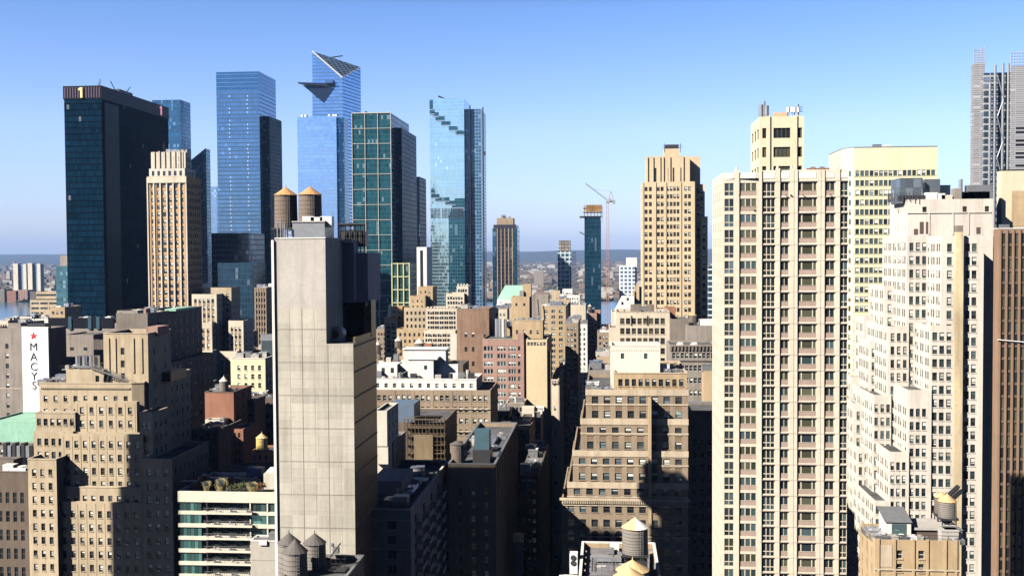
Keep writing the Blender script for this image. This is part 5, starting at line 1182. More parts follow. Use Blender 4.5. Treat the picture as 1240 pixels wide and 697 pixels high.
# ---- three tanks in front of the blank tower
D = 182; b = new('low_block', 'low roof with three wooden tanks in front of the blank grey tower', 'building', 370, D)
b.box(336, 414, 700, 178, 14, None, None, None, GREYBR, para=.6, cop=METAL)
zl2 = Z(375, 700, 178)-.6
tank('front wooden tank with grey staves and dark cone before the blank tower', 357.5, 652.5, 667, 712, 15.2, 181, 'dark', WOODG, stand=1.2, group='three tanks below the blank tower')
tank('rear left wooden tank with dark cone half hidden by the front one', 350, 644.5, 656.5, 706, 14.2, 186, 'dark', WOODG, stand=2., group='three tanks below the blank tower')
tank('right wooden tank with dark cone and platform rails before the blank tower', 381, 645, 656.5, 690, 14, 187, 'dark', WOODG, stand=3.4, group='three tanks below the blank tower')
mb = MB()
for px_ in (397, 403, 409, 414): mb.bar((X(px_, 184), 184, zl2), (X(px_, 184), 184, Z(px_, 676, 184)), .05)
for yy in (676, 682, 688): mb.bar((X(396, 184), 184, Z(400, yy, 184)), (X(415, 184), 184, Z(400, yy, 184)), .05)
mb.bar((X(414, 184), 184, Z(414, 694, 184)), (X(414, 184), 184, Z(414, 671, 184)), .05); mb.bar((X(396, 183), 183, Z(396, 672, 184)), (X(409, 183), 183, Z(409, 655, 184)), .12); mb.box(X(395, 184), X(416, 184), 183, 186, zl2+.3, zl2+.5)
mb.build('roof_rail', STEEL, b.root, b.base)
mb = MB(); mb.box(X(399, 184), X(406, 184), 184, 185, Z(400, 670, 184), Z(400, 663, 184)); mb.cyl(X(398, 184), 184.5, Z(400, 662, 184), Z(400, 658, 184), .35, .3, 10); mb.build('roof_unit', METAL, b.root, b.base)

# ================================================================== middle distance
def sw(D, n, wpx, hpx, fpx, top=5, **kw):
    kw.setdefault('mix', 'dddbBBFt'); kw.setdefault('rec', .2); return wp(D, n, wpx, hpx, fpx, top=top, **kw)
OB = 'office building'
# left edge
D = 430; b = new('department_store', 'grey brown building carrying the tall white star sign at the left edge', 'store', 30, D)
x0, x1 = X(-14, D), X(61, D); y1 = far_y(79, x1)
b.box(-14, 61, 397, D, y1-D, sw(D, 4, 4, 6, 12.6, top=20, cols=[(6.9, 8.3), (21.9, 23.4)]), None, None, GREYBR, para=.8)
b.mb('roof_hut', STEEL).box(X(31, D), X(52, D), D+1, D+6, Z(40, 397, D)-.8, Z(40, 392, D))
b.mb('fascia', TRIM).box(x0, X(24, D), D-.1, D-.003, Z(10, 470, D)-.2, Z(10, 470, D)+.2)
b.box(-20, 40, 510, 395, 25, None, None, None, COPP, roof=COPP, para=.6)
b.box(-20, 37, 540, 385, 9, sw(385, 5, 4, 7, 14, top=4), None, None, GREYBR, para=.6)
for i in range(6): mb = MB(); mb.box(X(3+i*5.5, 384), X(7+i*5.5, 384), 382, 384.9, Z(10, 552, 384), Z(10, 535+(i % 2)*3, 384)); mb.build('roof_unit', [STEEL, METAL][i % 2], b.root, b.base)
# the sign: white board, star and letters one above the other
zt, zb = Z(40, 396, 428), Z(40, 505, 428); xa, xb = X(24.5, 428), X(56.5, 428)
sg = empty('wall_sign', ((xa+xb)/2, 428, zb), 'tall white wall sign with a red star over five black letters', 'sign'); sb = ((xa+xb)/2, 428, zb)
mb = MB(); mb.box(xa, xb, 428.4, 429.8, zb, zt); mb.build('panel', plain('sign_white', (.80, .78, .76), .5, var=.03), sg, sb)
xc = X(38.7, 428); zc = Z(38.7, 406.5, 428); mb = MB(); pts = []
for i in range(10): r = 1.55 if i % 2 == 0 else .62; a = math.pi/2+i*math.pi/5; pts.append((xc+r*math.cos(a), zc+r*math.sin(a)))
n0 = 0; mb.v = [(p, 428.2, q) for p, q in pts]+[(p, 428.39, q) for p, q in pts]; mb.f = [(i, (i+1) % 10, 10+(i+1) % 10, 10+i) for i in range(10)]+[tuple(range(9, -1, -1))]
mb.build('star', REDM, sg, sb)
INK = plain('sign_ink', (.012, .012, .015), .5)
for ch, py_ in zip("MACYS", (419.5, 431.5, 443.5, 455, 466.3)):
    cu = bpy.data.curves.new('letter', 'FONT'); cu.body = ch; cu.size = 4.7; cu.align_x = 'CENTER'; cu.extrude = .06; cu.offset = -.02; cu.resolution_u = 4
    to = bpy.data.objects.new('letter_tmp', cu); COL.objects.link(to); bpy.context.view_layer.update()
    me = bpy.data.meshes.new_from_object(to.evaluated_get(bpy.context.evaluated_depsgraph_get())); bpy.data.objects.remove(to); bpy.data.curves.remove(cu)
    me.materials.clear(); me.materials.append(INK); o = bpy.data.objects.new('letter', me); COL.objects.link(o); o.parent = sg
    o.rotation_euler = (math.pi/2, 0, 0); o.location = (xc-sb[0], 428.32-428, Z(38.7, py_, 428)-1.65-zb)
# arched building in the lower left corner: dark stone, coloured darker for its shade
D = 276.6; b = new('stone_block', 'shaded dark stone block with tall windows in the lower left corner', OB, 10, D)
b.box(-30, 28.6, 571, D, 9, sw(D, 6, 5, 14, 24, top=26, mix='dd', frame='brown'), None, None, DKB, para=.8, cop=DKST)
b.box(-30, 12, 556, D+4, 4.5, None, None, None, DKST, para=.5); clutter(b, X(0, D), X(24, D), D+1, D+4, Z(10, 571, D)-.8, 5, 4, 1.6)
# rooftops behind the sand block
D = 500; b = new('screen_block', 'long low building with a roof screen of black panels behind the star sign', OB, 100, D)
b.box(57, 152, 391, D, 40, None, sw(D, 5, 5, 5, 9), None, GREYBR, para=.5)
zz = Z(100, 391, D)
for a, c in ((58, 82), (88, 106), (109, 116), (120, 137)): b.mb('black_screen', BLACK).box(X(a, D), X(c, D), D-.4, D-.02, zz-2.2, zz+2.6)
for a in (82.5, 106.5, 116.5): b.mb('screen_post', plain('post_teal', (.03, .07, .10), .4)).box(X(a, D), X(a+4, D), D-.7, D-.01, zz-3, zz+3.2)
b.mb('black_screen', BLACK).box(X(58, D), X(137, D), D+.6, D+8, zz-.2, zz+1.8); clutter(b, X(60, D), X(140, D), D+9, D+25, zz-.5, 10, 8, 3)
for i in range(6): antenna(b, X(92+i*11, D), D+10, zz, 3.5, 1)
D = 455; b = new('service_block', 'grey brown windowless block between the star sign and the sand penthouse', OB, 100, D)
b.box(76, 112, 405, D, 20, sw(D, 2, 5, 4, 14, top=16), None, None, GREYBR, para=.6); b.box(112, 124, 411, D-3, 18, None, None, None, stone('stone_blackish', (.12, .10, .09), .2, .2), para=.5)  # right hand box in a much darker stone
b.mb('flag_pole', METAL).bar((X(62.5, D-3), D-3, 20), (X(62.5, D-3), D-3, Z(62, 400, D)), .1)
D = 400; b = new('store_block', 'big dark brown stepped building whose long side lies in shade behind the sand penthouse', OB, 190, D)
x1 = X(178, D); y1 = far_y(244, x1)
b.box(140, 178, 380, D, y1-D, None, sw(D, 9, 4, 8, 15, top=12, mix='dddB', pier=(1.2, .4, 1)), None, DKST, para=.8, cop=GREYBR)
zz = Z(160, 380, D); b.box(141, 166, 376, D+4, 12, None, None, None, GREYBR, z0=zz-1, para=.4); b.mb('copper_edge', COPP).box(X(176, D+2), X(190, D+2), D+20, D+40, zz, zz+.9)
b.poly([(x1-.5, D+6), (x1+7, D+6), (x1+7, y1-6), (x1-.5, y1-6)], 0, Z(205, 433, 425), [None, sw(D, 8, 4, 8, 14, mix='ddBF')], DKST, para=.6)
clutter(b, X(145, D), X(176, D), D+8, D+40, zz-.8, 8, 14, 2.5); b.mb('roof_hut', PINKB).box(X(172, D), x1-1, D+1, D+5, zz-.8, zz+2)
# left distance
D = 900; b = new('office_block', 'distant tan office block with dark window bands at the left, above the river', OB, 52, D)
def bandw(D, f, h): return wp(D, 3, 10, h, f, top=3, gap=.5, kind='quad', mix='dt', rec=.3)
b.box(36, 70, 363, D, 20, bandw(D, 6.2, 2.6), None, None, SANDST, para=.5); b.box(43, 70, 353, D+10, 20, bandw(D, 6.2, 2.6), None, None, SANDST, para=.5); b.box(52, 62, 375, D-6, 5, None, None, None, SANDST, para=.4)
D = 850; b = glass_tower('glass_tower', 'short teal glass tower touching the left side of the black slab tower', 68, 84, 322, D, 90, curtain('glass_teal_speckle', (.06, .17, .22), (.04, .10, .13), 3.6, 2.5, .25, .15, .5, .12, .6, .03, .7, .2))
b.poly([(b.x0+3, D+2), (b.x1-.5, D+2), (b.x1-.5, D+14), (b.x0+3, D+14)], b.zt-1, Z(78, 309, D), (), GREYBR, para=.4, part='plant_storey')
D = 2900
for lab, xa, xb, yt in (('left one of twin pale apartment slabs across the river', 16.5, 32, 319), ('right one of twin pale apartment slabs across the river', 34, 49, 318.5)):
    b = new('apartment_slab', lab, 'apartment block', xa, D, 'twin slabs across the river'); xm_ = xa+(xb-xa)*.36
    b.box(xa, xm_, yt, D, 22, None, None, None, LIMEST, para=1); b.box(xm_+.05, xb, yt+1.2, D+6, 20, None, None, None, C_BLUE1 if 0 else plain('slab_bluegrey', (.17, .24, .30)), para=1); b.box(xb-3.5, xb+.3, yt+.6, D-1, 6, None, None, None, LIMEST, para=1)
for i, (lab, a, c, yt) in enumerate((('grey waterfront block at the far left across the river', -3, 5, 350), ('brick waterfront block left of the twin slabs', 7, 19, 352), ('long pink waterfront block below the twin slabs', 22, 33, 351), ('dark waterfront block right of the pink one', 34, 42, 353))):
    simple('waterfront_block', lab, 'apartment block', a, c, yt, 2765+i*4, 40, [GREYBR, REDB, PINKB, DKST][i], wp(2765, 5, 1.2, 1.2, 2.6, top=1.5, mix='d'), group='blocks on the far river bank')
for i, (lab, a, c, yt, D, mt) in enumerate((('low cream block at the left edge above the star sign building', -5, 9, 388, 620, CREAM), ('low grey brown block left of the star sign', 9, 24, 391, 560, GREYBR), ('pale low block beyond the star sign', 22, 38, 383, 700, LIMEST), ('low white block right of the star sign top', 38, 58, 386, 640, WHITEP))):
    b = simple('low_block', lab, OB, a, c, yt, D, 25, mt, sw(D, 4, 2, 3, 7)); clutter(b, X(a+2, D), X(c-2, D), D+3, D+18, Z(a, yt, D)-1, 4, i+20, 3)
# tan tower with buff piers
D = 480; k = D/F; b = new('stone_tower', 'tan brick tower with pale piers and carved cream crown before the black slab tower', 'office tower', 210, D)
x1 = X(228, D); y1 = far_y(245, x1); zt = Z(205, 213, D)
tw_ = wp(D, 6, 4.4, 5, 8.9, top=9, mL=3, mR=3, span=ORANB, kind='sash', frame='brown', mix='dBBFFbf', pier=(1.6, .35, .3), gap=1)
b.box(181, 228, 213.5, D, y1-D, tw_, wp(D, 6, 3, 5, 8.9, top=9, mix='ddB', pier=(2, .3, .3)), None, ORANB, para=.8)
for px_ in (181, 188.6, 196.4, 204.2, 212, 219.8, 227.4): b.mb('pier', LIMEST).box(X(px_, D)-.3, X(px_, D)+.3, D-.5, D-.003, 0, zt-1)
b.box(183, 226, 204, D+1.6, y1-D-4, wp(D, 6, 3.4, 6, 30, top=3, mix='dd', gap=1), wp(D, 5, 3, 6, 30, top=3), None, LIMEST, z0=zt-.8, para=.6)
b.box(185.5, 224, 184, D+3.2, y1-D-8, wp(D, 6, 2.4, 6, 8.5, top=6, mix='dF', gap=1), wp(D, 5, 2.4, 6, 8.5, top=6), None, LIMEST, z0=Z(205, 204, D)-.6, para=.6)
for i in range(7): px_ = 186+i*6.2; b.mb('crown_rib', CREAM).box(X(px_, D)-.4, X(px_, D)+.4, D+2.8, D+3.19, Z(205, 203, D), Z(205, 183-.8*(i % 2), D))
b.mb('crown_band', CREAM).box(X(180.6, D), x1+.1, D-.7, D-.01, zt-3.2, zt-.4); clutter(b, X(190, D), X(220, D), D+5, D+14, Z(205, 184, D)-.6, 5, 30, 3); antenna(b, X(195, D), D+6, Z(205, 184, D), 5); antenna(b, X(214, D), D+6, Z(205, 184, D), 4)
# tan stepped tower at its foot
D = 478; b = new('stepped_block', 'tan stepped block with cream bands at the foot of the tan brick tower', OB, 250, D)
def tw2(n, top=6): return wp(D, n, 3.4, 4.8, 9.2, top=top, gap=1, mL=2, mR=2, span=BROWNB, mix='dBBFFb', frame='brown')
b.box(232, 262, 356, D, 14, tw2(5), sw(D, 2, 3, 4, 9), None, CREAM, para=.7); b.box(247, 280, 348, D+8, 12, tw2(5, 8), sw(D, 2, 3, 4, 9), None, SANDST, para=.6)
b.box(229, 256, 390, D-4, 10, tw2(4, 8), sw(D, 2, 3, 4, 9), None, CREAM, para=.7); b.box(238, 256, 424, D-8, 8, tw2(3, 8), None, None, LIMEST, para=.7); b.box(243, 256, 461, D-12, 8, None, None, None, LIMEST, para=.7)
b.box(276, 294, 388, D+2, 14, tw2(3, 8), sw(D, 2, 3, 4, 9), None, CREAM, para=.7); b.box(262, 286, 425, D-2, 14, tw2(3, 8), sw(D, 2, 3, 4, 9), None, CREAM, para=.7)
b.mb('roof_hut', WHITEP).box(X(246, D+10), X(254, D+10), D+9, D+13, Z(250, 348, D+8)-.6, Z(250, 343, D+8))
simple('ribbed_tower', 'slim brown ribbed tower beside the left edge of the blank tower', 'office tower', 308, 323, 348, 600, 18, BROWNB, wp(600, 4, 2, 4.6, 7.4, top=6, gap=1, pier=(1.3, .5, .3), mix='dd'), para=.6)
D = 395; b = new('cream_block', 'small cream block with sixteen square windows left of the blank tower', OB, 300, D)
x1 = X(320, D); b.box(278, 320, 434, D, far_y(331, x1)-D, wp(D, 4, 3.7, 6, 10.9, top=8.5, mL=6, mR=3, sill=True, mix='dddBF', frame='white', zmin=Z(300, 483, D)), sw(D, 3, 3.5, 6, 10.9, top=8), None, stone('paint_cream', (.68, .62, .42), .05, .1), para=.7, cop=WHITEP)
zz = Z(300, 434, D)-.7; clutter(b, X(284, D), X(312, D), D+2, D+12, zz, 7, 40, 2.5)
b.mb('roof_house', METAL).box(X(315, 404), X(331, 404), 404, 408, zz, Z(320, 405, 404)); b.mb('roof_house_glass', SKYG).box(X(316, 404), X(330, 404), 403.9, 403.98, zz+1, Z(320, 412, 404))
simple('dark_block', 'dark shaded block behind the cream block beside the blank tower', OB, 286, 330, 482, 379, 12, DKB, sw(400, 4, 4, 6, 12, mix='dd'))
D = 350; b = new('brick_block', 'plain red brick block under the small grey tank left of the cream block', OB, 264, D)
x1 = X(281, D); b.box(246, 281, 475, D, far_y(303, x1)-D, None, sw(D, 3, 4, 6, 12, mix='dd'), None, REDB, para=.7, cop=DKB)
b.box(281.5, 306, 484, D+14, 12, sw(D, 3, 3, 6, 11, mix='dd'), None, None, DKB, para=.6); b.box(246, 264, 474, D-5, 4.5, None, None, None, LIMEST, z0=0, z1=Z(255, 505, D), para=.4)
clutter(b, X(249, D), X(275, D), D+2, D+12, Z(260, 475, D)-.7, 6, 41, 1.5)
tank('small grey tank with a pale cone on the red brick block', 271, 455.5, 461, 473, 5.6, 356, 'pale', WOODG, stand=2)
D = 300; b = new('brick_block', 'low red brick block carrying the bright yellow tank left of the blank tower', OB, 305, D)
b.box(277, 292, 519, D+6, 14, sw(D, 2, 3, 6, 11, mix='dd'), None, None, REDB, para=.6); b.box(300, 325, 546, D, 10, sw(D, 3, 3, 5, 10, mix='dd'), None, None, REDB, para=.6); b.box(262, 334, 568, D-11, 10, sw(D, 6, 3, 6, 12, mix='dd'), None, None, DKB, para=.6)
tank('bright yellow painted tank on the low red brick block', 317, 524, 529.5, 543, 7.2, 303, 'yellow', plain('tank_yellow', (.58, .42, .13), .6), stand=1.)
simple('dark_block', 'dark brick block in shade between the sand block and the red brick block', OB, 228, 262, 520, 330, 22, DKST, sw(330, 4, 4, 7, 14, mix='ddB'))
# centre: stepped brown and cream towers behind the water tanks
D = 545; b = new('stepped_block', 'stepped orange brown block in shade below the small green glass block', OB, 500, D)
b.box(489, 517, 372, D, 22, sw(D, 5, 2.5, 4, 8, mix='dd'), None, None, SANDST, para=.6); b.box(496, 515, 358, D+3, 16, sw(D, 3, 2, 3, 7), None, None, TANB, para=.6); b.box(506, 524, 347, D+8, 14, sw(D, 3, 2, 3, 7), None, None, TANB, para=.6)
b.box(480, 517, 398, D-8, 12, sw(D, 6, 2.5, 4, 8, mix='dd'), None, None, TANB, para=.6)
D = 555; b = new('stepped_block', 'orange brown block with two window columns left of the shaded stepped block', OB, 478, D)
b.box(465, 481, 384, D, 18, sw(D, 2, 5, 4, 5.6, mix='dB', kind='pair'), None, None, TANB, para=.6); b.box(473, 487, 371, D+4, 12, sw(D, 2, 3, 3, 7), None, None, ORANB, para=.6); b.mb('roof_hut', LIMEST).cyl(X(471.5, D+3), D+5, Z(471, 384, D), Z(471, 370, D), 1.4, .9, 10)
D = 525; b = new('stepped_tower', 'cream stepped tower dense with windows behind the white penthouses', OB, 540, D)
cw2 = lambda n: sw(D, n, 2.5, 3.8, 5.9, top=4, gap=.8, k=2, mix='ddddb')
b.box(516, 553, 373, D, 20, cw2(6), None, None, CREAM, para=.6); b.box(540, 562, 355, D+6, 16, cw2(3), sw(D, 2, 2.4, 3.6, 6), None, CREAM, para=.6); b.box(553, 567, 346, D+9, 12, cw2(2), sw(D, 2, 2.4, 3.6, 6), None, LIMEST, para=.6)
b.box(513, 551, 400, D-5, 6, cw2(6), None, None, CREAM, para=.6); b.box(530, 551, 430, D-9, 6, cw2(3), None, None, CREAM, para=.6); b.mb('ribbed_shaft', LIMEST).box(X(545, D-9), X(553, D-9), D-10, D-9.01, 20, Z(549, 402, D))
for i in range(9): b.mb('crenel', LIMEST).box(X(517+i*4, D), X(519+i*4, D), D-.2, D+.3, Z(535, 373, D), Z(535, 371, D))
for i in range(4): b.mb('crenel', LIMEST).box(X(554+i*3.6, D+9), X(556+i*3.6, D+9), D+8.8, D+9.3, Z(560, 346, D+9), Z(560, 343.5, D+9))
D = 455; b = new('brick_tower', 'plain brown brick block with few windows right of the cream stepped tower', OB, 575, D)
x1 = X(592, D); b.box(553, 592, 374, D, far_y(598, x1)-D, W(1, 1.25, 2.0, 6.2, cols=[(3.2, 4.4), (6.3, 7.5), (11.5, 12.4)], top=10, mix='fdb', frame='brown', rec=.1), None, None, stone('brick_redbrown', (.27, .17, .12), .22, .3, .35), para=.7, cop=GREYBR)
clutter(b, X(556, D), X(588, D), D+2, D+12, Z(570, 374, D)-.7, 7, 50, 2.5)
D = 342; k = D/F; b = new('brick_block', 'wide brown brick block with white top storey and white penthouses', OB, 530, D)
x1 = X(592, D); y1 = far_y(601, x1)
b.box(450, 593, 472, D, y1-D, wp(D, 6, 4.3, 6.8, 14, top=6.5, gap=2.6, kk=0, k=3, mL=3, mR=1, sill=True, mix='dbBBFFs', frame='white', pier=(.9, .3, .4)) if 0 else wp(D, 6, 4.3, 6.8, 14, top=6.5, gap=2.6, k=3, mL=3, mR=1, sill=True, mix='dbBBFFsA', frame='white', pier=(3.2, .3, .3)), sw(D, 3, 4, 6, 14), None, BROWNB, para=.3)
b.box(450, 576, 459, D+1.2, 16, wp(D, 12, 4, 5.4, 14, top=5, mL=1, mR=1, mix='ddBF', frame='white'), None, None, WHITEP, para=.7, cop=WHITEM)
for off in (14*k*1.5+.2, 14*k*3.5+.2): b.mb('cornice', TRIM).box(X(450, D), x1+.2, D-.45, D-.31, Z(520, 472, D)-off-.3, Z(520, 472, D)-off)
zr = Z(515, 459, D)-.7
b.mb('penthouse', WHITEP).box(X(488, 352), X(539, 352), 352, 358, zr, Z(515, 423, 352)); b.mb('penthouse_roof', WHITEM).box(X(487, 351.6), X(541, 351.6), 351.6, 358.4, Z(515, 423, 352)+.003, Z(515, 421.5, 352))
b.mb('penthouse', WHITEP).box(X(493, 347), X(524, 347), 347, 350.5, zr, Z(508, 435, 347)); b.mb('penthouse_roof', WHITEM).box(X(492.5, 346.6), X(529, 346.6), 346.6, 351.9, Z(508, 435, 347)+.003, Z(508, 432.5, 347))
b.mb('penthouse', WHITEP).box(X(456, 346), X(480, 346), 346, 354, zr, Z(468, 441, 346)); b.mb('penthouse', WHITEP).box(X(477, 349), X(493, 349), 349, 354, zr, Z(485, 441, 349)); b.mb('penthouse', WHITEP).box(X(527, 351), X(554, 351), 350.8, 351.9, zr, Z(540, 441, 351)); 
for px_ in (514.5, 463, 474): mb = MB(); yy = 347 if px_ > 500 else 346; mb.box(X(px_, yy)-.5, X(px_, yy)+.5, yy-.06, yy-.01, Z(px_, 447+(px_ < 500)*4, yy), Z(px_, 442+(px_ < 500)*3, yy)); mb.build('window', DARK, b.root, b.base)
for i, (px_, h) in enumerate(((458, 3), (462, 2), (500, 2.2), (505, 1.6), (530, 1.8), (545, 2.2), (558, 2.6), (566, 3.4), (570, 2.4), (484, 2.5))):
    mb = MB(); mb.cyl(X(px_, 345.5), 345.5, zr, zr+h, .7, .7, 12) if i % 2 else mb.box(X(px_, 345.5)-1, X(px_, 345.5)+1, 344.5, 346.2, zr, zr+h); mb.build('roof_unit', [METAL, GREYC, STEEL][i % 3], b.root, b.base)
mb = MB()
for i in range(10): mb.bar((X(479+i*1.4, 345), 345, zr), (X(479+i*1.4, 345), 345, zr+1.2), .04)
mb.bar((X(479, 345), 345, zr+1.2), (X(493, 345), 345, zr+3.2), .06); mb.build('roof_rail', METAL, b.root, b.base); roof_kit(b, X(553, 346), X(574, 346), 344, 352, zr, 13); roof_kit(b, X(455, 344.5), X(490, 344.5), 343.7, 345.8, zr, 14)
D = 372; b = new('low_block', 'low dark building carrying a row of small tanks behind the white penthouses', OB, 490, D)
b.box(456, 560, 441, D, 16, sw(D, 10, 3, 4, 9, mix='ddB'), None, None, DKB, para=.5); zz = Z(508, 441, D)-.5
for i in range(7): mb = MB(); px_ = 461+i*9; mb.box(X(px_, D+2)-.8, X(px_, D+2)+.9, D+1, D+3, zz, zz+1.5+(i*7 % 5)*.6); mb.build('roof_unit', [WHITEP, LIMEST, METAL, WHITEP][i % 4], b.root, b.base)
T4 = 'small tanks behind the white penthouses'
tank('leftmost small tank with a pale cone behind the white penthouses', 457.5, 413.5, 417, 427, 3.6, 374, 'pale', stand=2.5, group=T4)
tank('small tank with a pale cone before the dark shaded block', 482.5, 407.5, 412, 420, 4.6, 378, 'pale', stand=3, group=T4)
tank('pale coned tank standing left of the red roof tank shed', 508, 409.5, 415, 425, 6.2, 376, 'pale', stand=2.5, group=T4)
tank('pale coned tank standing right of the red roof tank shed', 521, 413, 416.5, 426, 5.8, 380, 'pale', stand=2.5, group=T4)
mb = MB(); mb.box(X(511, 375), X(522, 375), 375, 378, Z(516, 422, 375)-4, Z(516, 416, 375)); tag(mb.build('tank_shed', REDB, None, (X(516, 375), 375, zz)), 'small red roofed shed between two pale coned tanks', 'shed')
# pink block and its neighbours
D = 432; b = new('pink_block', 'pinkish brick block with wide factory windows left of the blank tan wall', OB, 610, D)
x1 = X(634, D); b.box(584, 634, 412, D, far_y(638, x1)-D, None, None, None, PINKB, z1=Z(610, 412, D), para=.6) if 0 else None
zt = Z(610, 411, D); xs_ = [(585.2, 597, 'triple'), (601.5, 612.5, 'triple'), (615, 624.5, 'triple'), (626.5, 630, 'single')]
k = D/F; prev = 584
for a, c, kd in xs_:
    b.facade((X(prev, D), D), (X(a, D), D), 0, zt, None, PINKB); b.facade((X(a, D), D), (X(c, D), D), 0, zt, W(1, (c-a-.4)*k, 5.6*k, 9.3*k, top=8*k, mL=0, mR=0, kind=kd, mix='dthhFSB', frame='white', rec=.2), PINKB); prev = c
b.facade((X(prev, D), D), (x1, D), 0, zt, None, PINKB); yb = far_y(640, x1)
b.facade((x1, D), (x1, yb), 0, zt, None, PINKB); b.facade((x1, yb), (X(584, D), yb), 0, zt, None, PINKB); b.facade((X(584, D), yb), (X(584, D), D), 0, zt, None, PINKB)
b.mb('roof', ROOF).poly([(X(584, D), D, zt-.6), (x1, D, zt-.6), (x1, yb, zt-.6), (X(584, D), yb, zt-.6)]); b.mb('roof_hut', PINKB).box(X(626.5, D), x1-.1, D+.1, D+5, zt-.6, Z(630, 404, D))
b.mb('parapet', TRIM).box(X(584, D), X(626, D), D-.1, D+.3, zt+.003, zt+.25)
D = 452; b = new('duct_block', 'low block with tall silver ducts rising behind the pink brick block', OB, 610, D)
b.box(598, 626, 409, D, 14, None, None, None, DKST, para=.4)
for px_ in (601.5, 605.5, 609.5, 612.3): mb = MB(); mb.cyl(X(px_, D+1), D+1, Z(605, 412, D), Z(605, 386, D), .85 if px_ < 611 else .4, .85 if px_ < 611 else .4, 14); mb.build('duct', DUCT if px_ < 608 else LIMEST, b.root, b.base)
clutter(b, X(600, D), X(615, D), D+3, D+10, Z(605, 395, D), 5, 60, 3); b.box(597, 622, 388, D+6, 9, None, None, None, TANB, para=.4)
D = 426; b = new('tan_block', 'tan block with a windowless cream end wall left of the street', OB, 645, D)
x1 = X(662, D); b.box(636.8, 662, 411, D, far_y(668, x1)-D, wp(D, 6, 3, 4.2, 30, top=3, mL=1, mR=1, sill=False, mix='dB', frame='white', zmin=Z(640, 419, D)), sw(D, 3, 3, 5, 9), None, stone('wall_tan_blank', (.60, .49, .32), .05, .08), para=.5)
b.box(620, 657, 388, D+11, 10, wp(D, 4, 3, 5, 30, top=12, mix='dB', frame='white'), sw(D, 2, 3, 5, 10), None, TANB, para=.6, cop=TRIM); clutter(b, X(625, D), X(650, D), D+13, D+19, Z(640, 388, D+11)-.6, 5, 61, 2)
for i in range(8): xx = X(667.2, D)+.0; b.mb('stair_shadow_steps', BROWNB).box(x1+.01, x1+1.4, D+1+i*1.2, D+2.2+i*1.2, 0, Z(662, 425+i*3, D))  # brown steps built in place of a stair shaped shadow
D = 575; b = new('green_roof_block', 'building with a big pale green copper roof left of the street', OB, 617, D)
x0, x1 = X(603, D), X(640, D); ze, zr = Z(615, 362.5, D), Z(615, 345.5, D+9)
b.poly([(x0, D), (x1, D), (x1, D+22), (x0, D+22)], 0, ze, [sw(D, 6, 2.5, 3, 7)], CREAM, para=0)
rf = b.mb('copper_roof', COPP); i0 = len(rf.v); rf.v += [(x0-.4, D-.4, ze), (x1+.4, D-.4, ze), (x1+.4, D+22, ze), (x0-.4, D+22, ze), (x0+3, D+9, zr), (x1-1, D+9, zr), (x1-1, D+13, zr), (x0+3, D+13, zr)]
rf.f += [tuple(i0+q for q in f_) for f_ in ((0, 1, 5, 4), (1, 2, 6, 5), (2, 3, 7, 6), (3, 0, 4, 7), (4, 5, 6, 7))]
b.mb('eaves', WHITEP).box(x0-.5, x1+.5, D-.5, D+.2, ze-2.0, ze-.01); clutter(b, X(602, D-8), X(620, D-8), D-8, D-1, Z(610, 372, D), 6, 62, 4); b.box(600, 622, 372, D-10, 9, None, None, None, SANDST, para=.5)
D = 530; b = new('tan_block', 'tan block with two square windows and a broad chimney before the green roof', OB, 632, D)
b.box(619, 641, 359, D, 12, wp(D, 2, 2.4, 3.4, 30, top=8, mix='dd'), None, None, TANB, para=.6); b.box(633, 643, 344, D+5, 6, None, None, None, TANB, para=.4); b.box(629, 634, 352, D+4, 5, None, None, None, GREYBR, para=.3)
D = 505; b = new('apartment_block', 'tan brick apartment block with pale window pairs left of the street', 'apartment block', 670, D)
x1 = X(685, D); b.box(655, 685, 371, D, far_y(689, x1)-D, wp(D, 3, 4.6, 3.8, 6.9, top=4, mix='BFsd', kind='pair', frame='white'), None, None, TANB, para=.6, cop=CREAM); b.box(644, 664, 357.5, D+18, 12, None, None, None, GREYBR, para=.5)
clutter(b, X(658, D), X(682, D), D+2, D+10, Z(670, 371, D)-.6, 8, 63, 3); b.mb('lattice', STEEL).bar((X(653, D), D-2, Z(653, 382, D)), (X(651.5, D), D-2, Z(653, 362, D)), .25)
simple('cream_slab', 'narrow plain cream slab beside the tan apartment block', OB, 686, 709, 369, 600, 22, CREAM, None, None, para=.6)
simple('dark_block', 'brown block stepping down to the street below the cream slab', OB, 684, 700, 391, 470, 40, BROWNB, sw(470, 3, 2.6, 4, 7, mix='dBF'), sw(470, 5, 3, 4, 7, mix='dB'))
b = simple('white_block', 'white block with a row of tiny windows beyond the tan apartment block', OB, 676, 702, 357, 680, 20, WHITEP, sw(680, 8, 1.6, 2.4, 4.5, top=3.5), para=.6); b.box(681, 693, 350, 690, 8, None, None, None, WHITEP, para=.4); b.box(668, 678, 352, 660, 8, None, None, None, SANDST, para=.4)
b = simple('pink_tower', 'narrow pink brick tower at the far end of the street', OB, 711.5, 722.5, 379, 560, 14, PINKB, sw(560, 3, 1.9, 3, 4.6, top=5, mix='dBF'), sw(560, 2, 3, 3, 4.6), para=.4); b.box(720, 727, 376, 570, 10, sw(560, 2, 1.7, 3, 4.6), None, None, PINKB, para=.4)
tank('tiny tank with a pale cone on the narrow pink brick tower', 714.2, 368.5, 370.5, 375.5, 2.4, 563, 'pale', stand=1.6)
simple('red_block', 'low red brick block at the end of the street below the pink tower', OB, 713, 722, 424, 500, 12, REDB, sw(500, 2, 2.5, 3, 6), para=.4)
D = 400; b = new('cream_block', 'cream block with eight columns of dark windows behind the white penthouse', OB, 780, D)
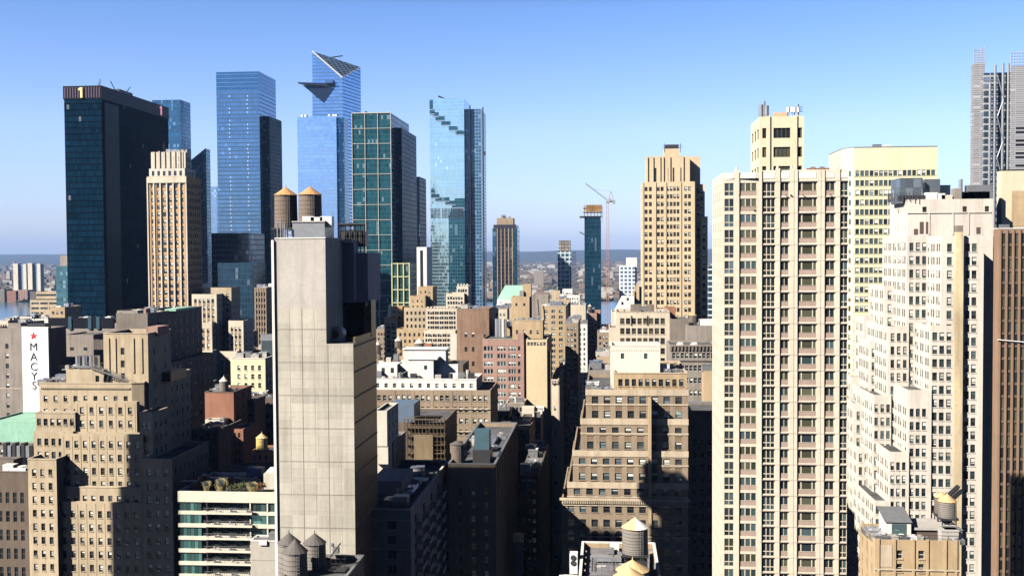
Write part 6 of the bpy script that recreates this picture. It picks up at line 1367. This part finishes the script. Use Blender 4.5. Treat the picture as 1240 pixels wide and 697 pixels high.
b.box(746, 811, 378, D, 20, wp(D, 8, 5.2, 7.2, 12, top=7, mL=4, mR=5, mix='ddoo', frame='brown', sill=True, rec=.25), None, wp(D, 3, 4, 7, 12, top=7), CREAM, para=.7, cop=TRIM)
b.box(737, 748, 396, D+2, 16, None, None, sw(D, 2, 3, 5, 10), CREAM, para=.6); b.box(729, 742, 420, D-8, 14, sw(D, 2, 3, 4, 9), None, sw(D, 2, 3, 5, 10), GREYBR, para=.6); b.box(728, 745, 436, D-30, 14, sw(D, 3, 3, 4, 9), None, None, TANB, para=.6)
zz = Z(780, 378, D)-.7
for a, c, yt in ((763.5, 776, 368.5), (782.5, 792, 369)): mb = MB(); mb.box(X(a, D+3), X(c, D+3), D+2, D+5, zz, Z(a, yt, D+2)); mb.build('roof_unit', DKST, b.root, b.base)
for px_ in (764.5, 784): b.mb('downpipe', STEEL).box(X(px_, D)-.18, X(px_, D)+.18, D-.22, D-.003, Z(px_, 394, D), Z(px_, 382, D))
clutter(b, X(750, D), X(806, D), D+4, D+14, zz, 6, 65, 1.6)
D = 440; b = new('white_roof_house', 'white gabled roof house on a block beside the brown spire tower', OB, 755, D)
x0, x1 = X(744.5, D), X(768, D); ze, zp = Z(755, 376, D), Z(755, 359, D); mb = b.mb('wall', WHITEP)
mb.poly([(x0, D, ze-30), (x1, D, ze-30), (x1, D, zp), (x0+3, D, zp), (x0, D, ze)]); mb.poly([(x1, D, ze-30), (x1, D+10, ze-30), (x1, D+10, zp), (x1, D, zp)]); b.mb('roof', WHITEM).poly([(x0, D, ze), (x0+3, D, zp), (x0+3, D+10, zp), (x0, D+10, ze)]); b.mb('roof', WHITEM).poly([(x0+3, D, zp), (x1, D, zp), (x1, D+10, zp), (x0+3, D+10, zp)])
b.box(740, 770, 377, D+.2, 14, None, None, None, CREAM, para=.3)
for px_, py_ in ((753.5, 367), (760, 362)): mb = MB(); mb.box(X(px_, D)-.4, X(px_, D)+.4, D-.08, D-.01, Z(px_, py_+1.6, D), Z(px_, py_-1.6, D)); mb.build('window', DARK, b.root, b.base)
b.box(768.5, 777, 347, D+6, 8, None, None, None, SANDST, para=.3); b.mb('spire', SANDST).box(X(770.5, D+4), X(774, D+4), D+4, D+6, 40, Z(772, 343, D+4)); b.mb('spire', SANDST).box(X(766, D+4), X(768.5, D+4), D+4, D+6, 40, Z(767, 352, D+4))
# the tall tan tower right of the street
D = 480; k = D/F; b = new('stone_tower', 'tall tan stone tower with slit windows at its crown, right of the street', 'office tower', 815, D)
TN = stone('stone_tan_tower', (.58, .46, .30), .08, .1)
nw = lambda n, kk=2, top=6: wp(D, n, 3.4, 5, 9.05, top=top, gap=1.1, k=kk, mL=1, mR=1, mix='dddBFb', frame='brown')
zt = Z(815, 220, D); zc = Z(812, 188, D); b.box(783, 842, 220.5, D, 30, None, None, wp(D, 3, 3, 5, 9, top=6), TN, para=.6, z1=zt) if 0 else None
zb_ = [(778.5, 793.5, wp(D, 2, 3.4, 5, 9.05, top=6, mL=1.5, mR=3, mix='ddBd', gap=1)), (793.5, 806, nw(1)), (806, 824, nw(1, 4)), (824, 841.5, nw(1, 2))]
for a, c, sp in zb_: b.facade((X(a, D), D), (X(c, D), D), 0, zt, sp, TN)
b.facade((X(841.5, D), D), (X(841.5, D), D+30), 0, zt, wp(D, 4, 3, 5, 9, top=6), TN); b.facade((X(841.5, D), D+30), (X(778.5, D), D+30), 0, zt, None, TN); b.facade((X(778.5, D), D+30), (X(778.5, D), D), 0, zt, wp(D, 4, 3, 5, 9, top=6), TN)
b.mb('roof', ROOF).poly([(X(778.5, D), D, zt-.5), (X(841.5, D), D, zt-.5), (X(841.5, D), D+30, zt-.5), (X(778.5, D), D+30, zt-.5)])
b.box(784, 834, 189, D+2.2, 24, W(5, 1.1, 6.2, 40, top=5.2, k=1, mL=2.5, mR=1.5, cols=[(3.2, 4.1), (6.4, 7.3), (9.1, 10.), (11.2, 12.), (14.6, 15.5)], mix='d', frame='brown'), None, None, TN, z0=zt-.5, para=.5)
b.box(805, 823, 180, D+8, 12, None, None, None, TN, z0=zc-.5, para=.4); b.mb('roof_hut', STEEL).box(X(806, D+10), X(822, D+10), D+10, D+16, zc+2.6, Z(815, 175, D+10)); antenna(b, X(805, D+8), D+8, zc+2, 4); antenna(b, X(824, D+8), D+8, zc+2, 4)
for px_ in (783.8, 790.5, 799, 803, 811, 827, 834.5): b.mb('crown_pier', TN).box(X(px_, D)-.45, X(px_, D)+.45, D+1.7, D+2.19, zt, zc-.5)
b.box(834.2, 848, 189.5, D+9, 14, None, None, None, TN, z0=0, para=.5); b.box(841.6, 853.5, 223, D+6.5, 20, nw(1, 2), None, None, TN, para=.5); b.box(848, 857, 262, D+5, 18, wp(D, 1, 3.6, 5, 9.05, top=8), None, None, TN, para=.5)
b.mb('side_pier', TN).box(X(778.6, D)-.15, X(779.6, D), D-.25, D-.003, 0, zt-.3)
for px_ in (793.5, 806, 824): b.mb('pier', TN).box(X(px_, D)-.4, X(px_, D)+.4, D-.3, D-.003, 0, zt-.2)
glass_tower('glass_tower', 'sliver of blue glass tower between the tan tower and the cream apartment tower', 857.5, 868, 322, 760, None, C_LT)
# brown blocks between the white penthouse and the cream apartment tower
D = 352; b = new('arcade_block', 'dark brown block with an arched cornice right of the white penthouse', OB, 838, D)
b.box(811, 868, 418, D, 20, wp(D, 5, 4, 6.4, 15, top=9, k=2, gap=1, mix='ddBB', frame='white'), None, sw(D, 3, 3, 5, 12), GREYBR, para=.6)
zz = Z(838, 418, D)
for i in range(13): xx = X(812.5, D)+i*1.15; mb = b.mb('arch_corbel', DKST); mb.box(xx-.3, xx+.3, D-.45, D-.003, zz-1.6, zz-.2)
b.mb('cornice', GREYBR).box(X(811, D)-.1, X(868, D), D-.55, D-.003, zz-.3, zz+.25); b.mb('cornice', GREYBR).box(X(811, D), X(868, D), D-.4, D-.004, zz-5, zz-4.7)
for i, px_ in enumerate((824, 841)): mb = MB(); mb.cyl(X(px_, D+3), D+3, zz-.6, zz+.7, 1.8, .9, 14); mb.build('skylight', WHITEP, b.root, b.base)
D = 385; b = new('brown_block', 'plain brown block with a white roof hut beside the cream apartment tower', OB, 850, D)
b.box(832, 872, 394, D, 18, sw(D, 3, 7, 6, 20, top=18, mix='BF', kind='pair'), None, None, GREYBR, para=.5); b.box(812, 834, 386, D+8, 14, None, None, sw(D, 3, 3, 5, 10), DKST, para=.5); b.mb('roof_hut', WHITEP).box(X(848, D+4), X(866, D+4), D+4, D+10, Z(850, 394, D)-.5, Z(855, 388, D))
tank('tank with a tan cone on the plain brown block beside the cream tower', 839, 379, 381.5, 390, 4.7, 390, 'tan', stand=1.4)
mb = MB(); D = 420; mb.prism([(X(806, D), D), (X(818, D), D), (X(818, D), D+10), (X(806, D), D+10)], 0, Z(810, 372, D)); tag(mb.build('brick_shaft', REDB, None, (X(812, D), D, 0)), 'red brick shaft behind the right end of the cream block with dark windows', 'building')
D = 345; simple('tan_block', 'tan block touching the cream apartment tower above the dark shaded block', OB, 852, 872, 449, 340, 6, TANB, None, para=.4)
D = 318; b = new('shaded_block', 'dark shaded block with blue edged roof between the brown block and the cream tower', OB, 850, D)
b.box(833.5, 876, 498, D, 20, wp(D, 4, 5, 7, 15, top=34, mix='ddd', frame='dark'), None, sw(D, 3, 5, 7, 15), DKST, para=.8, cop=plain('coping_slate', (.16, .20, .26)))
# left wall of the street
D = 215; k = D/F; b = new('balcony_block', 'shaded grey block with a row of stepped balconies left of the street', 'apartment block', 480, D)
x0, x1 = X(457, D), X(495, D); y1 = far_y(541, x1); zt = Z(476, 617, D); SLATE = stone('stone_slate', (.27, .27, .28), .1, .15)
b.poly([(x0-6, D), (x1, D), (x1, y1), (x0-6, y1)], 0, zt, [wp(D, 1, 11, 10, 18.3, cols=[(7.5, 9.4)], top=14, kind='pair', mix='dd'), W(5, 2.4, 1.9, 3.0, top=2.2, kind='pair', mix='dddt'), None], SLATE, para=.9, cop=LIMEST)
for i in range(9):
    z = zt-5.2-i*3
    if z < 30: break
    for j in range(5): yy = D+5+j*(y1-D-6)/5; mb = MB(); mb.box(x1+.01, x1+1.5, yy, yy+5.5, z, z+.2); mb.box(x1+1.4, x1+1.5, yy, yy+5.5, z+.203, z+1.1); mb.box(x1+.01, x1+1.4, yy, yy+.1, z+.203, z+1.1); mb.build('balcony', GREYC, b.root, b.base)
for i in range(4): b.mb('string_course', GREYC).box(x0-6, x1+.1, D-.12, D-.003, zt-2.2-i*6, zt-1.9-i*6)
for i, (px_, yy) in enumerate(((467, 222), (471, 236), (480, 240), (478, 226), (490, 250), (462, 230))): mb = MB(); mb.cyl(X(px_, D), yy, zt-.9, zt+.7+.4*(i % 2), .3, .3, 10); mb.build('vent_pipe', LIMEST if i % 2 else METAL, b.root, b.base)
roof_kit(b, x0, x1-2, D+4, D+34, zt-.9, 11); clutter(b, x0+1, x1-3, D+6, D+40, zt-.9, 8, 81, 1.8); b.mb('roof_hut', SLATE).box(x0-5.5, x0+1.5, D+16, D+30, zt-.9, zt+2.5)
D = 255; k = D/F; b = new('brick_block', 'shaded brown block with dark water tank and plant box on its roof', OB, 570, D)
x0, x1 = X(541, D), X(598, D); y1 = far_y(625, x1); zt = Z(570, 562, D)
b.poly([(x0, D), (x1, D), (x1, y1), (x0, y1)], 0, zt, [wp(D, 3, 4.6, 8.5, 17, top=29, mL=7, mR=3, mix='dddBt', frame='dark', sill=True), W(14, 1.2, 2, 3.4, top=2.5, mix='dBBF', pier=(.8, .25, .4))], BROWNB, para=1.1, cop=METAL)
mb = MB(); mb.box(X(571, 262), X(592, 262), 262, 268, zt-1, Z(580, 545, 262)); mb.build('plant_box', STEEL, b.root, b.base); mb = MB(); mb.box(X(573, 263), X(591, 263), 263, 267, Z(580, 545, 262)+.003, Z(580, 522, 262)); mb.build('plant_box', plain('plant_teal', (.05, .10, .13), .6), b.root, b.base)
tank('dark tank in shade on the brown block left of the street', 553.5, 533, 537, 560, 9, 262, 'dark', stand=1.2); clutter(b, x0+1, x1-2, 272, 300, zt-1.1, 9, 70, 2); roof_kit(b, x0+1, x1-2, 270, 305, zt-1.1, 12)
D = 290; b = new('scaffold_block', 'building wrapped in timber scaffold and netting in shade left of the street', 'building', 505, D)
b.box(468, 536, 511, D, 26, None, None, None, DKB, para=.6); b.mb('blue_shed', plain('shed_slate', (.10, .14, .20), .6)).box(X(470, D+2), X(500, D+2), D+2, D+12, Z(490, 511, D)-.6, Z(488, 489, D+2))
sc = b.mb('scaffold', stone('scaffold_timber', (.16, .115, .07), .3, .3)); rg = random.Random(9)
xa, xb = X(489, D), X(538, D); zt = Z(510, 507, D); zb2 = Z(510, 578, D)
for i in range(12): xx = xa+(xb-xa)*i/11; sc.bar((xx, D-1.5, zb2), (xx, D-1.5, zt+rg.uniform(0, 1)), .09); sc.bar((xx, D-.4, zb2), (xx, D-.4, zt), .07)
for j in range(8):
    z = zb2+(zt-zb2)*j/7; sc.box(xa, xb, D-1.6, D-.3, z, z+.14); sc.bar((xa, D-1.55, z+1), (xb, D-1.55, z+1), .06)
for i in range(10): a = rg.uniform(xa, xb-4); z = rg.uniform(zb2, zt-3); sc.bar((a, D-1.65, z), (a+rg.choice([-3, 3]), D-1.65, z+3), .06)
b.mb('netting', stone('netting_straw', (.22, .165, .10), .3, .4)).box(X(501, D), X(524, D), D-1.9, D-1.8, zb2, zt-4)
D = 250; b = new('cream_shaft', 'narrow cream block with a bay oriel beside the right edge of the blank tower', 'building', 465, D)
b.box(452, 467, 497, D, 14, None, sw(D, 3, 4, 6, 14), None, LIMEST, para=.6); b.box(452, 468, 541, D-1.5, 1.4, None, None, None, LIMEST, para=0, z0=Z(460, 560, D)); b.box(452, 474.5, 535, D+6, 16, None, sw(D, 2, 4, 6, 14), None, GREYBR, para=.5)
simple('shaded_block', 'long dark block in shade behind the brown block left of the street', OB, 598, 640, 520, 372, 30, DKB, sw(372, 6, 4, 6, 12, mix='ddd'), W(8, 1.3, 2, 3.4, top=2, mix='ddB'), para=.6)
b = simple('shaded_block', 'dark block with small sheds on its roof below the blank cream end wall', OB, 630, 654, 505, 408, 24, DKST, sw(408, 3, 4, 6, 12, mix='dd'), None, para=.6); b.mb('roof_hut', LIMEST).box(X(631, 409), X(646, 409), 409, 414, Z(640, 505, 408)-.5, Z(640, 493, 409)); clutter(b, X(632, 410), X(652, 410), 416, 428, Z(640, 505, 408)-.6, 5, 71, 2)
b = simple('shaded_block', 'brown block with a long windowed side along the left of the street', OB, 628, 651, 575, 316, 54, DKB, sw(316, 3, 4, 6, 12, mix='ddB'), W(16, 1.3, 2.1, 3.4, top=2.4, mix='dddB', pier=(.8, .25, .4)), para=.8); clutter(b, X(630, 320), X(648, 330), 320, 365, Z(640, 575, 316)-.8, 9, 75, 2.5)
b = simple('cream_block', 'narrow cream fronted block with toothed cornice along the shaded street', OB, 667, 676, 459, 425, 45, CREAM, sw(425, 1, 2.5, 5, 30, top=3), W(12, 1.3, 2.1, 3.5, top=2.5, mix='ddB', pier=(.9, .3, .3)), para=.6)
for i in range(5): b.mb('dentils', LIMEST).box(X(667.3+i*1.8, 425), X(668.2+i*1.8, 425), 424.4, 424.997, Z(671, 464, 425), Z(671, 460, 425))
simple('shaded_block', 'dark block with small bright windows lining the street beyond the cream front', OB, 676, 688, 444, 480, 60, BROWNB, sw(480, 2, 3, 4, 8, mix='dB'), W(14, 1.3, 2, 3.5, top=2, mix='ddB'), para=.6)
simple('tan_block', 'tan block with a stepped end wall lining the left of the street', OB, 668, 684, 418, 520, 40, SANDST, sw(520, 3, 3, 4, 7, mix='dBF'), sw(520, 5, 3, 4, 7), para=.6)
simple('shaded_block', 'low dark corner block beside the street in front of the balcony block', OB, 500, 540, 662, 262, 20, DKST, sw(262, 3, 4, 6, 12, mix='dd'), para=.6)
b = new('lit_chimney', 'narrow pale sunlit stair tower in the dark by the bottom of the street', 'building', 628, 300); b.box(623.5, 630, 657, 300, 4, None, None, None, LIMEST, para=.3)
clutter(b, X(624, 301), X(630, 301), 301, 303, Z(627, 657, 300)-.3, 3, 72, 1.2)
# right wall of the street
simple('brown_block', 'brown block with a railed roof right of the street behind the brick block', OB, 712, 742, 448, 330, 20, GREYBR, sw(330, 4, 4, 6, 12), None, W(6, 1.4, 2, 3.5, top=2.5), para=.7)
simple('tan_block', 'low tan block right of the street before the cream block', OB, 722, 748, 432, 372, 14, TANB, sw(372, 3, 4, 5, 11), para=.6)
# more blocks of the crowded middle distance
for i, (nm, lab, xl, xr, yt, D, dep, mt, f_) in enumerate((
 ('low_block', 'low dark brown block under the pink block with factory windows', 590, 616, 498, 400, 16, DKB, (4, 3, 5, 9)),
 ('low_block', 'low grey block beside the right end of the wide brown block', 612, 634, 488, 414, 12, GREYBR, (4, 3, 5, 9)),
 ('brick_block', 'narrow red brown block between the plain brown block and the silver ducts', 590, 602, 398, 470, 12, REDB, (2, 3, 4, 8)),
 ('cream_block', 'small cream block with a flat roof below the green copper roof', 598, 614, 374, 545, 12, CREAM, (3, 2.4, 3.4, 7)),
 ('tan_block', 'small tan block stepping behind the tan apartment block', 672, 690, 362, 545, 12, SANDST, (3, 2.4, 3.2, 6)),
 ('white_block', 'small white block at the end of the street left of the pink tower', 699, 711, 392, 590, 12, WHITEP, (2, 2.2, 3, 6)),
 ('brown_block', 'brown block right of the pink tower at the end of the street', 723, 738, 402, 470, 14, BROWNB, (3, 2.4, 3.4, 7)),
 ('grey_block', 'grey block behind the right end of the cream block with dark windows', 808, 826, 399, 430, 12, GREYBR, (3, 3, 4, 9)),
 ('brown_block', 'dark brown block with paired windows left of the stepped orange block', 455, 468, 398, 570, 14, BROWNB, (3, 2.2, 3, 6)),
 ('tan_block', 'tan low block behind the star sign building', 60, 78, 372, 620, 20, TANB, (3, 3, 4, 8)),
 ('grey_block', 'grey low block between the tan stepped tower and the dark glass blocks', 262, 300, 402, 560, 16, GREYBR, (6, 3, 4, 8)),
 ('brick_block', 'red brick block with a flat roof behind the small cream block', 296, 334, 424, 520, 14, REDB, (5, 3, 4, 9)),
 ('low_block', 'low shaded block right behind the red brick block with the small tank', 262, 284, 512, 372, 14, DKST, (3, 3, 5, 10)))):
    simple(nm, lab, OB, xl, xr, yt, D, dep, mt, sw(D, *f_, mix='ddBFAh'), None if xr > 735 else sw(D, 2, *f_[1:]), sw(D, 2, *f_[1:]) if xr > 735 else None, para=.6, cop=TRIM if i % 2 else None)
# cars down in the street
def car(label, x, y, col, i):
    o = empty('parked_car', (x, y, .008), label, 'car', 'cars in the street'); base = (x, y, .008); pm_ = plain('car_paint_%s' % i, col, .3)
    mb = MB(); prof = [(-2.2, .3), (-2.2, .75), (-1.3, .9), (-.7, 1.42), (.8, 1.42), (1.5, .92), (2.2, .8), (2.2, .3)]; n = len(prof)
    mb.v = [(x-.88, y+a, c+.008) for a, c in prof]+[(x+.88, y+a, c+.008) for a, c in prof]; mb.f = [(q, (q+1) % n, n+(q+1) % n, n+q) for q in range(n)]+[tuple(range(n-1, -1, -1)), tuple(range(n, 2*n))]
    mb.build('body', pm_, o, base); g = MB(); g.box(x-.9, x+.9, y-.85, y+.95, .95, 1.3); g.build('glass', DARK, o, base)
    for sx in (-1, 1):
        for sy in (-1.35, 1.35):
            wv = MB(); n0 = 0
            for q in range(14): a = 2*math.pi*q/14; wv.v += [(x+sx*.92, y+sy+.32*math.cos(a), .33+.32*math.sin(a)), (x+sx*.72, y+sy+.32*math.cos(a), .33+.32*math.sin(a))]
            wv.f = [(2*q, 2*q+1, (2*q+3) % 28, (2*q+2) % 28) for q in range(14)]+[tuple(range(0, 28, 2)), tuple(range(27, 0, -2))]; wv.build('wheel', STEEL, o, base)
for i, (lb, dx, y, c) in enumerate((('white car parked along the left kerb of the street', -3.6, 470, (.6, .6, .6)), ('yellow cab heading down the middle of the street', -.5, 500, (.6, .4, .04)), ('black car parked along the right kerb of the street', 3.6, 485, (.02, .02, .02)), ('grey car further along the left kerb of the street', -3.6, 540, (.2, .2, .21)))): car(lb, STREETX+dx, y, c, i)
# the building outside the left edge whose shade falls on the sand block
b = Building('office_tower', 'office tower outside the left edge that shades the sand block', 'tower', (-196, 209), None)
b.poly([(-210.5, 200), (-188, 200), (-188, 218.6), (-210.5, 218.6)], 0, 163.5, [W(5, 1.5, 2, 3.7, top=2), W(5, 1.5, 2, 3.7, top=2)], BROWNB, para=1)

b = Building('office_tower', 'office tower outside the left edge that shades the blocks left of the street', 'tower', (-139, 161), None)
b.poly([(-149, 153), (-129, 153), (-129, 170), (-149, 170)], 0, 171, [W(5, 1.5, 2, 3.7, top=2), W(5, 1.5, 2, 3.7, top=2)], GREYBR, para=1)

# unseen towers added behind the camera to block sky light and darken the shade
for i, (xx, yy, wd, dp, hh, mt) in enumerate(((-130, -150, 60, 40, 190, GREYBR), (-50, -130, 55, 40, 230, BROWNB), (25, -140, 60, 45, 200, LIMEST), (105, -120, 60, 50, 250, GREYBR), (185, -110, 70, 50, 215, SANDST), (200, -20, 60, 60, 190, BROWNB), (215, 70, 60, 60, 205, DKST), (275, -100, 70, 60, 240, GREYBR))):
    b = Building('office_tower', ['wide grey tower', 'tall brown tower', 'pale stone tower', 'tallest grey tower', 'sand stone tower', 'squat brown tower', 'dark stone tower', 'broad grey tower'][i]+' of the avenue behind the camera', 'tower', (xx, yy), None)
    sp = W(10, 1.6, 2.0, 3.8, top=3, zmin=40, mix='dt')
    b.poly([(xx-wd/2, yy-dp/2), (xx+wd/2, yy-dp/2), (xx+wd/2, yy+dp/2), (xx-wd/2, yy+dp/2)], 0, hh, [None, None, sp, sp], mt, para=1)

# ================================================================== windows: those in view as parts, the rest per building as one
V_, F_ = [], []
for B_ in ALL:
    for (mb, mat) in B_.parts.values():
        o = len(V_); V_ += mb.v; F_ += [tuple(o+i for i in f) for f in mb.f]
bvh = BVHTree.FromPolygons([tuple(v) for v in V_], F_)
for B_ in ALL: B_.finish(bvh)
